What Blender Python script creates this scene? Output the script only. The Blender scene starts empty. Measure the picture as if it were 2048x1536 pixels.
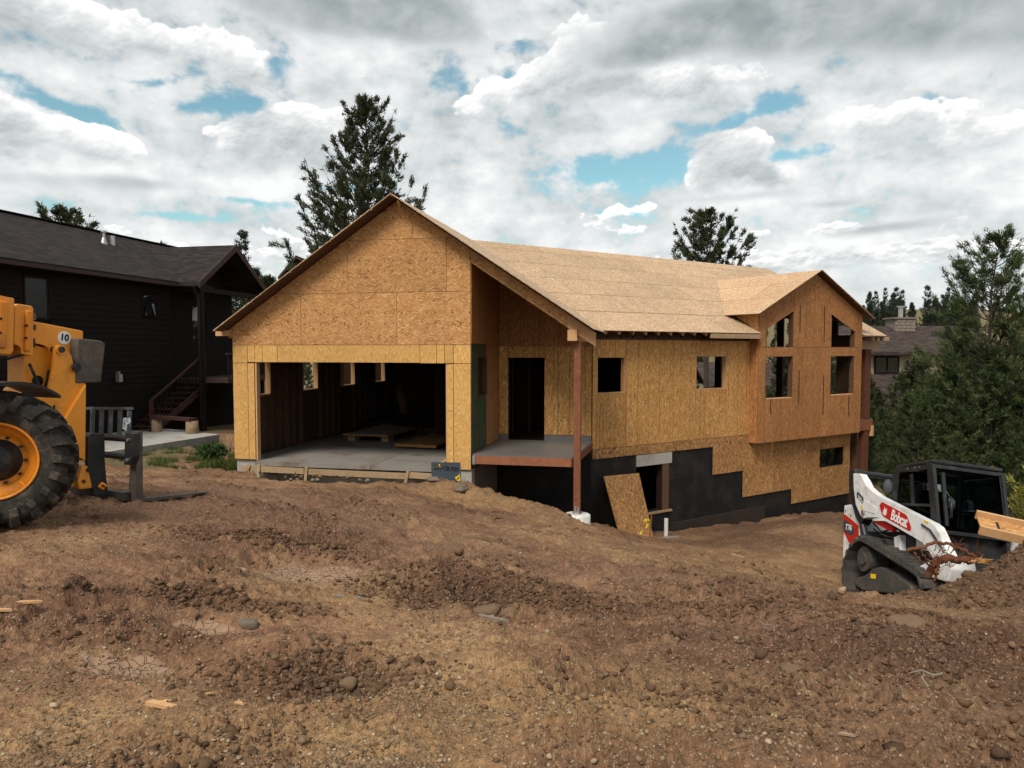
import bpy, bmesh, math, random
import numpy as np
from mathutils import Vector, Matrix, Euler
R = math.radians
random.seed(7)
rng = np.random.default_rng(11)
S = bpy.context.scene
COL = S.collection

# ---------------------------------------------------------------- camera
cd = bpy.data.cameras.new('camera')
cam = bpy.data.objects.new('camera', cd); COL.objects.link(cam)
cam.location = (0, 0, 2.678)
cam.rotation_euler = (R(90) - 0.0477, 0, 0)
cd.sensor_width = 36; cd.lens = 25.12; cd.clip_start = 0.05; cd.clip_end = 4000
S.camera = cam
S.render.resolution_x, S.render.resolution_y = 1024, 768
S.view_settings.view_transform = 'Standard'; S.view_settings.look = 'None'
S.view_settings.exposure = 0.32; S.view_settings.gamma = 1.0
S.view_settings.use_curve_mapping = False
try:
    S.cycles.use_denoising = True
    S.cycles.use_adaptive_sampling = True; S.cycles.adaptive_threshold = .02; S.cycles.adaptive_min_samples = 16
    S.cycles.max_bounces = 5; S.cycles.diffuse_bounces = 3; S.cycles.glossy_bounces = 2
    S.cycles.transmission_bounces = 4; S.cycles.transparent_max_bounces = 6
    S.cycles.caustics_reflective = False; S.cycles.caustics_refractive = False
except Exception:
    pass

# ---------------------------------------------------------------- node helper
class NT:
    def __init__(s, tree):
        s.t = tree; s.n = tree.nodes; s.l = tree.links
    def new(s, typ, ins=None, **props):
        nd = s.n.new(typ)
        for k, v in props.items(): setattr(nd, k, v)
        if ins:
            for k, v in ins.items():
                sock = nd.inputs[k]
                if isinstance(v, bpy.types.NodeSocket): s.l.new(v, sock)
                else: sock.default_value = v
        return nd
    def math(s, op, a, b=None, c=None, clamp=False):
        nd = s.n.new('ShaderNodeMath'); nd.operation = op; nd.use_clamp = clamp
        for i, v in enumerate((a, b, c)):
            if v is None: continue
            if isinstance(v, bpy.types.NodeSocket): s.l.new(v, nd.inputs[i])
            else: nd.inputs[i].default_value = v
        return nd.outputs[0]
    def vmath(s, op, a, b=None, out=0):
        nd = s.n.new('ShaderNodeVectorMath'); nd.operation = op
        for i, v in enumerate((a, b)):
            if v is None: continue
            if isinstance(v, bpy.types.NodeSocket): s.l.new(v, nd.inputs[i])
            else: nd.inputs[i].default_value = v
        return nd.outputs[out]
    def mix(s, fac, a, b, blend='MIX'):
        nd = s.n.new('ShaderNodeMix'); nd.data_type = 'RGBA'; nd.blend_type = blend
        for i, v in ((0, fac), (6, a), (7, b)):
            if isinstance(v, bpy.types.NodeSocket): s.l.new(v, nd.inputs[i])
            else: nd.inputs[i].default_value = (*v, 1) if i > 0 and len(v) == 3 else v
        return nd.outputs[2]
    def smooth(s, x, lo, hi):
        nd = s.n.new('ShaderNodeMapRange'); nd.interpolation_type = 'SMOOTHSTEP'
        for i, v in enumerate((x, lo, hi, 0.0, 1.0)):
            if isinstance(v, bpy.types.NodeSocket): s.l.new(v, nd.inputs[i])
            else: nd.inputs[i].default_value = v
        return nd.outputs[0]
    def noise(s, vec, scale, detail=4, rough=.55, dist=0.0, dim='3D', out=0, lac=2.0):
        nd = s.new('ShaderNodeTexNoise', {'Scale': scale, 'Detail': detail, 'Roughness': rough, 'Distortion': dist, 'Lacunarity': lac}, noise_dimensions=dim)
        if vec is not None: s.l.new(vec, nd.inputs['Vector'])
        return nd.outputs[out]
    def ramp(s, fac, stops, interp='LINEAR'):
        nd = s.n.new('ShaderNodeValToRGB'); s.l.new(fac, nd.inputs[0]); cr = nd.color_ramp; cr.interpolation = interp
        while len(cr.elements) < len(stops): cr.elements.new(.5)
        for e, (p, c) in zip(cr.elements, stops):
            e.position = p; e.color = (*c, 1) if len(c) == 3 else c
        return nd.outputs[0]

# ---------------------------------------------------------------- cloud field (computed, no files): azimuth x elevation grid
def _hash(ix, iy, seed):
    h = (ix.astype(np.int64) * 374761393 + iy.astype(np.int64) * 668265263 + seed * 2147483647) & 0xffffffff
    h = ((h ^ (h >> 13)) * 1274126177) & 0xffffffff
    return ((h ^ (h >> 16)) & 0xffffff).astype(np.float32) / np.float32(0xffffff)
def perlin(x, y, seed=0):
    xi = np.floor(x); yi = np.floor(y); fx = (x - xi).astype(np.float32); fy = (y - yi).astype(np.float32)
    xi = xi.astype(np.int32); yi = yi.astype(np.int32)
    u = fx * fx * fx * (fx * (fx * 6 - 15) + 10); v = fy * fy * fy * (fy * (fy * 6 - 15) + 10)
    def g(ax, ay, dx, dy):
        a = _hash(ax, ay, seed) * np.float32(6.2831853)
        return np.cos(a) * dx + np.sin(a) * dy
    n00 = g(xi, yi, fx, fy); n10 = g(xi + 1, yi, fx - 1, fy)
    n01 = g(xi, yi + 1, fx, fy - 1); n11 = g(xi + 1, yi + 1, fx - 1, fy - 1)
    a = n00 + u * (n10 - n00); b = n01 + u * (n11 - n01)
    return (a + v * (b - a)) * np.float32(1.4)
def fbm(x, y, octv=5, seed=0, gain=.5, lac=2.0):
    s = 0; a = 1.0; t = 0
    for i in range(octv):
        s = s + a * perlin(x, y, seed + i * 17); t += a; a *= gain; x = x * lac + 13.7; y = y * lac + 7.3
    return s / t
def worley(x, y, seed=0):
    xi = np.floor(x).astype(np.int32); yi = np.floor(y).astype(np.int32); d = np.full(x.shape, 9, np.float32)
    for i in (-1, 0, 1):
        for j in (-1, 0, 1):
            cx = xi + i; cy = yi + j
            px = cx + _hash(cx, cy, seed); py = cy + _hash(cx, cy, seed + 5)
            d = np.minimum(d, ((x - px) ** 2 + (y - py) ** 2).astype(np.float32))
    return np.sqrt(d)
def billow(x, y, seed, octv=3):
    s = 0; a = 1.0; t = 0
    for i in range(octv):
        s = s + a * (1 - np.minimum(worley(x, y, seed + 31 * i), 1.0)); t += a; a *= .52; x = x * 2.1 + 3.1; y = y * 2.1 + 1.7
    return s / t
def sstep(x, a, b):
    t = np.clip((x - a) / (b - a), 0, 1); return t * t * (3 - 2 * t)
def cloud_field(AZ, EL, dpp):
    """AZ, EL: degree grids (rows = elevation, rising); dpp: degrees per row. Returns premultiplied rgb, alpha."""
    def bl(a, e, sa, se, amp, tilt=0.0):
        da = (AZ - a); de = (EL - e) - tilt * da
        return amp * np.exp(-(da / sa) ** 2 - (de / se) ** 2)
    def many(lst):
        t = np.zeros_like(AZ)
        for q in lst: t += bl(*q)
        return t
    X = AZ / 10.0; Y = EL / 10.0
    wx = fbm(X * 1.1, Y * 1.6, 4, 3) * .16; wy = fbm(X * 1.1 + 9, Y * 1.6 + 4, 4, 5) * .12
    Xw = X + wx; Yw = Y + wy
    far = np.abs(AZ) > 46
    rgb = np.zeros(AZ.shape + (3,), np.float32); al = np.zeros(AZ.shape, np.float32)
    def over(b, a, k=.13):
        nonlocal rgb, al
        cool = 1 - np.clip((b - .35) / .55, 0, 1)
        col = np.stack([b * (1 - k * cool), b * (1 - .012 * cool), b * (1 + .01 * cool)], -1).astype(np.float32)
        rgb = col * a[..., None] + rgb * (1 - a[..., None]); al = a + al * (1 - a)
    n1 = fbm(X * 1.2 + 4, Y * 2.2, 6, 21, .55); n2 = fbm(Xw * 2.6, Yw * 4.4 + 7, 6, 22, .58); n4 = fbm(X * 6, Y * 8, 5, 25, .6)
    holes = many([(11.8, 13.9, 2.7, 1.2, 1.0), (8.2, 13.3, 3.4, 1.4, .85), (5.2, 13.9, 2.2, .9, .5), (-22.0, 17.3, 3.3, .75, 1.1, .12), (-25.8, 18.3, 1.8, .5, .7, .3), (-32.2, 15.9, 3.2, .6, 1.0, -.18), (-35.5, 17.2, 2.4, .4, .6),
        (16.8, 16.6, 2.2, .45, 1.0, .30), (19.5, 17.6, 1.4, .8, .9), (21.0, 14.0, 1.8, .5, .9), (23.4, 14.3, 1.5, .4, .7), (-17.6, 20.3, 1.2, 1.4, .7), (-30.2, 23.4, 1.6, .35, .8, -.15), (1.0, 22.6, 1.6, .6, .7), (-.2, 20.5, 1.0, 1.6, .6),
        (-13.4, 12.2, 3.0, .25, .9), (-20, 10.9, 3.0, .3, .8, -.05), (-24.8, 9.5, 2.6, .3, .8), (-12, 10.2, 2.0, .22, .5), (-4, 20.5, 3, 1.2, .35)])
    holes += np.where(far, np.clip(fbm(X * .7, Y * 1.2, 4, 33) * 2.4 - .25, 0, 1), 0)
    a = sstep(1.02 + n1 * .7 + n2 * 1.2 + n4 * .5 - holes * 1.12, .12, .85)
    over(np.clip(.71 + .07 * np.exp(-((EL - 9) / 9) ** 2) + .24 * n2 + .46 * n1 + .09 * n4, .44, .95), a * .97)
    up = max(1, int(round(.30 / dpp)))
    def cumulus(cov, fx, fy, seed, thr, soft, tau, amb, top, edge=.5, under=.45, wk=.5, gain=1.0):
        bil = billow(X * fx + wx * fx * wk, Y * fy + wy * fy * wk, seed, 4)
        fb = fbm(X * fx * .7 + 3, Y * fy * .7, 5, seed + 3, .55)
        D = cov + (bil - .5) * edge * (.35 + np.clip(cov, 0, .65)) + fb * .42 + n4 * .10
        dd = np.clip(D - thr + .03, 0, .45)
        t = np.zeros_like(dd); wgt = 1.0
        for k in range(1, 15):                       # daylight marched down from above
            sh = up * k; r = np.zeros_like(dd); r[:-sh] = dd[sh:]
            t += np.roll(r, sh // 3, 1) * wgt; wgt *= .94
        L = np.exp(-t * tau)
        a = sstep(D, thr, thr + soft + under * (1 - L))
        gx = np.roll(bil, 1, 1) - np.roll(bil, -1, 1); gy = np.roll(bil, 1, 0) - np.roll(bil, -1, 0)
        rel = np.clip((gy - gx * .4) * 2.2, -.30, .30)
        b = amb + (top - amb) * L + rel * (.18 + .38 * L) * gain + fb * .26 + n4 * .05 - .06
        over(np.clip(b, .40, 1.12), a)
    # far bank near the horizon
    cov = np.exp(-((EL - 3.5) / 4.5) ** 2) * .30 + .22 * fbm(X * 1.2, Y * 3.2, 4, 41) + many([(27, 6.8, 6, .8, .25), (33, 6.2, 5, 1.0, .25), (23.5, 8.6, 7, .6, .30), (19, 6, 5, 1, .2), (-22, 7.5, 8, 1.6, .2), (-9, 8.0, 5, 1.2, .2), (8, 9.0, 5, .8, .25)]) - holes * .3
    cumulus(cov, 4.2, 7.5, 50, .28, .06, .8, .58, 1.02, .6, .5, gain=1.2)
    # cumulus with cauliflower tops
    cov = many([(5.8, 22.6, 2.6, 1.9, .75), (1.5, 20.0, 4.2, 1.7, .62), (9.5, 20.2, 6.0, 2.0, .65), (15.5, 19.3, 4.2, 1.3, .50), (-3, 18.3, 3.0, 1.3, .38),
        (16.0, 15.2, 2.9, 1.7, .80), (18.3, 13.2, 2.8, 1.9, .65), (14.6, 13.0, 2.2, 1.2, .55), (20.5, 11.6, 2.0, 1.2, .35),
        (-17.3, 17.3, 2.6, 1.25, .72), (-14.6, 16.0, 1.8, 1.2, .45), (-20.5, 15.2, 4.0, 1.6, .62), (-16, 13.8, 4, 1.6, .55), (-13.0, 17.3, 1.0, .8, .45),
        (-36.5, 15.2, 2.6, 1.3, .70), (-33.0, 14.3, 3.4, 1.3, .66), (-29.0, 13.6, 2.6, 1.2, .5), (-37.5, 12.6, 6, 1.6, .5),
        (-25.5, 21.0, 5.5, 1.8, .62), (-20.5, 20.0, 2.6, 1.1, .5), (-33.5, 20.5, 5, 2.2, .58), (-38, 24.5, 7, 2.6, .5),
        (9.6, 13.4, .55, .35, .50), (27, 16.0, 5.0, 1.2, .48), (31.0, 14.0, 4.5, 1.6, .46), (26.5, 13.2, 3.5, .9, .40), (35.5, 18.5, 3.0, 1.2, .42), (9.5, 11.2, 2.4, .6, .36), (7.5, 10.4, 3.0, .7, .34)])
    cov += np.where(far, .18 + .75 * fbm(X * .9, Y * 1.6, 3, 61), 0) - holes * .35
    cumulus(cov, 2.5, 3.4, 70, .33, .045, .70, .58, 1.10, 1.0, .55, gain=1.35)
    # overhead grey bases, soft edged
    cov = many([(-14, 26.0, 10, 2.4, .85, -.06), (-7.5, 24.0, 6.0, 1.7, .66, -.10), (-17, 23.4, 5, 1.1, .40, -.1), (14.0, 23.4, 9.0, 2.0, .85, .14), (10.0, 21.4, 4.0, .9, .40, .1), (20, 22.0, 4, 1.3, .5, .2), (31, 24.4, 11, 3.8, .80), (29, 20.5, 8, 1.8, .50, -.1), (38, 17.5, 4, 3.5, .45, -.3),
        (-10, 29.5, 30, 1.6, .3), (22, 30, 26, 2.0, .4), (-33, 11.0, 7.5, .9, .40), (-27.0, 11.6, 4.5, .55, .35), (-8, 15.2, 4, .8, .28), (12, 17.4, 6, .7, .34), (19.5, 11.4, 3.0, .5, .4), (23.5, 10.4, 3.2, .45, .5), (27, 8.5, 5.5, .55, .6, .05), (23, 6.0, 3, .35, .4), (33, 4.3, 5, .4, .35), (14, 11.3, 3, .45, .35), (-21, 13.2, 3, .6, .3)])
    cov += np.clip((EL - 31) / 18, 0, .55) * (.6 + 1.3 * fbm(X * .5, Y * .7, 4, 81)) + np.where(far, .25 + .5 * fbm(X * .6, Y, 3, 82), 0)
    n = fbm(Xw * 1.6, Yw * 2.8, 6, 90, .55); n3 = fbm(Xw * 3.2 + 2, Yw * 4.6, 6, 95, .55); bil = billow(Xw * 2.0, Yw * 3.2, 97, 3)
    D = cov * 1.25 + n * .50 + n3 * .22 + (bil - .5) * .24
    a = sstep(D, .10, .70)
    b = .72 - .32 * sstep(D, .22, 1.05) + n3 * .22 + n * .16 + (bil - .5) * .12 + n4 * .05
    over(np.clip(b + .03, .30, .92), a * .96, .13)
    over(np.full_like(AZ, .80), np.exp(-np.clip(EL, 0, 90) / 1.8) * .5)
    return rgb, al

# ---------------------------------------------------------------- world: Nishita sky behind broken cloud
SUN_AZ = R(207)      # clockwise from +Y: over the photographer's left shoulder
SUN_EL = R(50)
SKY_STRENGTH = 0.12
def cloud_image(name, az0, az1, el1, ppd):
    az_ = np.arange(az0, az1, 1.0 / ppd, dtype=np.float32); el_ = np.arange(0, el1, 1.0 / ppd, dtype=np.float32)
    A_, E_ = np.meshgrid(az_, el_)
    rgb, al = cloud_field(A_, E_, 1.0 / ppd)
    rgb = rgb / np.maximum(al, 1e-3)[..., None]
    px = np.concatenate([rgb, al[..., None]], -1).astype(np.float32)
    im = bpy.data.images.new(name, px.shape[1], px.shape[0], alpha=True, float_buffer=True)
    im.colorspace_settings.name = 'Non-Color'; im.alpha_mode = 'CHANNEL_PACKED'
    im.pixels.foreach_set(px.ravel()); im.update(); im.pack()
    return im
wd = bpy.data.worlds.new('World'); S.world = wd; wd.use_nodes = True
w = NT(wd.node_tree); w.n.clear()
sky = w.new('ShaderNodeTexSky', sky_type='NISHITA', sun_disc=False, sun_elevation=SUN_EL, sun_rotation=SUN_AZ, altitude=300, air_density=1.0, dust_density=1.2, ozone_density=1.0)
tc = w.new('ShaderNodeTexCoord').outputs['Generated']
sep = w.new('ShaderNodeSeparateXYZ', {0: tc}).outputs
azd = w.math('MULTIPLY', w.math('ARCTAN2', sep[0], sep[1]), 180 / math.pi)      # 0 ahead, + to the right
eld = w.math('MULTIPLY', w.math('ARCSINE', sep[2]), 180 / math.pi)
def cloud_tex(im, az0, az1, el1, ext):
    v = w.new('ShaderNodeCombineXYZ', {0: w.math('DIVIDE', w.math('SUBTRACT', azd, az0), az1 - az0), 1: w.math('DIVIDE', w.math('MAXIMUM', eld, .03), el1), 2: 0.0}).outputs[0]
    return w.new('ShaderNodeTexImage', {'Vector': v}, image=im, interpolation='Linear', extension=ext)
near = cloud_tex(cloud_image('clouds_ahead', -46.0, 46.0, 40.0, 13.5), -46.0, 46.0, 40.0, 'EXTEND')
around = cloud_tex(cloud_image('clouds_around', -180.0, 180.0, 90.0, 2.5), -180.0, 180.0, 90.0, 'EXTEND')
inview = w.math('MULTIPLY', w.smooth(w.math('ABSOLUTE', azd), 45.5, 41.0), w.smooth(eld, 39.0, 35.0))
ccol = w.mix(inview, around.outputs[0], near.outputs[0])
cal = w.math('ADD', w.math('MULTIPLY', around.outputs[1], w.math('SUBTRACT', 1.0, inview)), w.math('MULTIPLY', near.outputs[1], inview))
skyc = w.mix(1.0, sky.outputs[0], (0.92, 1.16, 0.92), 'MULTIPLY')
bsky = w.new('ShaderNodeBackground', {'Color': skyc, 'Strength': SKY_STRENGTH})
bcl = w.new('ShaderNodeBackground', {'Color': ccol, 'Strength': 0.85})
mx = w.new('ShaderNodeMixShader', {0: cal, 1: bsky.outputs[0], 2: bcl.outputs[0]})
wo = w.new('ShaderNodeOutputWorld'); w.l.new(mx.outputs[0], wo.inputs[0])
try:
    wd.cycles.sampling_method = 'MANUAL'; wd.cycles.sample_map_resolution = 128
except Exception: pass
sl = bpy.data.lights.new('sun', 'SUN'); sl.energy = 2.9; sl.angle = R(22); sl.color = (1.0, .93, .82)
sun = bpy.data.objects.new('sun', sl); COL.objects.link(sun)
sd = Vector((math.sin(SUN_AZ) * math.cos(SUN_EL), math.cos(SUN_AZ) * math.cos(SUN_EL), math.sin(SUN_EL)))
sun.rotation_euler = sd.to_track_quat('Z', 'Y').to_euler()
# ---------------------------------------------------------------- mesh helpers
def tag(o, label=None, cat=None, group=None, kind=None):
    if label: o['label'] = label
    if cat: o['category'] = cat
    if group: o['group'] = group
    if kind: o['kind'] = kind
    return o
def empty(name, loc=(0, 0, 0), rot=(0, 0, 0), parent=None):
    o = bpy.data.objects.new(name, None); COL.objects.link(o); o.location = loc; o.rotation_euler = rot
    o.empty_display_size = .2
    if parent: o.parent = parent
    return o
def link(name, me, mat=None, parent=None, loc=None, rot=None):
    o = bpy.data.objects.new(name, me); COL.objects.link(o)
    if mat is not None and len(me.materials) == 0: me.materials.append(mat)
    if parent: o.parent = parent
    if loc is not None: o.location = loc
    if rot is not None: o.rotation_euler = rot
    return o
def copy_tree(o, parent=None):
    c = o.copy(); COL.objects.link(c); c.parent = parent
    for ch in list(o.children): copy_tree(ch, c)
    return c
class MB:
    """collects faces; build() makes one mesh object with metre-scaled planar UVs"""
    def __init__(s): s.v = []; s.f = []; s.sm = []; s.mi = []; s.cur = 0
    def add(s, vs, fs, smooth=False):
        b = len(s.v); s.v += [tuple(p) for p in vs]
        for f in fs: s.f.append(tuple(i + b for i in f)); s.sm.append(smooth); s.mi.append(s.cur)
        return s
    def mat(s, i): s.cur = i; return s
    def box(s, a, b, bev=0.0):
        (x0, y0, z0), (x1, y1, z1) = [min(p, q) for p, q in zip(a, b)], [max(p, q) for p, q in zip(a, b)]
        if bev > 0:
            return s.hull_box((x0, y0, z0), (x1, y1, z1), bev)
        vs = [(x0, y0, z0), (x1, y0, z0), (x1, y1, z0), (x0, y1, z0), (x0, y0, z1), (x1, y0, z1), (x1, y1, z1), (x0, y1, z1)]
        return s.add(vs, [(0, 3, 2, 1), (4, 5, 6, 7), (0, 1, 5, 4), (1, 2, 6, 5), (2, 3, 7, 6), (3, 0, 4, 7)])
    def hull_box(s, a, b, bev):
        bm = bmesh.new(); bmesh.ops.create_cube(bm, size=1)
        c = [(p + q) / 2 for p, q in zip(a, b)]; d = [q - p for p, q in zip(a, b)]
        for v in bm.verts: v.co = Vector((c[i] + v.co[i] * d[i] for i in range(3)))
        bev = min(bev, min(d) * .45)
        bmesh.ops.bevel(bm, geom=bm.edges[:], offset=bev, segments=2, profile=.6, affect='EDGES')
        bm.verts.ensure_lookup_table()
        s.add([v.co[:] for v in bm.verts], [tuple(v.index for v in f.verts) for f in bm.faces]); bm.free(); return s
    def prism(s, poly, off, bev=0.0):
        """poly: list of 3D points (planar), extruded by vector off"""
        n = len(poly); off = Vector(off)
        P = [Vector(p) for p in poly]; nrm = sum(((P[i] - P[0]).cross(P[(i + 1) % n] - P[0]) for i in range(1, n - 1)), Vector())
        if nrm.dot(off) > 0: P = P[::-1]
        if bev > 0:
            bm = bmesh.new()
            lo = [bm.verts.new(p) for p in P]; hi = [bm.verts.new(p + off) for p in P]
            bm.faces.new(lo); bm.faces.new(hi[::-1])
            for i in range(n): bm.faces.new((lo[(i + 1) % n], lo[i], hi[i], hi[(i + 1) % n]))
            bm.edges.ensure_lookup_table()
            bmesh.ops.bevel(bm, geom=bm.edges[:], offset=bev, segments=2, profile=.6, affect='EDGES', clamp_overlap=True)
            bm.verts.index_update()
            s.add([v.co[:] for v in bm.verts], [tuple(v.index for v in f.verts) for f in bm.faces]); bm.free(); return s
        vs = [p[:] for p in P] + [(p + off)[:] for p in P]
        fs = [tuple(range(n)), tuple(range(2 * n - 1, n - 1, -1))] + [((i + 1) % n, i, n + i, n + (i + 1) % n) for i in range(n)]
        return s.add(vs, fs)
    def tube(s, pts, r, n=8, cap=True, smooth=True):
        P = [Vector(p) for p in pts]; m = len(P); rr = r if isinstance(r, (list, tuple)) else [r] * m
        vs = []; up = Vector((0, 0, 1))
        prev = None
        for i in range(m):
            t = (P[min(i + 1, m - 1)] - P[max(i - 1, 0)]).normalized()
            if prev is None:
                a = t.cross(up if abs(t.z) < .9 else Vector((1, 0, 0))).normalized()
            else:
                a = (prev - t * prev.dot(t)).normalized()
            prev = a; b = t.cross(a)
            for k in range(n):
                q = 2 * math.pi * k / n; vs.append((P[i] + (a * math.cos(q) + b * math.sin(q)) * rr[i])[:])
        fs = [(i * n + k, i * n + (k + 1) % n, (i + 1) * n + (k + 1) % n, (i + 1) * n + k) for i in range(m - 1) for k in range(n)]
        s.add(vs, fs, smooth)
        if cap: s.add(vs[:n], [tuple(range(n - 1, -1, -1))]); s.add(vs[-n:], [tuple(range(n))])
        return s
    def cyl(s, a, b, r, n=20, r2=None): return s.tube([a, b], [r, r if r2 is None else r2], n)
    def lathe(s, prof, c, axis, n=40, smooth=True):
        """prof: list of (radius, along-axis); c centre; axis unit vector"""
        ax = Vector(axis).normalized(); a = ax.cross(Vector((0, 0, 1)) if abs(ax.z) < .9 else Vector((1, 0, 0))).normalized(); b = ax.cross(a); c = Vector(c)
        vs = [(c + ax * h + (a * math.cos(2 * math.pi * k / n) + b * math.sin(2 * math.pi * k / n)) * r)[:] for r, h in prof for k in range(n)]
        fs = [(i * n + k, i * n + (k + 1) % n, (i + 1) * n + (k + 1) % n, (i + 1) * n + k) for i in range(len(prof) - 1) for k in range(n)]
        return s.add(vs, fs, smooth)
    def bar(s, a, b, wid, thk, up=(0, 0, 1)):
        """rectangular bar from a to b; wid along up-ish, thk across"""
        a = Vector(a); b = Vector(b); t = (b - a).normalized(); x = t.cross(Vector(up)).normalized(); y = x.cross(t)
        vs = [(p + x * (i * thk / 2) + y * (j * wid / 2))[:] for p in (a, b) for i, j in ((-1, -1), (1, -1), (1, 1), (-1, 1))]
        return s.add(vs, [(0, 1, 2, 3), (7, 6, 5, 4), (0, 4, 5, 1), (1, 5, 6, 2), (2, 6, 7, 3), (3, 7, 4, 0)])
    def mesh(s, name, mats=None):
        me = bpy.data.meshes.new(name); me.from_pydata(s.v, [], s.f); me.update()
        if any(s.sm): me.polygons.foreach_set('use_smooth', s.sm)
        if any(s.mi): me.polygons.foreach_set('material_index', s.mi)
        for m in (mats or []): me.materials.append(m)
        uv = me.uv_layers.new(name='UV'); co = me.vertices
        for p in me.polygons:
            n = p.normal
            if abs(n.z) > .97: ux, uy = Vector((1, 0, 0)), Vector((0, 1, 0))
            else:
                ux = Vector((0, 0, 1)).cross(n).normalized(); uy = n.cross(ux)
            for li in p.loop_indices:
                c = co[me.loops[li].vertex_index].co; uv.data[li].uv = (c.dot(ux), c.dot(uy))
        return me
    def build(s, name, mat, parent=None, loc=None, rot=None):
        mats = mat if isinstance(mat, (list, tuple)) else [mat]
        return link(name, s.mesh(name, mats), None, parent, loc, rot)

# ---------------------------------------------------------------- materials
MAT = {}
def principled(name, col=(.5, .5, .5), rough=.7, metal=0.0, spec=.3):
    m = bpy.data.materials.new(name); m.use_nodes = True; t = NT(m.node_tree)
    b = t.n['Principled BSDF']; b.inputs['Base Color'].default_value = (*col, 1); b.inputs['Roughness'].default_value = rough
    b.inputs['Metallic'].default_value = metal; b.inputs['Specular IOR Level'].default_value = spec
    MAT[name] = m
    return m, t, b
def bump(t, b, h, strength=.4, dist=.01):
    bn = t.new('ShaderNodeBump', {'Strength': strength, 'Distance': dist, 'Height': h}); t.l.new(bn.outputs[0], b.inputs['Normal']); return bn
def plain(name, col, rough=.7, metal=0.0, var=.18, scale=9.0, bumpy=.15, spec=.3, dirt=None, dirt_amt=.5):
    """painted or plain stuff with a little wear: value noise, optional dust and fine relief"""
    m, t, b = principled(name, col, rough, metal, spec)
    oc = t.new('ShaderNodeTexCoord').outputs['Object']
    n = t.noise(oc, scale, 6, .6); n2 = t.noise(oc, scale * 7, 3, .6)
    f = t.math('ADD', t.math('MULTIPLY', t.math('SUBTRACT', n, .5), var * 2), t.math('ADD', t.math('MULTIPLY', t.math('SUBTRACT', n2, .5), var), 1.0))
    c = t.vmath('SCALE', (*col,), None); t.l.new(f, t.n[-1].inputs['Scale'])
    if dirt:
        k = t.smooth(t.math('ADD', n, t.math('MULTIPLY', n2, .35)), .62, .92)
        c = t.mix(t.math('MULTIPLY', k, dirt_amt), c, dirt)
    t.l.new(c, b.inputs['Base Color'])
    t.l.new(t.math('ADD', t.math('MULTIPLY', n2, .2), rough - .1, clamp=True), b.inputs['Roughness'])
    if bumpy: bump(t, b, n2, bumpy, .004)
    return m
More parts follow.
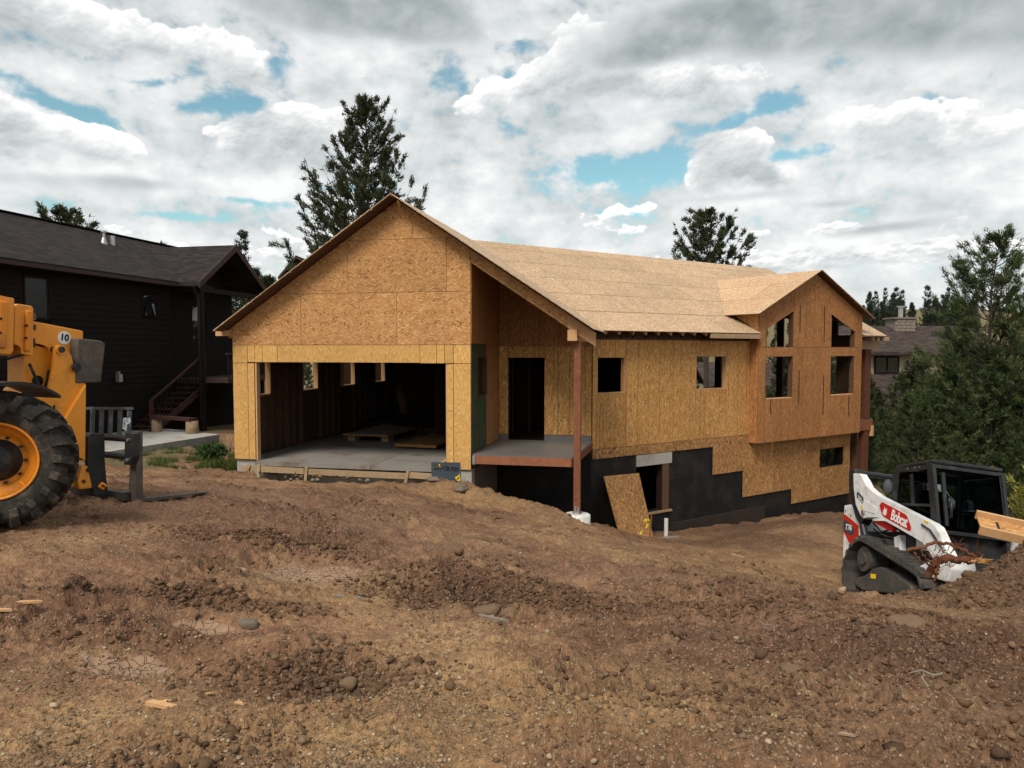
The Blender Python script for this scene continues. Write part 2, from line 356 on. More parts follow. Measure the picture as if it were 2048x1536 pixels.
def osb(name, dark, mid, light, pale, ang=0.0, spread=1.6, lines=0.0, ticks=False, contrast=1.0, rough=.75, stain=.18, cell=.10):
    """oriented strand board: strands of random tone and direction, in metres"""
    m, t, b = principled(name, mid, rough, 0, .25)
    oi = t.new('ShaderNodeObjectInfo'); uv0 = t.new('ShaderNodeUVMap', uv_map='UV').outputs[0]
    off = t.vmath('SCALE', (7.3, 3.1, 0), None); t.l.new(oi.outputs['Random'], t.n[-1].inputs['Scale'])
    uv = t.vmath('ADD', uv0, off)
    def layer(shift, cell, ln, wd):
        p = t.vmath('ADD', uv, (shift, shift * .7, 0))
        cv = t.new('ShaderNodeTexVoronoi', {'Vector': p, 'Scale': 1 / cell}, voronoi_dimensions='2D', feature='F1')
        r = t.new('ShaderNodeSeparateColor', {0: cv.outputs['Color']}).outputs
        a = t.math('ADD', t.math('MULTIPLY', t.math('SUBTRACT', r[0], .5), spread), ang)
        q = t.new('ShaderNodeVectorRotate', {'Vector': p, 'Angle': a}, rotation_type='Z_AXIS').outputs[0]
        q = t.vmath('MULTIPLY', q, (1 / ln, 1 / wd, 1))
        st = t.new('ShaderNodeTexVoronoi', {'Vector': q, 'Scale': 1.0}, voronoi_dimensions='2D', feature='F1')
        s_ = t.new('ShaderNodeSeparateColor', {0: st.outputs['Color']}).outputs
        return s_[0], r[1], s_[1]
    a0, sel, a1 = layer(0.0, cell, cell * 1.0, cell * .17); b0, sel2, b1 = layer(3.7, cell * 1.6, cell * 1.5, cell * .24)
    tone = t.math('ADD', t.math('MULTIPLY', a0, t.smooth(sel, .45, .55)), t.math('MULTIPLY', b0, t.math('SUBTRACT', 1.0, t.smooth(sel, .45, .55))))
    fine = t.noise(t.vmath('MULTIPLY', uv, (60, 60, 1)), 1.0, 3, .7, dim='2D')
    tone = t.math('ADD', t.math('MULTIPLY', t.math('SUBTRACT', t.math('ADD', tone, t.math('MULTIPLY', t.math('SUBTRACT', fine, .5), .35)), .5), contrast), .5)
    c = t.ramp(tone, [(.02, dark), (.13, tuple(d * .5 + m_ * .5 for d, m_ in zip(dark, mid))), (.24, tuple(d * .12 + m_ * .88 for d, m_ in zip(dark, mid))), (.52, mid), (.74, light), (.93, pale)])
    big = t.noise(uv, .9, 4, .6, dim='2D')
    f = t.math('ADD', t.math('MULTIPLY', t.math('SUBTRACT', big, .5), stain * 2.2), t.math('ADD', t.math('MULTIPLY', t.math('SUBTRACT', oi.outputs['Random'], .5), .19), 1.0))
    c = t.vmath('SCALE', c, None); t.l.new(f, t.n[-1].inputs['Scale'])
    sx = t.new('ShaderNodeSeparateXYZ', {0: uv0}).outputs
    if lines:
        e = t.math('ABSOLUTE', t.math('SUBTRACT', t.math('FRACT', t.math('DIVIDE', sx[0], .4064)), .5))
        k = t.math('MULTIPLY', t.smooth(e, .030, .012), t.smooth(t.noise(uv, 1.3, 3, .6, dim='2D'), .34, .52))
        c = t.mix(t.math('MULTIPLY', k, lines), c, (.05, .03, .02))
    if ticks:
        gx = t.math('ABSOLUTE', t.math('SUBTRACT', t.math('FRACT', t.math('DIVIDE', sx[0], .2032)), .5))
        gy = t.math('ABSOLUTE', t.math('SUBTRACT', t.math('FRACT', t.math('DIVIDE', t.math('SUBTRACT', sx[1], 2.92), .2438)), .5))
        row = t.math('FRACT', t.math('DIVIDE', t.math('SUBTRACT', sx[1], 2.80), 1.219))
        cx = t.math('FRACT', t.math('MULTIPLY', t.math('FLOOR', t.math('DIVIDE', sx[0], .2032)), .618))
        k = t.math('MULTIPLY', t.math('MULTIPLY', t.smooth(gx, .075, .035), t.smooth(gy, .12, .09)), t.math('MULTIPLY', t.math('MULTIPLY', t.smooth(row, .2, .24), t.smooth(row, .78, .74)), t.math('GREATER_THAN', cx, .28)))
        c = t.mix(t.math('MULTIPLY', k, .8), c, (.03, .015, .01))
    t.l.new(c, b.inputs['Base Color'])
    return m
OSBC = dict(dark=(.15, .058, .018), mid=(.435, .214, .076), light=(.49, .262, .104), pale=(.60, .37, .17))
osb('osb_gable', **OSBC, ang=0, spread=1.7, ticks=True, contrast=.85, cell=.090)
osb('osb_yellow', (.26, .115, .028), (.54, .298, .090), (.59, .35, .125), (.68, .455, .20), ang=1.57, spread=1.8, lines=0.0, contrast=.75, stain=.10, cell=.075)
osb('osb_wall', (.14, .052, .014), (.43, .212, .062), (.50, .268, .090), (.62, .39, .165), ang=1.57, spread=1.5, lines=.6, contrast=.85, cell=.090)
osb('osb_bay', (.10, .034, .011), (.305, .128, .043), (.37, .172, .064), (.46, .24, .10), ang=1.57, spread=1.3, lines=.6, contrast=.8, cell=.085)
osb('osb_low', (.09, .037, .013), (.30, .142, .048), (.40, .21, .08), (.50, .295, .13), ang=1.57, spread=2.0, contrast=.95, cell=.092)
osb('osb_bay_roof', (.30, .165, .080), (.48, .295, .160), (.56, .37, .22), (.70, .53, .38), ang=1.2, spread=1.0, contrast=.9, rough=.6, stain=.08, cell=.075)
osb('osb_roof', (.27, .155, .075), (.42, .275, .155), (.50, .345, .215), (.66, .51, .37), ang=0, spread=1.0, contrast=.95, rough=.6, stain=.16, cell=.075)
def wood(name, a, b_, rough=.7, scale=1.0, grain=14.0, knots=True):
    m, t, b = principled(name, a, rough, 0, .25)
    oi = t.new('ShaderNodeObjectInfo'); oc = t.new('ShaderNodeTexCoord').outputs['Object']
    uv = t.new('ShaderNodeUVMap', uv_map='UV').outputs[0]
    off = t.vmath('SCALE', (3.3, 5.1, 1.7), None); t.l.new(oi.outputs['Random'], t.n[-1].inputs['Scale'])
    p = t.vmath('ADD', oc, off)
    n = t.noise(p, 3.0 * scale, 5, .6, 1.5); g = t.noise(t.vmath('MULTIPLY', p, (grain, grain, grain)), 1.2 * scale, 3, .65)
    f = t.math('ADD', t.math('MULTIPLY', n, .6), t.math('MULTIPLY', g, .4))
    f = t.math('ADD', f, t.math('MULTIPLY', t.math('SUBTRACT', oi.outputs['Random'], .5), .22))
    c = t.ramp(f, [(.30, a), (.66, b_)])
    t.l.new(c, b.inputs['Base Color']); bump(t, b, g, .12, .003)
    return m
wood('lumber', (.44, .235, .10), (.56, .34, .17)); wood('lumber_aged', (.27, .175, .095), (.40, .28, .17))
wood('cedar', (.150, .052, .027), (.265, .105, .054)); wood('cedar_dark', (.085, .032, .020), (.15, .058, .034)); wood('stud_dark', (.068, .034, .021), (.115, .062, .037))  # the dark stud wood has the unlit interior put into its colour
wood('log_end', (.20, .135, .080), (.34, .245, .155)); wood('grey_wood', (.15, .125, .10), (.26, .22, .175))
plain('concrete', (.36, .345, .315), .85, var=.16, scale=2.2, bumpy=.25, dirt=(.15, .10, .065), dirt_amt=.55)
plain('concrete_dirty', (.22, .185, .145), .9, var=.25, scale=3.0, bumpy=.35, dirt=(.10, .065, .04), dirt_amt=.8)
plain('concrete_dim', (.135, .108, .082), .9, var=.25, scale=2.0, bumpy=.3)
plain('slab', (.235, .218, .198), .55, var=.18, scale=1.0, bumpy=.06, dirt=(.13, .088, .058), dirt_amt=.9)
plain('white_concrete', (.62, .62, .60), .8, var=.10, dirt=(.25, .18, .11), dirt_amt=.6)
plain('membrane', (.010, .010, .011), .6, var=.5, scale=2.2, bumpy=.25, spec=.25, dirt=(.040, .028, .020), dirt_amt=.55)
plain('green_coat', (.042, .058, .028), .8, var=.35, scale=2.5, bumpy=.1, dirt=(.11, .055, .022), dirt_amt=.75)
plain('deck_membrane', (.125, .115, .108), .42, var=.12, scale=3, bumpy=.08, spec=.4)
plain('galv', (.50, .51, .52), .42, .85, var=.2, scale=14, bumpy=.05)
plain('steel_dark', (.030, .030, .032), .55, .3, var=.35, scale=8, bumpy=.15, dirt=(.16, .12, .085), dirt_amt=.35)
plain('black_paint', (.016, .017, .019), .42, 0, var=.25, scale=6, bumpy=.05, spec=.4, dirt=(.12, .095, .07), dirt_amt=.25)
plain('track_rubber', (.050, .047, .044), .7, 0, var=.3, scale=5, bumpy=.2, spec=.3, dirt=(.13, .10, .075), dirt_amt=.6); plain('track_steel', (.075, .072, .068), .6, .2, var=.4, scale=6, bumpy=.2, dirt=(.17, .12, .08), dirt_amt=.7)
plain('rubber', (.026, .024, .022), .85, 0, var=.3, scale=5, bumpy=.3, spec=.2, dirt=(.14, .105, .075), dirt_amt=.75)
plain('orange', (.84, .315, .028), .42, 0, var=.10, scale=3, bumpy=.06, spec=.45, dirt=(.22, .10, .03), dirt_amt=.45)
plain('orange_rim', (.78, .255, .014), .45, 0, var=.12, scale=4, bumpy=.05, spec=.45, dirt=(.20, .085, .02), dirt_amt=.55)
plain('worn_steel', (.092, .076, .064), .6, .25, var=.35, scale=5, bumpy=.25, dirt=(.22, .17, .13), dirt_amt=.45)
plain('white_paint', (.74, .745, .75), .34, 0, var=.05, scale=4, bumpy=.03, spec=.5, dirt=(.36, .28, .20), dirt_amt=.65)
plain('red_paint', (.50, .020, .012), .35, 0, var=.06, spec=.5); plain('yellow_decal', (.78, .52, .02), .5, 0, var=.06)
plain('decal_black', (.012, .012, .013), .45, 0, var=.1); plain('decal_white', (.80, .80, .80), .5, 0, var=.03); plain('decal_grey', (.05, .055, .06), .5, 0, var=.1)
plain('siding_dark', (.0115, .0085, .0075), .85, var=.35, scale=4, bumpy=.25, spec=.12); plain('trim_dark', (.015, .010, .009), .8, var=.3, scale=4, spec=.12)
plain('interior_unlit', (.040, .022, .013), .85, var=.3, scale=3, spec=.12); plain('backrest', (.10, .11, .12), .6, .2, var=.5, scale=9, dirt=(.3, .3, .3), dirt_amt=.5); plain('footing_dim', (.030, .020, .015), .9, var=.4, scale=2); plain('glass_dark_reflection', (.006, .008, .008), .25, 0, var=.2, spec=.3)  # interior tone: lack of light indoors put into the colour
plain('trim_brown', (.042, .021, .017), .7, var=.25, scale=4); plain('red_stair', (.042, .016, .011), .7, var=.3, scale=3)
plain('siding_tan', (.40, .325, .215), .8, var=.1, scale=2); plain('stone_chimney', (.20, .17, .14), .9, var=.4, scale=3, bumpy=.4)
plain('sign_slate', (.045, .060, .075), .6, 0, var=.18, scale=8); plain('pvc', (.66, .66, .64), .4, 0, var=.06, dirt=(.3, .22, .15), dirt_amt=.4)
plain('ribbon', (.72, .60, .03), .5, 0, var=.1); plain('plastic_film', (.62, .66, .70), .25, 0, var=.2, spec=.6)
plain('rock', (.150, .096, .056), .9, var=.3, scale=9, bumpy=.5, dirt=(.15, .095, .06), dirt_amt=.6); plain('rock_grey', (.145, .115, .088), .9, var=.35, scale=7, bumpy=.5, dirt=(.15, .10, .06), dirt_amt=.5)
plain('root_bark', (.135, .048, .022), .9, var=.45, scale=16, bumpy=.5); plain('root_wood', (.46, .25, .09), .8, var=.25, scale=20)
plain('bark', (.050, .038, .030), .95, var=.4, scale=6, bumpy=.5); plain('bark_grey', (.12, .10, .085), .95, var=.4, scale=6, bumpy=.5)
plain('seat_grey', (.05, .055, .06), .6, var=.1); plain('vent_metal', (.42, .42, .41), .4, .7, var=.15)
def glass(name, col, rough=.03, spec=.8, trans=0.0):
    m, t, b = principled(name, col, rough, 0, spec)
    b.inputs['Transmission Weight'].default_value = trans
    oc = t.new('ShaderNodeTexCoord').outputs['Object']; bump(t, b, t.noise(oc, 1.3, 2), .03, .05)
    return m
glass('glass_dark', (.010, .013, .013), .02, .9); glass('glass_cab', (.16, .22, .21), .02, .6, 1.0); MAT['glass_cab'].node_tree.nodes['Principled BSDF'].inputs['IOR'].default_value = 1.08
def shingle(name, cols, course=.14):
    m, t, b = principled(name, cols[1], .9, 0, .15)
    uv = t.new('ShaderNodeUVMap', uv_map='UV').outputs[0]; sx = t.new('ShaderNodeSeparateXYZ', {0: uv}).outputs
    row = t.math('FLOOR', t.math('DIVIDE', sx[1], course)); fr = t.math('FRACT', t.math('DIVIDE', sx[1], course))
    xo = t.math('ADD', t.math('DIVIDE', sx[0], .30), t.math('MULTIPLY', row, .37))
    cell = t.new('ShaderNodeTexWhiteNoise', {'Vector': t.new('ShaderNodeCombineXYZ', {0: t.math('FLOOR', xo), 1: row, 2: 0.0}).outputs[0]}, noise_dimensions='3D').outputs[0]
    n = t.noise(uv, 40, 3, .6, dim='2D')
    f = t.math('ADD', t.math('MULTIPLY', cell, .7), t.math('MULTIPLY', n, .3))
    c = t.ramp(f, [(0.1, cols[0]), (.5, cols[1]), (.9, cols[2])])
    c = t.mix(t.smooth(fr, .10, .0), c, tuple(x * .35 for x in cols[0]))
    t.l.new(c, b.inputs['Base Color']); bump(t, b, t.math('SUBTRACT', 1.0, fr), .5, .012)
    return m
shingle('shingle', [(.016, .013, .014), (.025, .020, .020), (.040, .032, .031)])
shingle('shingle_brown', [(.032, .024, .022), (.052, .038, .034), (.080, .060, .052)])
def leafy(name, a, b_, tip=None, sub=.0):
    m, t, b = principled(name, a, .7, 0, .2)
    at_ = t.new('ShaderNodeAttribute', attribute_name='tone').outputs['Fac']
    c = t.ramp(at_, [(0.0, a), (.6, b_), (1.0, tip or b_)])
    t.l.new(c, b.inputs['Base Color'])
    tr = t.new('ShaderNodeBsdfTranslucent', {'Color': c}); mx_ = t.new('ShaderNodeMixShader', {0: .22, 1: b.outputs[0], 2: tr.outputs[0]})
    t.l.new(mx_.outputs[0], t.n['Material Output'].inputs[0])
    return m
leafy('needles', (.020, .026, .014), (.046, .056, .028), (.085, .095, .045))
leafy('needles_far', (.022, .030, .020), (.040, .052, .034), (.060, .074, .046))
leafy('needles_green', (.020, .034, .014), (.052, .076, .028), (.115, .140, .052))
leafy('needles_yellow', (.10, .12, .02), (.22, .235, .045), (.33, .31, .07))
leafy('grass_blades', (.040, .066, .014), (.085, .120, .028), (.20, .19, .07))
leafy('shrub_leaves', (.018, .045, .012), (.045, .095, .022), (.09, .15, .04))
# ---------------------------------------------------------------- site frames (metres; z = 0 is the garage slab)
TH = -0.2075; OX, OY = -6.8244, 17.4897; C_, S_ = math.cos(TH), math.sin(TH); Q2 = math.sqrt(.5)
UC, VC = 8.5125, 2.7654                                   # corner where the long wing turns 45 degrees off the garage
def W3(u, v, z=0.0): return (OX + u * C_ - v * S_, OY + u * S_ + v * C_, z)
def TW(t, w_): return (UC + (t + w_) * Q2, VC + (t - w_) * Q2)     # long-wing coordinates -> garage coordinates
def T3(t, w_, z=0.0): u, v = TW(t, w_); return W3(u, v, z)

# ---------------------------------------------------------------- terrain
def _c(p, z): return (p[0], p[1], z)
CP = [(0, 0, 1.05), (0, -8, 1.2), (-10, -6, 1.35), (10, -6, 1.2), (-3, 2.5, 1.0), (0, 3, .95), (3, 3, .93), (6, 2, 1.0),
      (-4.7, 6.6, .95), (-8.5, 7, 1.05), (-6.5, 9.5, .84), (-4.2, 9, .75), (-4.0, 10.0, .62), (-2, 6, .66), (0, 6, .52), (2, 6, .42), (4.2, 5.2, .52), (6.5, 5, .62), (9, 5, .6),
      (-3.5, 12.5, .18), (-5.5, 13, .28), (0, 9, .10), (-.5, 12, -.22), (2.5, 9, -.22), (2, 12, -.62), (3.6, 7.2, .02),
      (-6.8, 16.9, -.36), (-4, 16.3, -.33), (-5.5, 16.6, -.33), (-2.4, 15.9, -.40), (-1.2, 15.4, -.60), (-8, 17.5, -.40), (1.4, 15.3, -1.10), (.6, 16.6, -1.25), (2.2, 17.0, -1.55), (1.4, 18.2, -1.7),
      _c(T3(3, .5), -2.42), _c(T3(1.2, .6), -2.25), _c(T3(6.5, .6), -2.55), _c(T3(9, .7), -2.62), _c(T3(11.3, .7), -3.0), _c(T3(14, 0), -3.5), _c(T3(7, 3.2), -2.05),
      (3.4, 15, -1.72), (4.3, 13, -1.22), (6.8, 16.4, -2.0), (10, 17.5, -2.6), (13, 20, -3.2), (16, 23, -3.7), (12, 13, -2.1), (16, 12, -2.3),
      (5.5, 11.6, -1.32), (7.5, 11.8, -1.55), (5.7, 9.9, -.92), (7.5, 10.0, -1.05), (9.5, 9.5, -.7),
      (-10.5, 14, .30), (-9.5, 18.5, -.32), (-9.8, 21.5, -.34), (-11.5, 21.5, -.24), (-12, 25, -.26), (-9.3, 24, -.34), (-14, 19.5, -.12), (-17, 12, .7), (-20, 25, -.4), (-5, 24, -.7), (-8, 30, -.8),
      (-5, 36, -1.0), (5, 42, -3), (15, 35, -4.3), (20, 28, -4.2), (26, 40, -5.2), (0, 60, -2), (-25, 50, -.5), (30, 60, -6), (42, 30, -5), (25, 15, -3.2), (-40, 20, 0), (40, 0, -2), (-40, -20, 1), (30, -25, 1)]
CP = np.array(CP, float)
def _phi(r2): return np.where(r2 > 1e-9, .5 * r2 * np.log(r2 + 1e-12), 0.0)
_n = len(CP); _d2 = ((CP[:, None, :2] - CP[None, :, :2]) ** 2).sum(-1)
_A = np.zeros((_n + 3, _n + 3)); _A[:_n, :_n] = _phi(_d2) + np.eye(_n) * .35; _A[:_n, _n] = 1; _A[:_n, _n + 1:] = CP[:, :2]; _A[_n, :_n] = 1; _A[_n + 1:, :_n] = CP[:, :2].T
_wts = np.linalg.solve(_A, np.concatenate([CP[:, 2], [0, 0, 0]]))
MOUNDS = [(-1.35, 15.3, .36, .70, .45), (-.75, 15.0, .26, .55, .4), (.05, 14.8, .24, .7, .42), (.80, 14.5, .20, .65, .5), (1.2, 14.2, .05, .6, .5), (-3.2, 15.6, .12, 1.2, .5), (-5.4, 15.9, .10, 1.4, .5),
          (5.45, 8.60, .10, .75, .6), (6.4, 8.45, .58, .95, .7), (7.6, 8.3, 1.0, 1.1, .8), (9.0, 8.2, .90, 1.4, 1.1), (5.0, 7.9, .06, .8, .6), (6.3, 7.0, .10, 1.2, .9), (8.0, 6.6, .25, 1.6, 1.2),
          (3.75, 7.35, .12, .45, .3), (2.9, 7.6, .10, .5, .3), (5.0, 6.55, .16, .35, .25), (-8.0, 16.0, .16, 1.3, .8), (-9.0, 14.8, .2, 1.2, .9),
          (-2.3, 7.25, .11, .7, .16), (-3.0, 7.0, .06, .5, .16), (-2.3, 5.25, .09, .5, .12), (-3.1, 5.1, .08, .6, .14), (-.45, 6.75, .12, .8, .22), (.4, 6.3, .08, .5, .2), (-1.35, 4.4, .10, .35, .2), (.5, 3.3, .05, .7, .2), (-.4, 4.3, .06, .6, .18), (1.1, 4.6, .06, .6, .2), (1.9, 3.7, .05, .5, .25), (2.3, 5.0, .06, .5, .25), (2.2, 6.4, .08, .7, .25), (3.0, 5.9, .08, .5, .25),
          (5.9, 17.7, .25, .9, .6), (7.6, 18.9, .22, 1.0, .6), (9.4, 20.4, .2, 1.2, .6)]
DIPS = [(-2.0, 6.65, .06, .75, .30), (-2.2, 4.85, .06, .40, .2), (-2.2, 4.05, .04, .45, .25), (-1.05, 3.85, .11, .45, .3), (-.3, 6.05, .10, .8, .3), (.6, 5.6, .08, .6, .3), (.2, 3.75, .05, .7, .25), (1.6, 5.5, .06, .7, .3), (.9, 4.0, .04, .5, .2)]
def base_h(x, y):
    x = np.asarray(x, float); y = np.asarray(y, float); sh = x.shape; X = x.ravel(); Y = y.ravel()
    r = np.hypot(X, Y); out = np.empty_like(X)
    for i in range(0, len(X), 40000):
        xs, ys = X[i:i + 40000], Y[i:i + 40000]
        k = _phi((xs[:, None] - CP[None, :, 0]) ** 2 + (ys[:, None] - CP[None, :, 1]) ** 2)
        out[i:i + 40000] = k @ _wts[:_n] + _wts[_n] + _wts[_n + 1] * xs + _wts[_n + 2] * ys
    a = np.degrees(np.arctan2(X, Y))
    far = -4.0 + np.clip(r - 70, 0, 260) * .055 * (1 + .5 * np.cos(np.radians(a - 25))) + 5 * fbm(X / 90, Y / 90, 3, 201).astype(float) * np.clip((r - 60) / 80, 0, 1)
    far = np.where((r > 0) & (np.abs(a) > 95), .8, far)
    k = sstep(r, 42, 75)
    z = out * (1 - k) + far * k
    for mx, my, h, sx, sy in MOUNDS: z = z + h * np.exp(-((X - mx) / sx) ** 2 - ((Y - my) / sy) ** 2)
    for mx, my, h, sx, sy in DIPS: z = z - h * np.exp(-((X - mx) / sx) ** 2 - ((Y - my) / sy) ** 2)
    return z.reshape(sh)
ROUGH = [(-.4, 6.35, .8, .45, 1.0), (.5, 5.9, .8, .4, .9), (-2.35, 7.25, .9, .18, .95), (-2.4, 5.2, .8, .14, .9), (-1.1, 3.95, .5, .4, .8), (1.7, 4.2, 1.0, .8, .55), (2.6, 6.2, 1.3, .7, .65), (3.6, 6.4, 1.2, .8, .6), (6.5, 8.0, 2.5, 1.2, .6), (.9, 14.7, 2.2, .8, .8), (-3, 15.6, 4, .6, .5), (8, 19, 4, 1.0, .9), (5, 17.3, 2, .7, .8), (2.0, 6.0, .8, .3, .7)]
def rough_mask(x, y):
    m = np.clip(.30 + 1.5 * fbm(x / 1.7, y / 1.1, 4, 301), .06, .8)
    for mx, my, sx, sy, a in ROUGH: m = np.maximum(m, a * np.exp(-((x - mx) / sx) ** 2 - ((y - my) / sy) ** 2) * (.8 + .5 * fbm(x * 2, y * 2, 2, 305)))
    for mx, my, sx, sy in MUD: m = m * (1 - .85 * np.exp(-((x - mx) / sx) ** 4 - ((y - my) / sy) ** 4))
    return np.clip(m, .04, 1.1)
MUD = [(-2.0, 6.6, .62, .34), (-2.15, 4.86, .30, .17), (-2.2, 4.05, .36, .20), (-1.75, 6.75, .4, .2)]
TRACKS = [((-1.7, 10.5), (.2, 5.0), .22), ((.3, 10.8), (1.9, 5.2), .22), ((-3.4, 8.2), (.9, 6.9), .20), ((1.6, 3.4), (4.2, 5.4), .22), ((3.2, 12.5), (4.2, 8.8), .22), ((4.6, 13.2), (5.4, 11.9), .22), ((-3.8, 3.2), (-1.6, 8.5), .20)]
def detail_h(x, y):
    m = rough_mask(x, y); r = np.hypot(x, y); nearf = np.clip(1.35 - r / 34, 0, 1)
    und = .10 * fbm(x / 1.3, y / .7, 4, 311)
    ridg = 1 - np.abs(fbm(x / .55 + .3 * fbm(x, y, 2, 7), y / .30, 3, 321)) * 3.2
    cl = billow(x / .17, y / .14, 331, 3); cl2 = billow(x / .085, y / .080, 341, 2)
    cr = fbm(x / .13, y / .13, 2, 351)
    wx = .35 * fbm(x * 1.1, y * 1.1, 3, 381); rn = fbm(x / .60 + wx * 3, y / .30 + wx * 2, 4, 385, .55); churn = (1 - np.minimum(np.abs(rn) * 3.4, 1)) ** 1.6
    trk = 0
    for (ax, ay), (bx, by), hw in TRACKS:
        dx_, dy_ = bx - ax, by - ay; L_ = math.hypot(dx_, dy_); l = ((x - ax) * dx_ + (y - ay) * dy_) / L_; s_ = ((x - ax) * dy_ - (y - ay) * dx_) / L_ + .10 * np.sin(l * 1.3 + ax)
        box = sstep(hw - np.abs(s_), 0, .06) * sstep(l, 0, .3) * sstep(L_ - l, 0, .3) * np.clip(.75 + 1.6 * fbm(x * 1.4, y * 1.4, 2, 391), 0, 1)
        trk = trk + box * (-.045 + .024 * np.sign(np.sin(l * 2 * math.pi / .13 + (s_ > 0) * 1.6)) * np.abs(np.sin(l * 2 * math.pi / .13)) ** .5) + .040 * np.exp(-((np.abs(s_) - hw - .06) / .06) ** 2) * sstep(l, 0, .3) * sstep(L_ - l, 0, .3)
    z = und + trk + .060 * (churn - .45) * (.30 + m) + .030 * ridg * (.4 + m) + m * (.17 * (cl - .50)) + (.008 + .042 * m) * (cl2 - .5) * np.clip(1.6 - r / 9, .25, 1) + (.012 + .026 * m) * cr
    rut = np.exp(-((x + .9 + .25 * (y - 6)) / .22) ** 2) + np.exp(-((x - .9 + .22 * (y - 6)) / .25) ** 2)
    return z * nearf - .03 * rut * nearf
def gh(x, y): return float(base_h(np.array([x]), np.array([y]))[0] + detail_h(np.array([x], float), np.array([y], float))[0])
def make_ground():
    a1 = np.radians(np.linspace(-43, 43, 640)); a2 = np.radians(np.linspace(46, 314, 90))
    ang = np.concatenate([a1, a2]); na = len(ang)
    rad = np.concatenate([np.geomspace(.35, 2.0, 26)[:-1], np.geomspace(2.0, 22, 720), np.geomspace(22.2, 900, 110)])
    nr = len(rad)
    A, Rr = np.meshgrid(ang, rad); X = Rr * np.sin(A); Y = Rr * np.cos(A)
    Z = base_h(X, Y); near = Rr < 46
    D = np.zeros_like(Z); D[near] = detail_h(X[near], Y[near])
    M = np.zeros_like(Z); M[near] = rough_mask(X[near], Y[near])
    # the ground dips under slabs and floors so nothing pokes through
    dx = X - OX; dy = Y - OY; U = dx * C_ + dy * S_; V = -dx * S_ + dy * C_
    ins = sstep(U, .12, .3) * sstep(6.0 - U, .05, .25) * sstep(V, .1, .3) * sstep(11 - V, .1, .4)
    t_ = ((U - UC) + (V - VC)) * Q2; w_ = ((U - UC) - (V - VC)) * Q2
    ins2 = sstep(t_, -8, -7.8) * sstep(12.0 - t_, .05, .3) * sstep(-w_, .12, .4) * sstep(12 + w_, .1, .4)
    Z = Z + D
    Z = np.where(ins > 0, Z * (1 - ins) + np.minimum(Z, -.75) * ins, Z)
    Z = np.where(ins2 > 0, Z * (1 - ins2) + np.minimum(Z, -3.4) * ins2, Z)
    v = np.stack([X, Y, Z], -1).reshape(-1, 3)
    c = np.array([[0, 0, float(Z[0].mean())]]); v = np.concatenate([v, c])
    i = np.arange(nr - 1)[:, None] * na; j = np.arange(na)[None, :]; j2 = (j + 1) % na
    q = np.stack([i + j, i + j2, i + na + j2, i + na + j], -1).reshape(-1, 4)[:, ::-1]
    me = bpy.data.meshes.new('ground'); nq = len(q)
    tri = np.stack([np.full(na, nr * na), (np.arange(na) + 1) % na, np.arange(na)], -1)[:, ::-1]
    me.vertices.add(len(v)); me.vertices.foreach_set('co', v.astype(np.float32).ravel())
    loops = np.concatenate([q.ravel(), tri.ravel()]).astype(np.int32); me.loops.add(len(loops)); me.loops.foreach_set('vertex_index', loops)
    st = np.concatenate([np.arange(nq) * 4, nq * 4 + np.arange(na) * 3]).astype(np.int32)
    me.polygons.add(len(st)); me.polygons.foreach_set('loop_start', st)
    me.update(calc_edges=True); me.validate()
    me.polygons.foreach_set('use_smooth', np.ones(len(me.polygons), bool))
    at_ = me.attributes.new('clod', 'FLOAT', 'POINT'); at_.data.foreach_set('value', np.concatenate([M.ravel(), [.3]]).astype(np.float32))
    hh = np.zeros_like(Z); hh[near] = D[near]
    at_ = me.attributes.new('veg', 'FLOAT', 'POINT')
    veg = np.maximum(sstep(np.hypot(X, Y), 27, 40), sstep(-(X + 8.6 + .25 * (Y - 18)), 0, .6) * sstep(Y, 16.3, 17.4))
    at_.data.foreach_set('value', np.concatenate([veg.ravel(), [0]]).astype(np.float32))
    at_ = me.attributes.new('mud', 'FLOAT', 'POINT')
    md = np.zeros_like(Z); nz = fbm(X * 4, Y * 4, 3, 371) * .5
    for mx, my, sx, sy in MUD: md = np.maximum(md, sstep(np.exp(-((X - mx) / sx) ** 2 - ((Y - my) / sy) ** 2) + nz, .45, .62))
    at_.data.foreach_set('value', np.concatenate([md.ravel(), [0]]).astype(np.float32))
    at_ = me.attributes.new('sand', 'FLOAT', 'POINT')
    sd_ = np.zeros_like(Z)
    for mx, my, sx, sy, a in [(.4, 3.6, 1.4, .7, 1.0), (-.9, 3.1, 1.3, .5, .8), (4.2, 13.5, 2.2, 2.0, 1.0), (.3, 14.6, 2.6, .6, .9), (-4, 15.8, 3.5, .6, .6), (-1.4, 5.7, .9, .4, .7), (3.0, 10.5, 2, 1.2, .6), (3.2, 5.6, .5, .25, .9), (6.5, 16, 2.5, 1.2, .5)]:
        sd_ = np.maximum(sd_, a * np.exp(-((X - mx) / sx) ** 2 - ((Y - my) / sy) ** 2))
    at_.data.foreach_set('value', np.concatenate([sd_.ravel(), [0]]).astype(np.float32))
    at_ = me.attributes.new('red', 'FLOAT', 'POINT')
    sd_ = np.zeros_like(Z)
    for mx, my, sx, sy, a in [(-3.2, 9.5, 2.6, 2.6, .9), (-.6, 8.2, 1.8, 1.2, .7), (2.2, 5.2, 1.2, 1.0, .8), (1.2, 7.5, 1.5, 1.0, .6), (3, 3.5, 1.5, 1.0, .6), (-3.5, 5.6, 1.0, .5, .4)]:
        sd_ = np.maximum(sd_, a * np.exp(-((X - mx) / sx) ** 2 - ((Y - my) / sy) ** 2))
    at_.data.foreach_set('value', np.concatenate([sd_.ravel(), [0]]).astype(np.float32))
    at_ = me.attributes.new('dark', 'FLOAT', 'POINT')
    dk = np.zeros_like(Z)
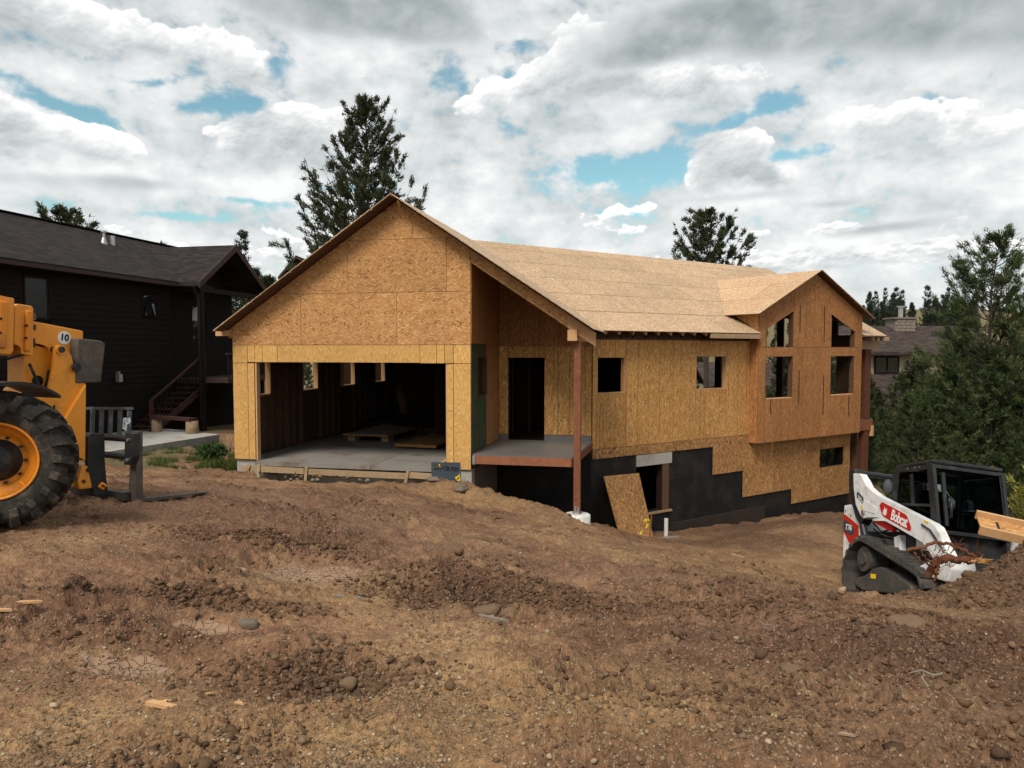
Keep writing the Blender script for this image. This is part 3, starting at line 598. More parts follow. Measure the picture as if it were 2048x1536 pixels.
    for mx, my, sx, sy, a in [(6.9, 8.0, 3.0, 1.6, 1.0), (5.2, 5.6, 2.4, 1.6, .9), (2.8, 4.4, 1.5, 1.3, .85), (1.9, 3.0, .8, .6, .5), (-3.5, 8.5, 2.5, 1.5, .35), (8.5, 19.8, 4.5, 1.2, .9), (5.2, 17.6, 2, .8, .8), (-.3, 6.3, .8, .35, .8), (.5, 5.9, .6, .3, .6), (-2.35, 7.25, .8, .13, .8), (-2.5, 5.22, .8, .12, .7), (-1.05, 3.95, .4, .25, .6), (2.2, 6.2, .9, .35, .5)]:
        dk = np.maximum(dk, a * np.exp(-((X - mx) / sx) ** 2 - ((Y - my) / sy) ** 2))
    at_.data.foreach_set('value', np.concatenate([dk.ravel(), [0]]).astype(np.float32))
    def dirt_mat(nm, mud):
        m, t, b = principled(nm, (.2, .13, .08), .95, 0, .15)
        oc = t.new('ShaderNodeTexCoord').outputs['Object']
        att = lambda n: t.new('ShaderNodeAttribute', attribute_name=n).outputs['Fac']
        n1 = t.noise(oc, .55, 4, .62, 0, '2D'); n2 = t.noise(oc, 3.1, 4, .65, 0, '2D'); n3 = t.noise(oc, 22, 3, .7, 0, '2D'); n4 = t.noise(oc, 110, 2, .7, 0, '2D')
        f = t.math('ADD', t.math('MULTIPLY', n1, .65), t.math('MULTIPLY', n2, .45))
        c = t.ramp(f, [(.36, (.116, .058, .035)), (.47, (.186, .099, .057)), (.58, (.255, .146, .079)), (.72, (.34, .215, .110))])
        damp = t.smooth(t.noise(t.vmath('MULTIPLY', oc, (.8, 1.5, 1)), 1.0, 5, .62, 0, '2D'), .50, .63)
        c = t.mix(t.math('MULTIPLY', damp, .50), c, (.100, .054, .034))
        c = t.mix(t.math('MULTIPLY', att('sand'), t.math('ADD', t.math('MULTIPLY', n2, 1.2), .1), clamp=True), c, (.32, .198, .090))
        c = t.mix(t.math('MULTIPLY', att('red'), .75, clamp=True), c, t.mix(n2, (.125, .063, .042), (.245, .138, .094)))
        c = t.mix(t.math('MULTIPLY', att('clod'), .60, clamp=True), c, (.098, .052, .033))
        c = t.mix(t.math('MULTIPLY', att('dark'), .88, clamp=True), c, (.074, .042, .028))
        pv = t.new('ShaderNodeTexVoronoi', {'Vector': oc, 'Scale': 75.0, 'Randomness': 1.0}, feature='F1', voronoi_dimensions='2D')
        pc = t.new('ShaderNodeSeparateColor', {0: pv.outputs['Color']}).outputs
        peb = t.math('MULTIPLY', t.smooth(pv.outputs['Distance'], .42, .25), t.math('GREATER_THAN', pc[0], .66))
        c = t.mix(t.math('MULTIPLY', peb, .6), c, t.ramp(pc[1], [(0, (.10, .065, .042)), (.6, (.26, .185, .11)), (1, (.40, .32, .22))]))
        g = t.math('ADD', t.math('MULTIPLY', t.math('SUBTRACT', n3, .5), 1.5), t.math('ADD', t.math('MULTIPLY', t.math('SUBTRACT', n4, .5), .9), 1.0))
        c = t.vmath('SCALE', c, None); t.l.new(g, t.n[-1].inputs['Scale'])
        if mud:
          crk = t.new('ShaderNodeTexVoronoi', {'Vector': t.vmath('ADD', oc, t.vmath('MULTIPLY', t.noise(oc, 9, 2, .5, out=1), (.12, .12, .12))), 'Scale': 17.0}, feature='DISTANCE_TO_EDGE', voronoi_dimensions='2D')
          line = t.smooth(crk.outputs['Distance'], .012, .05)
          mudc = t.mix(line, (.075, .042, .032), t.mix(n2, (.26, .165, .110), (.33, .225, .155)))
          mf = att('mud'); c = t.mix(t.math('MULTIPLY', mf, .70), c, mudc)
        gv = t.ramp(t.noise(oc, 6, 4, .6), [(.3, (.07, .075, .03)), (.6, (.16, .14, .075)), (.8, (.24, .20, .13))])
        c = t.mix(t.math('MULTIPLY', att('veg'), .75), c, gv)
        t.l.new(c, b.inputs['Base Color'])
        cb = t.new('ShaderNodeTexVoronoi', {'Vector': t.vmath('ADD', oc, t.vmath('MULTIPLY', t.noise(oc, 30, 2, .5, 0, '2D', 1), (.03, .03, .03))), 'Scale': 48.0}, feature='F1', voronoi_dimensions='2D').outputs['Distance']
        hgt = t.math('ADD', t.math('MULTIPLY', n3, .8), t.math('ADD', t.math('MULTIPLY', n4, .28), t.math('MULTIPLY', t.math('SUBTRACT', 1.0, cb), .40)))
        if mud: hgt = t.math('ADD', t.math('MULTIPLY', hgt, t.math('SUBTRACT', 1.0, t.math('MULTIPLY', mf, .8))), t.math('MULTIPLY', t.math('MULTIPLY', line, mf), .6))
        bump(t, b, hgt, .9, .022)
        return m
    me.materials.append(dirt_mat('dirt', False)); me.materials.append(dirt_mat('dirt_mud', True))
    fm = np.concatenate([(md[:-1, :] > .002).ravel(), np.zeros(na, bool)]) if len(me.polygons) == nq + na else np.zeros(len(me.polygons), bool)
    me.polygons.foreach_set('material_index', fm.astype(np.int32))
    m = None
    o = link('ground', me, m); tag(o, 'bare brown dirt of the building site with clods and gravel', kind='structure')
    return o
GROUND = make_ground()
# ---------------------------------------------------------------- the unfinished house
HOUSE = empty('unfinished_house', (OX, OY, 0), (0, 0, TH))
tag(HOUSE, 'unfinished house sheathed in bare strand board with open garage and no windows', 'house')
def inset(poly, g):
    n = len(poly); out = []
    A = sum(poly[i][0] * poly[(i + 1) % n][1] - poly[(i + 1) % n][0] * poly[i][1] for i in range(n)); sg = 1 if A > 0 else -1
    for i in range(n):
        p0, p1, p2 = Vector(poly[i - 1]), Vector(poly[i]), Vector(poly[(i + 1) % n])
        d1 = (p1 - p0).normalized(); d2 = (p2 - p1).normalized()
        n1 = Vector((-d1.y, d1.x)) * sg; n2 = Vector((-d2.y, d2.x)) * sg
        k = n1 + n2; den = 1 + n1.dot(n2)
        out.append(tuple(p1 + k * (g / max(den, .25))))
    return out
def clip_half(poly, a, b, c):
    """keep a*x + b*y <= c"""
    out = []; n = len(poly)
    for i in range(n):
        p, q = poly[i], poly[(i + 1) % n]; fp = a * p[0] + b * p[1] - c; fq = a * q[0] + b * q[1] - c
        if fp <= 0: out.append(p)
        if fp * fq < 0: k = fp / (fp - fq); out.append((p[0] + (q[0] - p[0]) * k, p[1] + (q[1] - p[1]) * k))
    return out
def clip_poly(poly, conv):
    n = len(conv); A = sum(conv[i][0] * conv[(i + 1) % n][1] - conv[(i + 1) % n][0] * conv[i][1] for i in range(n))
    if A < 0: conv = conv[::-1]
    for i in range(n):
        (x0, y0), (x1, y1) = conv[i], conv[(i + 1) % n]
        a, b = (y1 - y0), -(x1 - x0); poly = clip_half(poly, a, b, a * x0 + b * y0)
        if len(poly) < 3: return []
    return poly
def area(p): n = len(p); return abs(sum(p[i][0] * p[(i + 1) % n][1] - p[(i + 1) % n][0] * p[i][1] for i in range(n))) / 2
def sheet(poly, plane, nrm, mat, thick=.013, gap=.0060, name='osb_sheet', parent=None):
    """poly in plane coords; plane(a, b) -> garage coords; nrm: outward unit vector in garage coords"""
    if area(poly) < .004: return None
    p = inset(poly, gap); mb = MB(); jig = random.uniform(0, .003)
    nv = Vector(nrm) * (thick + jig)
    mb.prism([plane(a, b) for a, b in p], nv)
    return mb.build(name, MAT[mat], parent or HOUSE)
def rect(x0, x1, y0, y1): return [(x0, y0), (x1, y0), (x1, y1), (x0, y1)]
FV = lambda v: (lambda a, b: (a, v, b))
FU = lambda u: (lambda a, b: (u, a, b))
def FW(w_):
    def f(a, b): u, v = TW(a, w_); return (u, v, b)
    return f
def FT(t_):
    def f(a, b): u, v = TW(t_, a); return (u, v, b)
    return f
NW = (Q2, -Q2, 0); NTt = (Q2, Q2, 0); NTm = (-Q2, -Q2, 0)
UA0, UA1, ZH, ZS = .579, 5.459, 2.377, 2.795
RZ = 6.166; RU = 4.289; RS = .671
def rz(u): return RZ - RS * abs(u - RU)                          # top of the garage roof
# ---- foundation, slabs
mb = MB(); mb.box((0.02, .06, -.9), (.62, .30, -.01)); mb.build('footing_wall', MAT['concrete'], HOUSE)
mb = MB(); mb.box((5.43, .04, -1.5), (6.015, .30, -.075)); mb.build('footing_wall', MAT['concrete'], HOUSE)
mb = MB(); mb.box((.62, .10, -.9), (5.43, .30, -.16)); mb.build('stem_wall', MAT['concrete_dirty'], HOUSE)
mb = MB(); mb.box((.02, .30, -1.0), (.22, 10.0, -.02)); mb.build('stem_wall', MAT['concrete_dirty'], HOUSE)
mb = MB(); mb.box((.64, -.16, -.12), (3.62, .31, -.03)); mb.box((.23, .31, -.12), (3.62, 10.0, -.03)); mb.build('garage_slab', MAT['slab'], HOUSE)
mb = MB(); mb.box((3.635, -.16, -.12), (5.42, .31, -.03)); mb.box((3.635, .31, -.12), (5.98, 10.0, -.03)); mb.build('garage_slab', MAT['slab'], HOUSE)
mb = MB(); mb.box((5.80, .30, -3.2), (6.018, 2.77, -.08)); mb.build('foundation_wall', MAT['concrete_dim'], HOUSE)
mb = MB(); mb.box((6.018, 2.60, -3.2), (8.5, 2.765, .16)); mb.build('foundation_wall', MAT['membrane'], HOUSE)
# form boards left on the slab edge
fb = [(.30, 1.95, -.135), (1.97, 4.55, -.16), (4.57, 5.36, -.15)]
for a, b, z in fb:
    mb = MB(); mb.bar((a, -.185, z - .055), (b, -.185, z - .075), .14, .036); mb.build('form_board', MAT['lumber_aged'], HOUSE)
for u, z0, z1, lean in ((.46, -.62, -.10, .12), (.78, -.60, -.08, .0), (2.02, -.56, -.10, .02), (4.53, -.66, -.10, .07)):
    mb = MB(); mb.bar((u - lean, -.25, z0), (u + lean * .6, -.222, z1), .02, .07, (0, 1, 0)); mb.build('form_stake', MAT['lumber_aged'], HOUSE)
# crumbled concrete under the forms
for k in range(16):
    u = random.uniform(.7, 5.3); r = random.uniform(.03, .07)
    mb = MB(); bm = bmesh.new(); bmesh.ops.create_icosphere(bm, subdivisions=1, radius=r)
    for v in bm.verts: v.co = v.co * random.uniform(.7, 1.25); v.co.z *= .6
    bm.verts.index_update()
    mb.add([v.co[:] for v in bm.verts], [tuple(v.index for v in f.verts) for f in bm.faces]); bm.free()
    mb.build('concrete_lump', MAT['concrete_dirty'], HOUSE, (u, -.17 - random.uniform(0, .12), -.30 - random.uniform(0, .14)))
# ---- garage front sheathing
nF = (0, -1, 0)
for a, b, z0, z1 in ((0, .40, 0, 2.36), (0, .40, 2.36, ZS), (.40, UA0, 0, 2.36), (.40, .60, 2.36 + .017, ZS), (.60, .80, ZH, ZS), (.80, 1.20, ZH, ZS), (1.20, 4.81, ZH, ZS), (4.81, 5.21, ZH - .01, ZS), (5.21, 5.40, ZH - .01, ZS), (5.40, 5.61, ZH - .01, ZS),
                     (5.61, 6.02, 2.37, ZS), (UA1, 5.61, 1.28, ZH - .02), (UA1, 5.61, -.02, 1.28), (5.61, 6.02, -.07, 2.37)):
    sheet(rect(a, b, z0, z1), FV(0), nF, 'osb_yellow')
gable = [(0, ZS), (6.02, ZS), (6.02, rz(6.02) - .05), (RU, RZ - .05), (0, rz(0) - .05)]
for z0, z1, cuts in ((ZS, 4.01, (0, 1.83, 4.25, 6.02)), (4.01, 5.225, (0, 3.045, 5.455, 6.02)), (5.225, 6.4, (0, 4.645, 6.02))):
    for a, b in zip(cuts, cuts[1:]):
        p = clip_poly(rect(a, b, z0, z1), gable)
        if p: sheet(p, FV(0), nF, 'osb_gable', gap=.0042)
# band of sheathing under the right rake, and its end board
band = lambda a, b: [(a, rz(a) - .36), (b, rz(b) - .36), (b, rz(b) - .05), (a, rz(a) - .05)]
sheet(band(6.02, 7.30), FV(0), nF, 'osb_gable'); sheet(band(7.30, 8.22), FV(0), nF, 'osb_gable')
sheet(band(8.22, 8.86), FV(-.02), nF, 'lumber', .035, name='rake_board')
sheet([(-.24, rz(-.24) - .05), (0, rz(0) - .05), (0, rz(0) - .30), (-.05, rz(-.05) - .30)], FV(0), nF, 'osb_gable')
mb = MB(); mb.box((-.40, -.10, 3.02), (-.012, .02, 3.155)); mb.build('lookout_beam', MAT['lumber'], HOUSE)
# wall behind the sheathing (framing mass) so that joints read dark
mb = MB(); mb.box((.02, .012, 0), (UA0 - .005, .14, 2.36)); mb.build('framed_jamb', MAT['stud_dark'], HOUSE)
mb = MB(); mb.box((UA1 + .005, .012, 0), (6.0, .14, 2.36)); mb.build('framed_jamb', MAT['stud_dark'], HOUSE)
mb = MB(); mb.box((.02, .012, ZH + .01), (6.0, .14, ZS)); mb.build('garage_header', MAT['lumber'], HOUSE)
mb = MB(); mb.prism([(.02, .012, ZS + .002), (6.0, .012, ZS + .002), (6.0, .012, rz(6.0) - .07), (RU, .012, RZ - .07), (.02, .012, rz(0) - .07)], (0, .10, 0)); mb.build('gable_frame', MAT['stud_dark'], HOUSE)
for u, z1 in ((UA0 - .004, ZH), (UA1 - .04, ZH)):
    mb = MB(); mb.box((u, .016, -.02), (u + .042, .155, z1)); mb.build('jamb_stud', MAT['lumber'], HOUSE)
# ---- garage left wall: sheathing seen from inside, studs, four openings
wins = [(.95, 1.42), (3.22, 4.08), (5.86, 6.72), (8.52, 9.38)]
z0w, z1w = 1.53, 2.42
cuts = [.03] + [x for w_ in wins for x in w_] + [10.0]
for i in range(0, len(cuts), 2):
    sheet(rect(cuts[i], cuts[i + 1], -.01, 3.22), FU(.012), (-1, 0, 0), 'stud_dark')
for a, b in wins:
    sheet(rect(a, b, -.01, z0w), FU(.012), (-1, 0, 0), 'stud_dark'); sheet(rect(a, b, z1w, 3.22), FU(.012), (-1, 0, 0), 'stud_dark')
    mb = MB(); mb.box((.012, a, z0w - .038), (.152, b, z0w)); mb.build('window_sill', MAT['lumber'], HOUSE)
    mb = MB(); mb.box((.012, b - .002, z0w), (.152, b + .038, z1w)); mb.build('window_stud', MAT['lumber'], HOUSE)
    mb = MB(); mb.box((.012, a - .038, z0w), (.152, a + .002, z1w)); mb.build('window_stud', MAT['lumber'], HOUSE)
k = .30
while k < 9.9:
    if not any(a - .05 < k < b + .05 for a, b in wins):
        mb = MB(); mb.box((.016, k, .02), (.15, k + .038, 3.0)); mb.build('wall_stud', MAT['stud_dark'], HOUSE)
    k += .406
mb = MB(); mb.box((.014, .15, -.01), (.154, 9.98, .03)); mb.build('sole_plate', MAT['stud_dark'], HOUSE)
# garage back and right walls
sheet(rect(.02, 6.0, -.02, 4.2), FV(10.0), (0, 1, 0), 'interior_unlit', gap=0); sheet(rect(.30, 9.98, -.02, 4.3), FU(5.86), (1, 0, 0), 'interior_unlit', gap=0)
for k in range(14):
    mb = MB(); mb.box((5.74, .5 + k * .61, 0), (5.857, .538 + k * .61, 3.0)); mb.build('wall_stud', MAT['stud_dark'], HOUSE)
# ---- porch recess: side wall of the garage (green coated below), upper sheathing, door wall
uS = 6.02
gw0, gw1, gz0, gz1 = .62, 1.50, 1.60, 2.49
for a, b, z0, z1, m in ((.0, gw0, .30, 2.82, 'green_coat'), (gw0, 1.40, .30, gz0, 'green_coat'), (gw0, 1.40, gz1, 2.82, 'green_coat'), (1.40, 2.20, .30, gz0, 'osb_bay'), (gw1, 2.20, gz0, 2.82, 'osb_bay'), (1.40, gw1, gz1, 2.82, 'osb_bay'), (2.20, 2.76, .30, 2.82, 'osb_bay')):
    sheet(rect(a, b, z0, z1), FU(uS), (1, 0, 0), m)
for a, b in ((.0, 1.2), (1.2, 2.76)): sheet(rect(a, b, 2.82, rz(uS) - .05), FU(uS), (1, 0, 0), 'osb_bay')
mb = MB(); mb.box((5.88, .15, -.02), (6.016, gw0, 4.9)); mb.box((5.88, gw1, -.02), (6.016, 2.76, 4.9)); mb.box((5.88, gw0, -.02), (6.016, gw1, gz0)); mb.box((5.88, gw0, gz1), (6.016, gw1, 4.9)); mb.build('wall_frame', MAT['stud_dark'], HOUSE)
vD = VC; dx0, dx1, dz0, dz1 = 6.29, 7.26, .30, 2.47
for a, b, z0, z1 in ((uS + .02, dx0, .45, 2.78), (dx0, dx1, dz1, 2.78), (dx1, 7.62, .45, 2.78), (7.62, 8.22, .45, 2.78), (8.22, 8.50, .45, 2.78)):
    sheet(rect(a, b, z0, z1), FV(vD), nF, 'osb_wall')
for a, b in ((uS + .02, dx0), (dx1, 8.50)): sheet(rect(a, b, .28, .45), FV(vD), nF, 'deck_membrane', name='flashing')
porch_up = [(uS + .02, 2.78), (8.5, 2.78), (8.5, rz(8.5) - .05), (uS + .02, rz(uS + .02) - .05)]
for a, b in zip((uS + .02, 6.62, 7.15, 7.62, 8.22), (6.62, 7.15, 7.62, 8.22, 8.5)):
    p = clip_poly(rect(a, b, 2.78, 5.2), porch_up)
    if p: sheet(p, FV(vD), nF, 'osb_bay')
mb = MB()
for a, b, z0, z1 in ((uS, dx0, .2, 3.0), (dx1, 8.5, .2, 3.0), (dx0, dx1, dz1, 3.0)): mb.box((a, vD + .012, z0), (b, vD + .14, z1))
mb.prism([(uS, vD + .012, 3.002), (8.5, vD + .012, 3.002), (8.5, vD + .012, rz(8.5) - .08), (uS, vD + .012, rz(uS) - .08)], (0, .1, 0)); mb.build('wall_frame', MAT['stud_dark'], HOUSE)
# porch deck, rim boards, joists, post, beam, pier
mb = MB(); mb.box((uS + .02, .04, .26), (8.36, VC - .005, .30)); mb.prism([(8.36, .04, .26), (8.52, VC - .005, .26), (8.36, VC - .005, .26)], (0, 0, .04)); mb.build('porch_deck', MAT['deck_membrane'], HOUSE)
mb = MB(); mb.box((uS + .10, .0, .075), (8.34, .038, .262)); mb.build('rim_board', MAT['cedar'], HOUSE)
mb = MB(); mb.prism([(8.345, .0, .075), (8.345, .0, .262), (8.51, VC - .01, .262), (8.51, VC - .01, .075)], (-.038, 0, 0)); mb.build('rim_board', MAT['cedar'], HOUSE)
mb = MB(); mb.box((uS + .022, .0, .06), (uS + .09, .10, .262)); mb.build('joist_hanger', MAT['galv'], HOUSE)
for k in range(5):
    mb = MB(); mb.box((uS + .03, .42 + k * .45, .09), (8.34, .458 + k * .45, .258)); mb.build('deck_joist', MAT['lumber'], HOUSE)
mb = MB(); mb.box((8.37, .0, -.955), (8.52, .15, 2.868), .006); POST = mb.build('porch_post', MAT['cedar'], HOUSE)
mb = MB(); mb.box((8.355, -.008, -.99), (8.535, .158, -.955)); mb.box((8.40, -.012, -.955), (8.49, -.004, -.80)); mb.build('post_base', MAT['galv'], POST)
for z in (-.90, -.86, -.83):
    mb = MB(); mb.cyl((8.445, -.012, z), (8.445, -.026, z), .012, 8); mb.build('bolt', MAT['steel_dark'], POST)
mb = MB(); mb.lathe([(0.001, 0), (.27, 0), (.30, -.02), (.30, -.55)], (8.445, .07, -.985), (0, 0, 1), 36); mb.build('concrete_pier', MAT['white_concrete'], HOUSE)
mb = MB(); mb.box((8.245, -.16, 2.872), (8.455, 2.10, 3.118), .008); mb.build('porch_beam', MAT['lumber'], HOUSE)
# ---- long wing: main wall
for a, b, z0, z1 in ((0, .14, .09, 2.95), (.14, .25, .09, 1.53), (.25, 1.14, .09, 1.53), (.14, .25, 2.47, 2.95), (.25, 1.14, 2.47, 2.95), (1.14, 1.58, .09, 2.95), (1.58, 2.91, .09, 2.95), (2.91, 3.82, .09, 2.95), (3.82, 4.24, .09, 1.52), (4.24, 5.15, .09, 1.52), (3.82, 4.24, 2.48, 2.95), (4.24, 5.15, 2.48, 2.95), (5.15, 6.17, .09, 2.95)):
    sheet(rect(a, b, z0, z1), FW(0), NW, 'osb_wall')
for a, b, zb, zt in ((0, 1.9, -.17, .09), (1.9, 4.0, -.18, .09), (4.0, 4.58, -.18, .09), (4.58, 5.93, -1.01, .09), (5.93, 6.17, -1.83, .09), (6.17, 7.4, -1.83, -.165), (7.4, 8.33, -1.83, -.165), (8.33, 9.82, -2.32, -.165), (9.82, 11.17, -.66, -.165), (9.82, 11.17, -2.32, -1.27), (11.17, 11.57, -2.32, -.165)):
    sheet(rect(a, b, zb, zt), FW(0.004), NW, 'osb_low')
def wbox(mb, t0, t1, w0, w1, z0, z1):
    p = [TW(t0, w0), TW(t1, w0), TW(t1, w1), TW(t0, w1)]
    return mb.prism([(u, v, z0) for u, v in p], (0, 0, z1 - z0))
mb = MB()
for a, b, z0, z1 in ((0, .14, -.1, 3.0), (.14, 1.14, -.1, 1.53), (.14, 1.14, 2.47, 3.0), (1.14, 3.82, -.1, 3.0), (3.82, 5.15, -.1, 1.52), (3.82, 5.15, 2.48, 3.0), (5.15, 6.17, -.1, 3.0)):
    wbox(mb, a, b, -.14, -.002, z0, z1)
mb.build('wall_frame', MAT['stud_dark'], HOUSE)
for a, b, z0, z1 in ((.14, 1.14, 1.53, 2.47), (3.82, 5.15, 1.52, 2.48)):
    for t0 in (a - .002, b - .036):
        mb = MB(); wbox(mb, t0, t0 + .038, -.145, .002, z0, z1); mb.build('window_stud', MAT['lumber'], HOUSE)
    mb = MB(); wbox(mb, a + .04, b - .04, -.145, .002, z0 - .002, z0 + .03); mb.build('window_sill', MAT['lumber'], HOUSE)
# foundation in black membrane with a framed opening under a concrete lintel
mb = MB(); wbox(mb, 0, 1.57, -.25, -.02, -3.6, -.12); wbox(mb, 2.55, 11.55, -.25, -.02, -3.6, -2.0); wbox(mb, 1.57, 2.55, -.25, -.02, -3.6, -1.80); wbox(mb, 2.55, 9.8, -.25, -.02, -2.0, -.12); wbox(mb, 11.2, 11.55, -.25, -.02, -2.0, -.12); wbox(mb, 1.57, 2.55, -.25, -.02, -.20, -.12); wbox(mb, 9.8, 11.2, -.25, -.02, -2.0, -1.29); wbox(mb, 9.8, 11.2, -.25, -.02, -.64, -.12); mb.build('foundation_wall', MAT['membrane'], HOUSE)
mb = MB(); wbox(mb, 1.56, 2.90, -.22, .012, -.50, -.19); mb.build('lintel', MAT['concrete'], HOUSE)
mb = MB(); wbox(mb, 2.55, 2.80, -.22, .0, -1.80, -.505); mb.build('opening_jamb', MAT['stud_dark'], HOUSE)
mb = MB(); wbox(mb, 1.60, 2.88, -.22, .06, -1.86, -1.81); mb.build('opening_sill', MAT['lumber_aged'], HOUSE)
mb = MB(); wbox(mb, 2.9, 7.0, -.019, .03, -3.4, -2.22); mb.build('footing_wall', MAT['footing_dim'], HOUSE)
# ---- bay
WB = .33; bt0, bt1, bm_ = 6.17, 11.60, 8.885
brz = lambda t: 5.20 - .48 * abs(t - bm_)
bay = [(bt0, -.16), (bt1, -.16), (bt1, brz(bt1) - .05), (bm_, 5.15), (bt0, brz(bt0) - .05)]
L0, L1, R0, R1 = 6.50, 7.83, 9.82, 11.17
pieces = [rect(bt0, L0, -.16, 2.765), rect(L0, 6.93, -.16, 1.18), rect(6.93, L1, -.16, 1.18), rect(L0, L1, 2.47, 2.765), rect(L1, 8.36, -.16, 2.765), rect(8.36, 9.26, -.16, 2.765), rect(9.26, R0, -.16, 2.765), rect(R0, 10.62, -.16, 1.17), rect(10.62, R1, -.16, 1.17), rect(R0, R1, 2.47, 2.765), rect(R1, bt1, -.16, 2.765),
          rect(bt0, L0, 2.765, 6), [(L0, 3.29), (L1, 3.89), (L1, 6), (L0, 6)], rect(L1, 8.39, 2.765, 6), rect(8.39, 9.28, 2.765, 6), rect(9.28, R0, 2.765, 6), [(R0, 3.84), (R1, 3.28), (R1, 6), (R0, 6)], rect(R1, bt1, 2.765, 6)]
for p in pieces:
    q = clip_poly(p, bay)
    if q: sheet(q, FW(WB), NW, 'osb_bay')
sheet(rect(.002, WB, -.16, 3.3), FT(bt0), NTm, 'osb_bay'); sheet([(WB, 3.3), (WB, brz(bt0) - .05), (-.55, brz(bt0) - .05), (-.55, 3.70), (.2, 3.3)], FT(bt0), NTm, 'osb_gable')
sheet(rect(.002, WB, -.16, 3.8), FT(bt1), NTt, 'osb_bay')
mb = MB(); wbox(mb, bt0 + .002, bt1 - .002, .002, WB - .003, -.158, .05); mb.build('bay_floor', MAT['stud_dark'], HOUSE)
mb = MB()
for a, b, z0, z1 in ((bt0, L0, .05, 3.7), (L0, L1, .05, 1.18), (L0, L1, 2.47, 2.78), (L1, R0, .05, 4.4), (R0, R1, .05, 1.17), (R0, R1, 2.47, 2.78), (R1, bt1, .05, 3.7)): wbox(mb, a, b, WB - .14, WB - .004, z0, z1)
mb.build('wall_frame', MAT['stud_dark'], HOUSE)
for a, b in ((L0, L1), (R0, R1)):
    for t0, zt in ((a - .001, 3.25 if a == L0 else 3.75), (b - .037, 3.8 if a == L0 else 3.2)):
        mb = MB(); wbox(mb, t0, t0 + .038, WB - .145, WB + .002, 1.18, 2.47); wbox(mb, t0, t0 + .038, WB - .145, WB + .002, 2.78, zt); mb.build('window_stud', MAT['stud_dark'], HOUSE)
    mb = MB(); wbox(mb, a + .04, b - .04, WB - .145, WB + .014, 1.165, 1.195); mb.build('window_sill', MAT['lumber'], HOUSE)
# dark runs of caulk / water streaks between the bay windows
for t0, z0, z1, m in ((8.13, .95, 2.05, 1), (8.12, 3.2, 4.1, 1), (9.40, 2.9, 4.1, 1), (9.42, .55, 1.85, 1), (6.74, .72, 1.15, 1), (10.86, .45, 1.1, 1)):
    mb = MB(); wbox(mb, t0, t0 + .045, WB + .0165, WB + .019, z0, z1); mb.build('flashing_tape', MAT['trim_brown'], HOUSE)
# ---- floors, partitions, end wall, back wall (seen through the openings)
mb = MB(); p = [TW(-.05, -.15), TW(12.05, -.15), TW(12.05, -11.3), TW(-3.5, -11.3)]; mb.prism([(u, v, .02) for u, v in p], (0, 0, .2)); mb.build('floor_deck', MAT['interior_unlit'], HOUSE)
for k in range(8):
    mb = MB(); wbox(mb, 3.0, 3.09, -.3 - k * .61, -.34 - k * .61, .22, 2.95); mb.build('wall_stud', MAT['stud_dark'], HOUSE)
mb = MB(); wbox(mb, 3.1, 3.115, -.2, -11.2, .22, 3.1); mb.build('partition', MAT['interior_unlit'], HOUSE)  # partitions added to block daylight, so door and first window stay dark
mb = MB(); p = [TW(3.1, -4.2), TW(-2.4, -4.2)]; mb.prism([(p[0][0], p[0][1], .22), (p[1][0], p[1][1], .22), (p[1][0], p[1][1], 4.2), (p[0][0], p[0][1], 4.2)], (.02, -.02, 0)); mb.build('partition', MAT['interior_unlit'], HOUSE)
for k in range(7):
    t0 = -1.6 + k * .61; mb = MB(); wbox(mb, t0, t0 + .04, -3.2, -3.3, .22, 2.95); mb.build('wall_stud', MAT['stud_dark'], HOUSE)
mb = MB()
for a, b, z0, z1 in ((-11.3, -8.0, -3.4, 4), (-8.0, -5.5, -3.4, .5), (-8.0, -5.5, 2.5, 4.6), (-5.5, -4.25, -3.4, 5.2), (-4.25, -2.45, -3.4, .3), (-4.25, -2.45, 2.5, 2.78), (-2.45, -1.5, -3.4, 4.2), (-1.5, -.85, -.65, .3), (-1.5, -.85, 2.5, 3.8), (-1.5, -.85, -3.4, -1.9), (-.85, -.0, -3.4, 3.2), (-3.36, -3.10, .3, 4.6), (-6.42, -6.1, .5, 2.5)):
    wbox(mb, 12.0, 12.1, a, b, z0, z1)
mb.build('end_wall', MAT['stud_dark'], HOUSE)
mb = MB(); wbox(mb, -3.4, 12.05, -11.34, -11.24, -3.4, 3.0); mb.build('back_wall', MAT['interior_unlit'], HOUSE)
# ---- covered deck beyond the end wall
mb = MB(); wbox(mb, 12.12, 12.95, -6, -.05, .10, .24); mb.build('deck_floor', MAT['deck_membrane'], HOUSE)
mb = MB(); wbox(mb, 12.12, 12.96, -.048, .0, -.18, .20); mb.build('deck_rim', MAT['cedar'], HOUSE)
mb = MB(); wbox(mb, 12.45, 12.80, -.25, -.02, .245, 2.70); mb.build('deck_post', MAT['cedar_dark'], HOUSE)
mb = MB(); wbox(mb, 12.50, 12.76, -.25, -.02, -3.8, -.185); mb.build('deck_post', MAT['cedar_dark'], HOUSE)
mb = MB(); wbox(mb, 12.86, 12.96, -.05, .05, -.40, -.02); mb.build('deck_beam_end', MAT['lumber'], HOUSE)
mb = MB(); wbox(mb, 12.08, 13.35, -.22, -.02, 2.705, 3.0); mb.build('deck_beam', MAT['lumber_aged'], HOUSE)
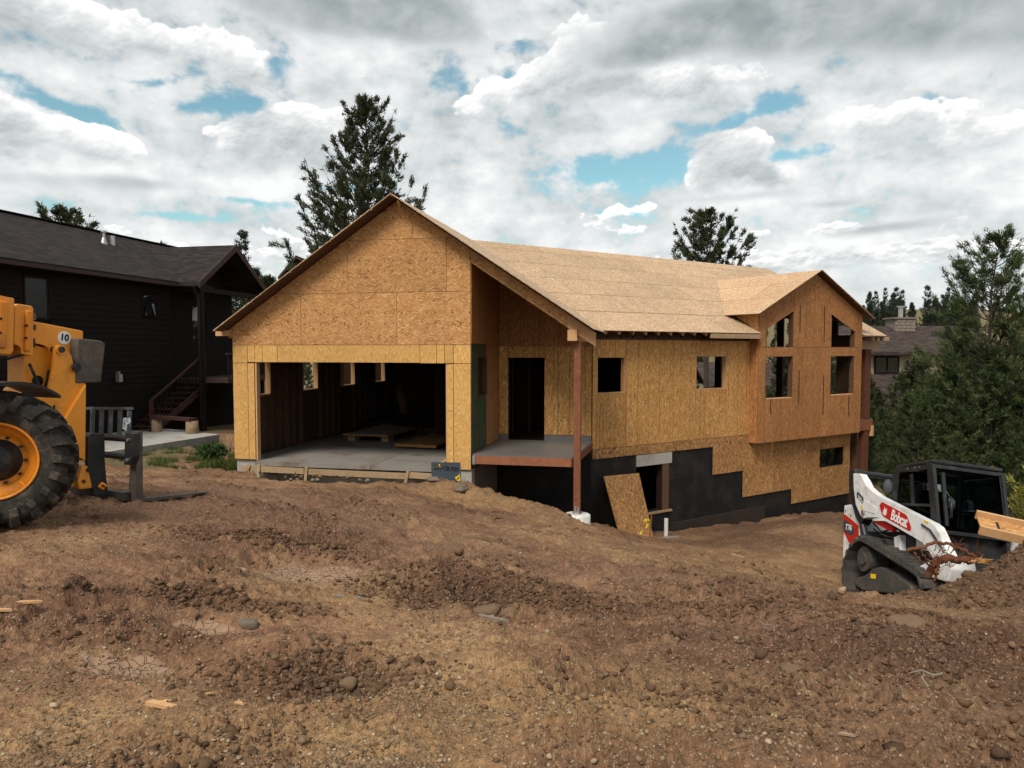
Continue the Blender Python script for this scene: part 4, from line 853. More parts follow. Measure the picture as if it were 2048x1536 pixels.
# ---- roof
def slope(P0, du, dv):
    P0, du, dv = Vector(P0), Vector(du), Vector(dv)
    return lambda a, b: tuple(P0 + du * a + dv * b)
def roof_plane(pl, nrm, outline, dx=2.44, dy=1.22, off=0.0, mat='osb_roof', name='roof_panel', thick=.016):
    sheet(outline, (lambda a, b: tuple(Vector(pl(a, b)) - Vector(nrm) * .024)), nrm, 'stud_dark', .012, .06, 'roof_seam_backing')  # added dark sheet under the panels: stops light leaks, darkens seams
    xs = [p[0] for p in outline]; ys = [p[1] for p in outline]; r = 0; y = min(ys)
    while y < max(ys) - 1e-6:
        x = min(xs) - (dx * .5 if r % 2 else 0) - off
        while x < max(xs):
            p = clip_poly(rect(x, x + dx, y, y + dy), outline)
            if p and area(p) > .01: sheet(p, pl, nrm, mat, thick, .0085, name)
            x += dx
        y += dy; r += 1
ZE = 3.155; sl = (RZ - ZE) / (5.62 + .45); Lm = math.hypot(5.62 + .45, RZ - ZE); cs = (5.62 + .45) / Lm; sn_ = (RZ - ZE) / Lm
P0 = (*TW(0, .45), ZE); du = (Q2, Q2, 0); dv = (-Q2 * cs, Q2 * cs, sn_)
nR = Vector(du).cross(Vector(dv)).normalized()
bc = (.45 + .68) / cs
roof_plane(slope(P0, du, dv), nR, [(-.05, 0), (6.16, 0), (6.16, bc), (-.05 - .3 * bc / Lm, bc)])
roof_plane(slope(P0, du, dv), nR, [(11.61, 0), (12.95, 0), (12.95 + 1.39 * bc / Lm, bc), (11.61, bc)])
roof_plane(slope(P0, du, dv), nR, [(-.05 - .3 * bc / Lm, bc), (12.95 + 1.39 * bc / Lm, bc), (14.34, Lm), (-.35, Lm)])
# garage right slope (a narrow strip up to the valley) and left slope
Lg = math.hypot(8.87 - RU, RZ - 3.10); cg = (8.87 - RU) / Lg; sg_ = (RZ - 3.10) / Lg
Pg = (8.87, -.45, 3.10); dug = (0, 1, 0); dvg = (-cg, 0, sg_); nG = Vector(dug).cross(Vector(dvg)).normalized()
roof_plane(slope(Pg, dug, dvg), nG, [(0, 0), (2.86, 0), (6.94, Lg), (0, Lg)], off=1.0)
Ll = math.hypot(RU + .24, RZ - 3.12); cl_ = (RU + .24) / Ll; sl_ = (RZ - 3.12) / Ll
roof_plane(slope((-.24, -.45, 3.12), (0, 1, 0), (cl_, 0, sl_)), Vector((-sl_, 0, cl_)), [(0, 0), (11.1, 0), (6.94, Ll), (0, Ll)])
P0b = (*TW(0, -5.62), RZ); dvb = (-Q2 * cs, Q2 * cs, -sn_)
roof_plane(slope(P0b, du, dvb), Vector(du).cross(Vector((-dvb[0], -dvb[1], -dvb[2]))).normalized() if False else Vector((-sn_ * Q2, sn_ * Q2, cs)), [(-.35, 0), (14.34, 0), (13.0, Lm), (-.6, Lm)], dx=4.88, dy=2.44)
# rafter tails and fascia on the long eave
for k in range(13):
    t0 = .12 + k * .462
    if t0 > 5.9: break
    z = ZE + .45 * sl - .02
    mb = MB(); a = TW(t0, .40); b = TW(t0, -.16); mb.bar((a[0], a[1], ZE - .045), (b[0], b[1], ZE + .56 * sl - .045), .09, .04); mb.build('rafter_tail', MAT['lumber'], HOUSE)
    mb = MB(); wbox(mb, t0 + .03, t0 + .44, -.16, -.12, 2.96, 3.30 if k % 2 else 3.12); mb.build('blocking', MAT['stud_dark'], HOUSE)
mb = MB(); wbox(mb, 3.95, 6.12, .405, .443, 3.01, 3.14); mb.build('fascia_board', MAT['lumber_aged'], HOUSE)
for k in range(4):
    t0 = 12.2 + k * .32; mb = MB(); wbox(mb, t0, t0 + .035, -.02, .40, 3.0, 3.14); mb.build('rafter_tail', MAT['lumber_aged'], HOUSE)
# bay roof
Lb = math.hypot(3.055, 1.47); cb, sb = 3.055 / Lb, 1.47 / Lb
for side in (-1, 1):
    te = bm_ + side * 3.055
    o = TW(te, .60); dd = (-side * Q2 * cb, -side * Q2 * cb, sb); dw = (-Q2, Q2, 0)      # a: away from the wall face, b: up the slope
    nn = Vector((side * Q2 * sb, side * Q2 * sb, cb))
    vb = [(0, 0), (.60 + .70, 0), (.60 + 3.66, Lb), (0, Lb)]
    roof_plane(slope((o[0], o[1], 3.735), dw, dd), nn, vb, dx=2.44, dy=1.22, mat='osb_bay_roof')
# ---------------------------------------------------------------- neighbouring houses
def thing_at(name, u, v, z, label, cat, group=None):
    o = empty(name, W3(u, v, z), (0, 0, TH)); tag(o, label, cat, group); off = (-u, -v, -z)
    return o, (lambda mb, nm, mat, parent=None: mb.build(nm, MAT[mat] if isinstance(mat, str) else mat, parent or o, off if parent is None else None))
NB, nb = thing_at('dark_house', -7.7, 4.0, -.1, 'dark brown two storey house with brown shingle roof behind the telehandler', 'house')
uw = -7.75; gnd = -.2
# siding boards on the long wall, each a board
zz = gnd; k = 0
while zz < 5.0:
    segs = [(-9.0, 7.9)]
    for a, b, z0, z1 in ((1.62, 2.52, 3.58, 4.84), (6.44, 7.04, 3.85, 4.68)):
        if zz + .19 > z0 and zz < z1:
            segs = [q for s0, s1 in segs for q in (((s0, a), (b, s1)) if s0 < a and s1 > b else ((s0, s1),))]
    for s0, s1 in segs:
        mb = MB(); mb.prism([(uw + .018, s0, zz), (uw - .03, s0, zz), (uw - .03, s0, zz + .188), (uw - .004, s0, zz + .188)], (0, s1 - s0, 0)); nb(mb, 'siding_board', 'siding_dark')
    zz += .19; k += 1
mb = MB(); mb.box((-15.5, -9, gnd - .4), (uw - .03, 7.9, 5.1)); nb(mb, 'wall', 'siding_dark')
mb = MB(); mb.box((-13, 7.9, gnd - .4), (-8.0, 12.2, 5.1)); nb(mb, 'wall', 'siding_dark')
for a, b, z0, z1 in ((1.62, 2.52, 3.58, 4.84), (6.44, 7.04, 3.85, 4.68)):
    mb = MB(); e = .10
    mb.box((uw - .03, a, z0), (uw + .035, a + e * .5, z1)); mb.box((uw - .03, b - e * .5, z0), (uw + .035, b, z1)); mb.box((uw - .03, a, z1 - e * .5), (uw + .035, b, z1)); mb.box((uw - .03, a, z0), (uw + .035, b, z0 + e * .5)); f = nb(mb, 'window', 'trim_dark')
    mb = MB(); mb.box((uw - .02, a + .05, z0 + .05), (uw - .008, b - .05, z1 - .05)); 
    if a > 3: mb = MB(); mb.prism([(uw + .10, a + .05, z0 + .05), (uw + .10, b - .05, z0 + .05), (uw - .015, b - .05, z1 - .05), (uw - .015, a + .05, z1 - .05)], (-.006, 0, 0))  # pane shaped with a tilt so that it mirrors bright sky
    g = mb.build('pane', MAT['glass_dark_reflection' if a < 3 else 'glass_dark'], f)  # near pane's dull glass stands in for a dark reflection of trees
    mb = MB(); mb.box((uw - .008, a + .05, z0 + .05), (uw + .004, a + .075, z1 - .05)); mb.box((uw - .008, b - .075, z0 + .05), (uw + .004, b - .05, z1 - .05)); mb.box((uw - .008, a + .075, z0 + .05), (uw + .004, b - .075, z0 + .075)); mb.box((uw - .008, a + .075, z1 - .075), (uw + .004, b - .075, z1 - .05)); mb.build('sash', MAT['trim_brown'], f)
# main roof
def roofslab(pts, th=.16): mb = MB(); mb.prism(pts, (0, 0, -th)); return mb
nb(roofslab([(-7.28, -9.4, 5.20), (-7.28, 9.9, 5.20), (-11.5, 9.9, 7.33), (-11.5, -9.4, 7.33)]), 'roof', 'shingle')
nb(roofslab([(-11.502, -9.4, 7.33), (-11.502, 14, 7.33), (-15.8, 14, 5.2), (-15.8, -9.4, 5.2)]), 'roof', 'shingle')
nb(roofslab([(-9.4, 9.902, 6.27), (-9.4, 14, 6.27), (-11.5, 14, 7.33), (-11.5, 9.902, 7.33)]), 'roof', 'shingle')
mb = MB(); mb.bar((-11.5, -9.4, 7.345), (-11.5, 14, 7.345), .03, .30); nb(mb, 'ridge_cap', 'shingle')
mb = MB(); mb.box((-7.30, -9.4, 5.02), (-7.22, 7.75, 5.13)); nb(mb, 'gutter', 'trim_brown')
mb = MB(); mb.box((-7.72, -9.4, 5.0), (-7.31, 7.75, 5.03)); nb(mb, 'soffit', 'trim_dark')
# wing with the gable over the upper deck
wv0, wv1, wr, wz0, wz1, wu = 7.80, 12.5, 10.15, 5.18, 6.86, -6.45
nb(roofslab([(wu, wv0, wz0), (wu, wr, wz1), (-10.55, wr, wz1), (-7.27, wv0, wz0 + .012)], .15), 'roof', 'shingle')
nb(roofslab([(wu, wr, wz1), (wu, wv1, wz0), (-8.5, wv1, wz0), (-10.55, wr + .002, wz1)], .15), 'roof', 'shingle')
mb = MB(); mb.prism([(wu + .002, wv0, wz0 + .01), (wu + .002, wr, wz1 + .01), (wu + .002, wr, wz1 - .26), (wu + .002, wv0, wz0 - .22)], (.05, 0, 0)); nb(mb, 'barge_board', 'trim_brown')
mb = MB(); mb.prism([(wu + .002, wv1, wz0 + .01), (wu + .002, wr, wz1 + .01), (wu + .002, wr, wz1 - .26), (wu + .002, wv1, wz0 - .22)], (.05, 0, 0)); nb(mb, 'barge_board', 'trim_brown')
mb = MB(); mb.prism([(-7.9, wv0 + .2, 5.0), (-7.9, wv1 - .2, 5.0), (-7.9, wr, wz1 - .3)], (-.1, 0, 0)); nb(mb, 'gable_wall', 'siding_dark')
mb = MB(); mb.box((-6.75, 8.0, 4.84), (-6.55, 12.3, 5.02)); nb(mb, 'porch_beam', 'trim_dark')
mb = MB(); mb.box((-7.9, 8.02, 4.84), (-6.76, 8.18, 5.02)); nb(mb, 'porch_beam', 'trim_dark')
for v in (8.05, 12.1):
    mb = MB(); mb.box((-6.72, v, -.4), (-6.54, v + .18, 4.84)); nb(mb, 'porch_post', 'trim_dark')
mb = MB(); mb.tube([(-6.62, 7.74, 5.02), (-6.62, 7.80, 4.85), (-6.60, 7.98, 4.6), (-6.60, 8.0, 4.4), (-6.60, 8.0, -.05)], .045, 8); nb(mb, 'downspout', 'trim_dark')
mb = MB(); mb.box((-8.0, 8.2, 1.44), (-5.6, 12.2, 1.60)); nb(mb, 'upper_deck', 'trim_brown')
mb = MB(); mb.box((-5.68, 8.2, 2.50), (-5.58, 12.2, 2.56)); nb(mb, 'handrail', 'trim_brown')
for k in range(30):
    v = 8.25 + k * .13; mb = MB(); mb.box((-5.64, v, 1.60), (-5.61, v + .03, 2.50)); nb(mb, 'baluster', 'trim_dark')
mb = MB(); mb.box((-8.02, 9.5, 3.1), (-7.98, 10.4, 4.4)); nb(mb, 'window', 'glass_dark')
# outside stair
for u in (-7.55, -6.75):
    mb = MB(); mb.prism([(u, 5.35, -.1), (u, 8.6, 1.50), (u, 8.6, 1.22), (u, 5.75, -.15)], (.05, 0, 0)); nb(mb, 'stair_stringer', 'red_stair')
for k in range(9):
    f = k / 9; v = 5.5 + f * 3.0; z = .03 + f * 1.55; mb = MB(); mb.box((-7.50, v, z), (-6.75, v + .30, z + .05)); nb(mb, 'stair_tread', 'red_stair')
for v, z in ((5.4, -.1), (8.3, 1.5)):
    mb = MB(); mb.box((-6.74, v, z), (-6.64, v + .10, z + 1.05)); nb(mb, 'newel_post', 'red_stair')
mb = MB(); mb.bar((-6.69, 5.4, .93), (-6.69, 8.35, 2.50), .07, .05); nb(mb, 'handrail', 'red_stair')
for k in range(16):
    f = (k + .5) / 16; v = 5.45 + f * 2.85; z = -.02 + f * 1.52; mb = MB(); mb.box((-6.71, v, z), (-6.68, v + .03, z + .93)); nb(mb, 'baluster', 'trim_dark')
# vents, lamp
mb = MB(); mb.cyl((-10.2, 7.51, 6.5), (-10.2, 7.51, 7.06), .05, 10); mb.lathe([(.16, -.08), (.06, .25)], (-10.2, 7.51, 6.62), (0, 0, 1), 10); mb.cyl((-10.2, 7.51, 7.06), (-10.2, 7.51, 7.12), .10, 10); nb(mb, 'roof_vent', 'vent_metal')
mb = MB(); mb.cyl((-10.2, 7.95, 6.5), (-10.2, 7.95, 7.0), .085, 12); nb(mb, 'roof_vent', 'vent_metal')
mb = MB(); mb.box((-7.70, 5.02, 1.60), (-7.55, 5.18, 1.86)); mb.box((-7.73, 5.07, 1.86), (-7.60, 5.13, 1.95)); nb(mb, 'wall_lamp', 'vent_metal')
# concrete pad
p = MB(); p.prism([W3(-4.55, .75, -.35), W3(-3.95, 5.2, -.35), W3(-6.9, 6.4, -.35), W3(-7.7, 5.9, -.35), W3(-7.7, .6, -.35)], (0, 0, .25)); PAD = p.build('concrete_pad', MAT['concrete']); tag(PAD, 'pale concrete pad in front of the dark house stairs', kind='structure')
# bench of a red plank on two log stumps
BN, bnb = thing_at('log_bench', -5.8, 5.4, -.1, 'rustic bench of a red plank on two log stumps', 'bench')
for u, v, r, h in ((-6.55, 5.52, .17, .46), (-5.0, 5.25, .20, .42)):
    mb = MB(); mb.lathe([(r * .98, 0), (r, .1), (r * .97, h), (.001, h)], (u, v, -.1), (0, 0, 1), 18); bnb(mb, 'log_stump', 'log_end')
mb = MB(); mb.bar((-6.65, 5.5, .41), (-4.9, 5.2, .37), .09, .34, (0, 0, 1)); bnb(mb, 'plank', 'red_stair')

# small brown gable beyond, between the dark house and the garage
FG = empty('brown_gable_house', (-14.4, 49, 3.0)); tag(FG, 'small brown gabled house roof peeking over the left garage eave', 'house')
mb = MB(); mb.prism([(-1.2, -1.0, 4.55), (.0, -1.0, 5.95), (0, 6, 5.95), (-1.2, 6, 4.55)], (0, 0, -.16)); mb.build('roof', MAT['shingle_brown'], FG)
mb = MB(); mb.prism([(0.002, -1.0, 5.95), (3.4, -1.0, 4.55), (3.4, 6, 4.55), (0.002, 6, 5.95)], (0, 0, -.16)); mb.build('roof', MAT['shingle_brown'], FG)
mb = MB(); mb.prism([(-.95, -.6, -4), (-.95, -.6, 4.65), (0, -.6, 5.75), (3.0, -.6, 4.5), (3.0, -.6, -4)], (0, 5, 0)); mb.build('wall', MAT['siding_tan'], FG)
mb = MB(); mb.prism([(-.9, -.64, 4.75), (0, -.64, 5.72), (1.6, -.64, 5.05), (.8, -.64, 4.75)], (0, .035, 0)); mb.build('gable_panel', MAT['trim_brown'], FG)
mb = MB(); mb.prism([(-1.22, -1.06, 4.56), (0, -1.06, 5.98), (0, -1.06, 5.75), (-1.22, -1.06, 4.36)], (0, .05, 0)); mb.prism([(3.42, -1.06, 4.56), (0.002, -1.06, 5.98), (0.002, -1.06, 5.75), (3.42, -1.06, 4.36)], (0, .05, 0)); mb.build('barge_board', MAT['trim_brown'], FG)

# far house on the right: brown hip of shingles, tan siding, stone chimney
FH = empty('tan_house', (28, 50, -5)); tag(FH, 'tan sided house with brown shingle roof and stone chimney beyond the pines', 'house')
zz = 5.0
mb = MB(); mb.box((-5.2, 0, 0), (6, 8, 7.5)); mb.build('wall', MAT['siding_tan'], FH)
for k in range(10):
    mb = MB(); mb.prism([(-5.2, -.03, 6.0 + k * .16), (-5.2, -.005, 6.155 + k * .16), (-5.2, .01, 6.155 + k * .16), (-5.2, .01, 6.0 + k * .16)], (11.2, 0, 0)); mb.build('siding_board', MAT['siding_tan'], FH)
mb = MB(); mb.prism([(-5.9, -.9, 7.55), (6.6, -.9, 7.55), (6.6, 4, 9.48), (-5.9, 4, 9.48)], (0, 0, -.2)); mb.build('roof', MAT['shingle_brown'], FH)
mb = MB(); mb.prism([(-5.9, 4.002, 9.48), (6.6, 4.002, 9.48), (6.6, 9, 7.55), (-5.9, 9, 7.55)], (0, 0, -.2)); mb.build('roof', MAT['shingle_brown'], FH)
mb = MB(); mb.prism([(-5.6, -3.6, 4.1), (6.2, -3.6, 4.1), (6.2, -.04, 6.0), (-5.6, -.04, 6.0)], (0, 0, -.2)); mb.build('lower_roof', MAT['shingle_brown'], FH)
for x in (-2.7, 2.2):
    mb = MB(); mb.box((x, -.10, 6.0), (x + 1.75, -.035, 7.25)); f = mb.build('window', MAT['trim_dark'], FH)
    for a in (.12, .95):
        mb = MB(); mb.box((x + a, -.115, 6.12), (x + a + .68, -.102, 7.13)); mb.build('pane', MAT['glass_dark'], f)
mb = MB(); mb.box((.35, 3.0, 8.6), (1.85, 4.4, 9.98)); CH = mb.build('chimney', MAT['stone_chimney'], FH)
for k in range(16):
    x0 = .35 + (k % 4) * .37 + (.1 if (k // 4) % 2 else 0); z0 = 9.05 + (k // 4) * .23
    mb = MB(); mb.box((x0, 2.94, z0), (min(x0 + .35, 1.86), 2.998, z0 + .2), .02); mb.build('stone', MAT['stone_chimney'], CH)
mb = MB(); mb.box((.2, 2.85, 9.981), (2.0, 4.55, 10.08)); mb.build('chimney_cap', MAT['concrete_dirty'], CH)
mb = MB(); mb.cyl((1.1, 3.7, 10.08), (1.1, 3.7, 10.85), .17, 14); mb.cyl((1.1, 3.7, 10.85), (1.1, 3.7, 10.95), .27, 14); mb.build('flue_pipe', MAT['vent_metal'], CH)
# house seen through the bay windows
SH = empty('grey_roof_house', (22.3, 62, -5)); tag(SH, 'low house with greyish brown roof seen through the bay window openings', 'house')
mb = MB(); mb.box((-5, 0, 0), (5, 7, 4.5)); mb.build('wall', MAT['siding_tan'], SH)
mb = MB(); mb.prism([(-5.6, -.7, 4.6), (5.6, -.7, 4.6), (5.6, 3.5, 6.55), (-5.6, 3.5, 6.55)], (0, 0, -.18)); mb.build('roof', MAT['shingle_brown'], SH)
mb = MB(); mb.prism([(-5.6, 3.502, 6.55), (5.6, 3.502, 6.55), (5.6, 7.6, 4.6), (-5.6, 7.6, 4.6)], (0, 0, -.18)); mb.build('roof', MAT['shingle_brown'], SH)
for x in (-2, .6):
    mb = MB(); mb.box((x, -.06, 2.6), (x + 1.2, -.002, 3.8)); mb.build('window', MAT['glass_dark'], SH)
# ---------------------------------------------------------------- trees and plants
def mesh_tris(name, V, tone, mat, quads=False):
    """V: (n,3,3) or (n,4,3) array of separate faces with a tone value each"""
    n, k = V.shape[:2]; me = bpy.data.meshes.new(name)
    me.vertices.add(n * k); me.vertices.foreach_set('co', V.astype(np.float32).ravel())
    me.loops.add(n * k); me.loops.foreach_set('vertex_index', np.arange(n * k, dtype=np.int32))
    me.polygons.add(n); me.polygons.foreach_set('loop_start', (np.arange(n) * k).astype(np.int32))
    me.update(calc_edges=True)
    a = me.attributes.new('tone', 'FLOAT', 'POINT'); a.data.foreach_set('value', np.repeat(tone, k).astype(np.float32))
    me.materials.append(MAT[mat]); return me
def tufts(P, D, per, ln, wd, g, spread=.9):
    """needle tufts at P (n,3) along D (n,3): per thin triangles each"""
    n = len(P); P = np.repeat(P, per, 0); D = np.repeat(D, per, 0)
    d = D + g.normal(0, spread * .6, (n * per, 3)); d /= np.linalg.norm(d, axis=1, keepdims=True) + 1e-9
    s = np.cross(d, g.normal(0, 1, (n * per, 3))); s /= np.linalg.norm(s, axis=1, keepdims=True) + 1e-9
    l = ln * g.uniform(.6, 1.25, (n * per, 1)); w_ = wd * g.uniform(.7, 1.3, (n * per, 1))
    P = P + g.normal(0, ln * .25, (n * per, 3))
    return np.stack([P - s * w_, P + s * w_, P + d * l], 1)
def make_pine(seed, H, R, base=.25, whorl=.42, per_whorl=6, up=.55, prof='cone', twig=1.0, per=7, ln=.24, wd=.022, mat='needles', sparse=0.0, bark='bark', trunk_r=None, lean=0.0, clump=1.0, sub=2):
    g = np.random.default_rng(seed); mbt = MB(); r0 = trunk_r or H * .013
    bend = g.normal(0, .012 * H, (7, 2)); bend[0] = 0
    zs = np.linspace(0, H, 7); tr = [(bend[i, 0] * (i / 6) + lean * zs[i], bend[i, 1] * (i / 6), zs[i]) for i in range(7)]
    mbt.tube(tr, [r0 * (1 - .93 * (i / 6)) for i in range(7)], 9)
    tx = lambda z: np.array([np.interp(z, zs, [p[0] for p in tr]), np.interp(z, zs, [p[1] for p in tr]), z])
    Ps, Ds, Tn = [], [], []
    z = H * base; ph = 0
    while z < H * .985:
        f = (z / H - base) / (1 - base)
        if prof == 'cone': L = R * (1 - f) ** .72 * (.55 + .45 * min(1, f / .12)) + .10
        elif prof == 'round': L = R * max(.05, math.sin(math.pi * min(1, .12 + f * .9))) ** .6 * (1 - .45 * f)
        else: L = R * (1 - f) ** .5 * (.5 + .5 * math.sin(f * 9 + seed) ** 2) + .1
        for b in range(per_whorl):
            if g.random() < sparse: continue
            a = ph + 2 * math.pi * b / per_whorl + g.normal(0, .35); l = L * g.uniform(.62, 1.18)
            u0 = (up - .35 * (1 - f)) + g.normal(0, .12)
            o = tx(z + g.uniform(-.15, .15)); n = 6
            s = np.linspace(0, 1, n); dirh = np.array([math.cos(a), math.sin(a), 0])
            pts = o + dirh * (s * l)[:, None] + np.array([0, 0, 1]) * (l * (u0 * s + (.32 + .2 * up) * s ** 2.4 - .10 * np.sin(s * math.pi)))[:, None] + g.normal(0, .035 * l, (n, 3)) * s[:, None]
            mbt.tube([tuple(p) for p in pts], [max(.008, r0 * .30 * (1 - .85 * t_) * (1 - .6 * f)) for t_ in s], 4, cap=False)
            # twigs
            nt = max(2, int(l * 4.2 * twig))
            for k in range(nt):
                q = g.uniform(.30, 1.0) ** .8; p = np.array([np.interp(q, s, pts[:, i]) for i in range(3)])
                side = np.array([-dirh[1], dirh[0], 0]) * g.choice([-1, 1]); tl = l * .34 * (1.15 - q * .6) * g.uniform(.5, 1.3)
                d = side * g.uniform(.3, 1) + dirh * g.uniform(.3, 1) + np.array([0, 0, 1]) * g.uniform(.1, .9 + up * .5); d /= np.linalg.norm(d)
                m = max(2, int(tl / (ln * .55) * clump)) + sub
                for j in range(m):
                    c = p + d * tl * (j + .6) / m; Ps.append(c); Ds.append(d + np.array([0, 0, .35])); Tn.append(np.clip(.25 + .5 * q + .25 * (j / m) + g.normal(0, .16), 0, 1))
            for q in np.linspace(.55, 1.02, 4):
                p = np.array([np.interp(q, s, pts[:, i]) for i in range(3)]); Ps.append(p); Ds.append(dirh * .6 + np.array([0, 0, .6])); Tn.append(np.clip(.5 + g.normal(0, .2), 0, 1))
        z += whorl * g.uniform(.75, 1.25) * (1 - .35 * f); ph += 1.1
    for k in range(6): Ps.append(tx(H * (.95 + .01 * k))); Ds.append(np.array([0, 0, 1.0])); Tn.append(.6)
    Ps, Ds, Tn = np.array(Ps), np.array(Ds), np.array(Tn)
    V = tufts(Ps, Ds, per, ln, wd, g)
    tone = np.clip(np.repeat(Tn, per) + g.normal(0, .12, len(V)), 0, 1)
    return mbt.mesh('trunk', [MAT[bark]]), mesh_tris('crown', V, tone, mat)
def place_tree(name, meshes, loc, s=1.0, rz_=0.0, label='', group=None, sz=None):
    o = empty(name, loc, (0, 0, rz_)); o.scale = (s, s, sz or s); tag(o, label, 'tree', group)
    link('trunk', meshes[0], None, o); link('crown', meshes[1], None, o)
    return o
big = make_pine(3, 19.2, 4.9, base=.10, whorl=.58, per_whorl=5, up=.95, per=9, ln=.27, wd=.034, twig=.62, sub=2, clump=1.25, trunk_r=.24)
place_tree('pine_tree', big, (-9.25, 46, -1.0), 1.0, .4, 'tallest pine, rising behind the garage roof peak')
rnd = make_pine(5, 13.5, 3.4, base=.35, whorl=.60, per_whorl=5, up=.7, prof='round', per=9, ln=.27, wd=.036, twig=.7, sub=2, clump=1.2, trunk_r=.2)
place_tree('pine_tree', rnd, (13.6, 50, -1.6), 1.02, 1.0, 'dark pine crown standing behind the long roof ridge')
place_tree('pine_tree', rnd, (-25.3, 41, -1.9), .92, 2.6, 'dark round topped pine behind the dark house ridge')
slim = make_pine(8, 12.0, 1.25, base=.30, whorl=.42, per_whorl=5, up=.25, per=5, ln=.32, wd=.036, twig=1.1, sparse=.25, mat='needles_far', sub=0)
slim2 = make_pine(9, 11.0, 1.5, base=.12, whorl=.40, per_whorl=5, up=.3, per=5, ln=.34, wd=.044, twig=1.1, sparse=.12, mat='needles_far', sub=0)
bushy = make_pine(12, 9.0, 1.9, base=.08, whorl=.36, per_whorl=6, up=.4, per=5, ln=.30, wd=.040, twig=1.1, mat='needles', sub=1)
yng = make_pine(15, 6.5, 1.15, base=.06, whorl=.38, per_whorl=6, up=.42, per=8, ln=.15, wd=.015, twig=1.25, mat='needles_green', sub=1)
yng2 = make_pine(16, 7.0, .95, base=.10, whorl=.42, per_whorl=5, up=.60, per=8, ln=.15, wd=.015, twig=1.2, mat='needles_green', sparse=.10, sub=1)
near1 = make_pine(21, 10.9, 2.7, base=.10, whorl=.40, per_whorl=5, up=.85, per=9, ln=.18, wd=.016, twig=1.3, mat='needles_green', sparse=.08, sub=2)
def gz(x, y): return float(base_h(np.array([x]), np.array([y]))[0])
# tops over the left roofs
place_tree('pine_tree', slim, (-21.9, 58, .2), 1.0, .2, 'thin scraggly pine above the dark house gable')
place_tree('pine_tree', bushy, (-20.3, 57, .2), .98, 1.2, 'bushy pine between the dark house gable and the brown gable')
place_tree('pine_tree', bushy, (-17.6, 52, .0), .88, 2.2, 'small dark conifer left of the brown gable house')
for i, (x, y, h, r) in enumerate(((-28.2, 58, 1.0, .3), (-24.7, 60, .97, 1.9), (-23.9, 61, .96, 2.9), (-30.2, 58, .93, .9), (-25.8, 60, .96, 4.0))):
    place_tree('pine_tree', slim2, (x, y, .2), h, r, 'faint treetop just showing over the dark house roof', 'treetops over the dark house roof')
# stand on the right
RT = empty('pine_tree', (17.1, 25.5, gz(17.1, 25.5) - .3), (0, 0, .8)); tag(RT, 'largest green pine at the right edge behind the skid steer', 'tree'); link('trunk', near1[0], None, RT); link('crown', near1[1], None, RT)
place_tree('pine_tree', near1, (20.3, 27.0, gz(20.3, 27) - .3), .92, 3.2, 'green pine cut by the right frame edge, beside the largest one')
place_tree('pine_tree', near1, (18.3, 28.8, gz(18.3, 28.8) - .3), .72, 5.2, 'mid sized pine left of the largest right hand pine')
place_tree('pine_tree', near1, (19.2, 24.0, gz(19.2, 24) - .3), .66, 1.7, 'lower pine directly in front of the largest right hand pine')
g6 = np.random.default_rng(5)
spots = [(13.7, 27.6, .74), (14.4, 26.0, .70), (15.0, 27.0, .74), (13.9, 24.2, .72), (14.6, 25.2, .76), (15.2, 24.0, .80), (15.9, 25.7, .92), (16.4, 24.4, .88), (14.5, 29.4, .82), (17.0, 27.5, 1.0), (18.4, 22.6, .8), (17.3, 23.0, .72), (14.2, 22.6, .50), (15.9, 22.4, .60), (19.6, 22.2, .8), (20.8, 23.6, .95), (18.7, 29.6, 1.1), (21.8, 25.4, 1.1), (13.9, 31.2, .9), (12.4, 30.5, .85), (16.0, 29.5, .84)]
for i, (x, y, s) in enumerate(spots):
    place_tree('young_pine', yng if i % 2 else yng2, (x, y, gz(x, y) - .2), s * g6.uniform(.95, 1.1), g6.uniform(0, 6), 'young green pine in the thicket right of the house', 'young pines right of the house', None)
# behind the house, seen through its openings
for i, (x, y, s) in enumerate(((18.5, 44, .9), (21, 47, 1.0), (16.2, 42, .8), (23.8, 42, .85), (13.0, 40, .8), (25.5, 45, 1.0), (20.5, 40, .62), (28.5, 44, .9), (15, 48, 1.1), (11.6, 37, .75), (10.4, 41, .8), (13.2, 36.5, .75), (14.6, 38, .8), (12.2, 34.6, .62), (17.6, 36.5, .8), (16.4, 34.8, .74), (18.8, 38.2, .85), (15.6, 36, .7))):
    place_tree('young_pine', bushy if i % 3 == 0 else yng, (x, y, gz(x, y) - .2), s, g6.uniform(0, 6), 'pine glimpsed through the window openings behind the house', 'pines behind the house')
# left of the garage, seen through its side windows and past its corner
for i, (u, v, s) in enumerate(((-3.4, 13.5, .62), (-2.2, 15.5, .66), (-4.6, 16.5, .7), (-1.4, 19, .75), (-6, 21, .75), (-3.2, 22, .8), (-2.9, 9.2, .5), (-4.2, 11.2, .55))):
    x, y, _ = W3(u, v); place_tree('young_pine', yng2 if i % 2 else yng, (x, y, gz(x, y) - .2), s, g6.uniform(0, 6), 'young pine between the dark house and the garage', 'young pines left of the garage')
# yellow-green sapling at the right edge
sap = make_pine(31, 3.4, .95, base=.10, whorl=.22, per_whorl=5, up=.8, per=10, ln=.13, wd=.013, twig=1.6, mat='needles_yellow', sub=2, trunk_r=.03)
place_tree('sapling', sap, (11.15, 14.3, gz(11.15, 14.3) - .1), 1.0, .5, 'bright yellow green pine sapling at the right frame edge')
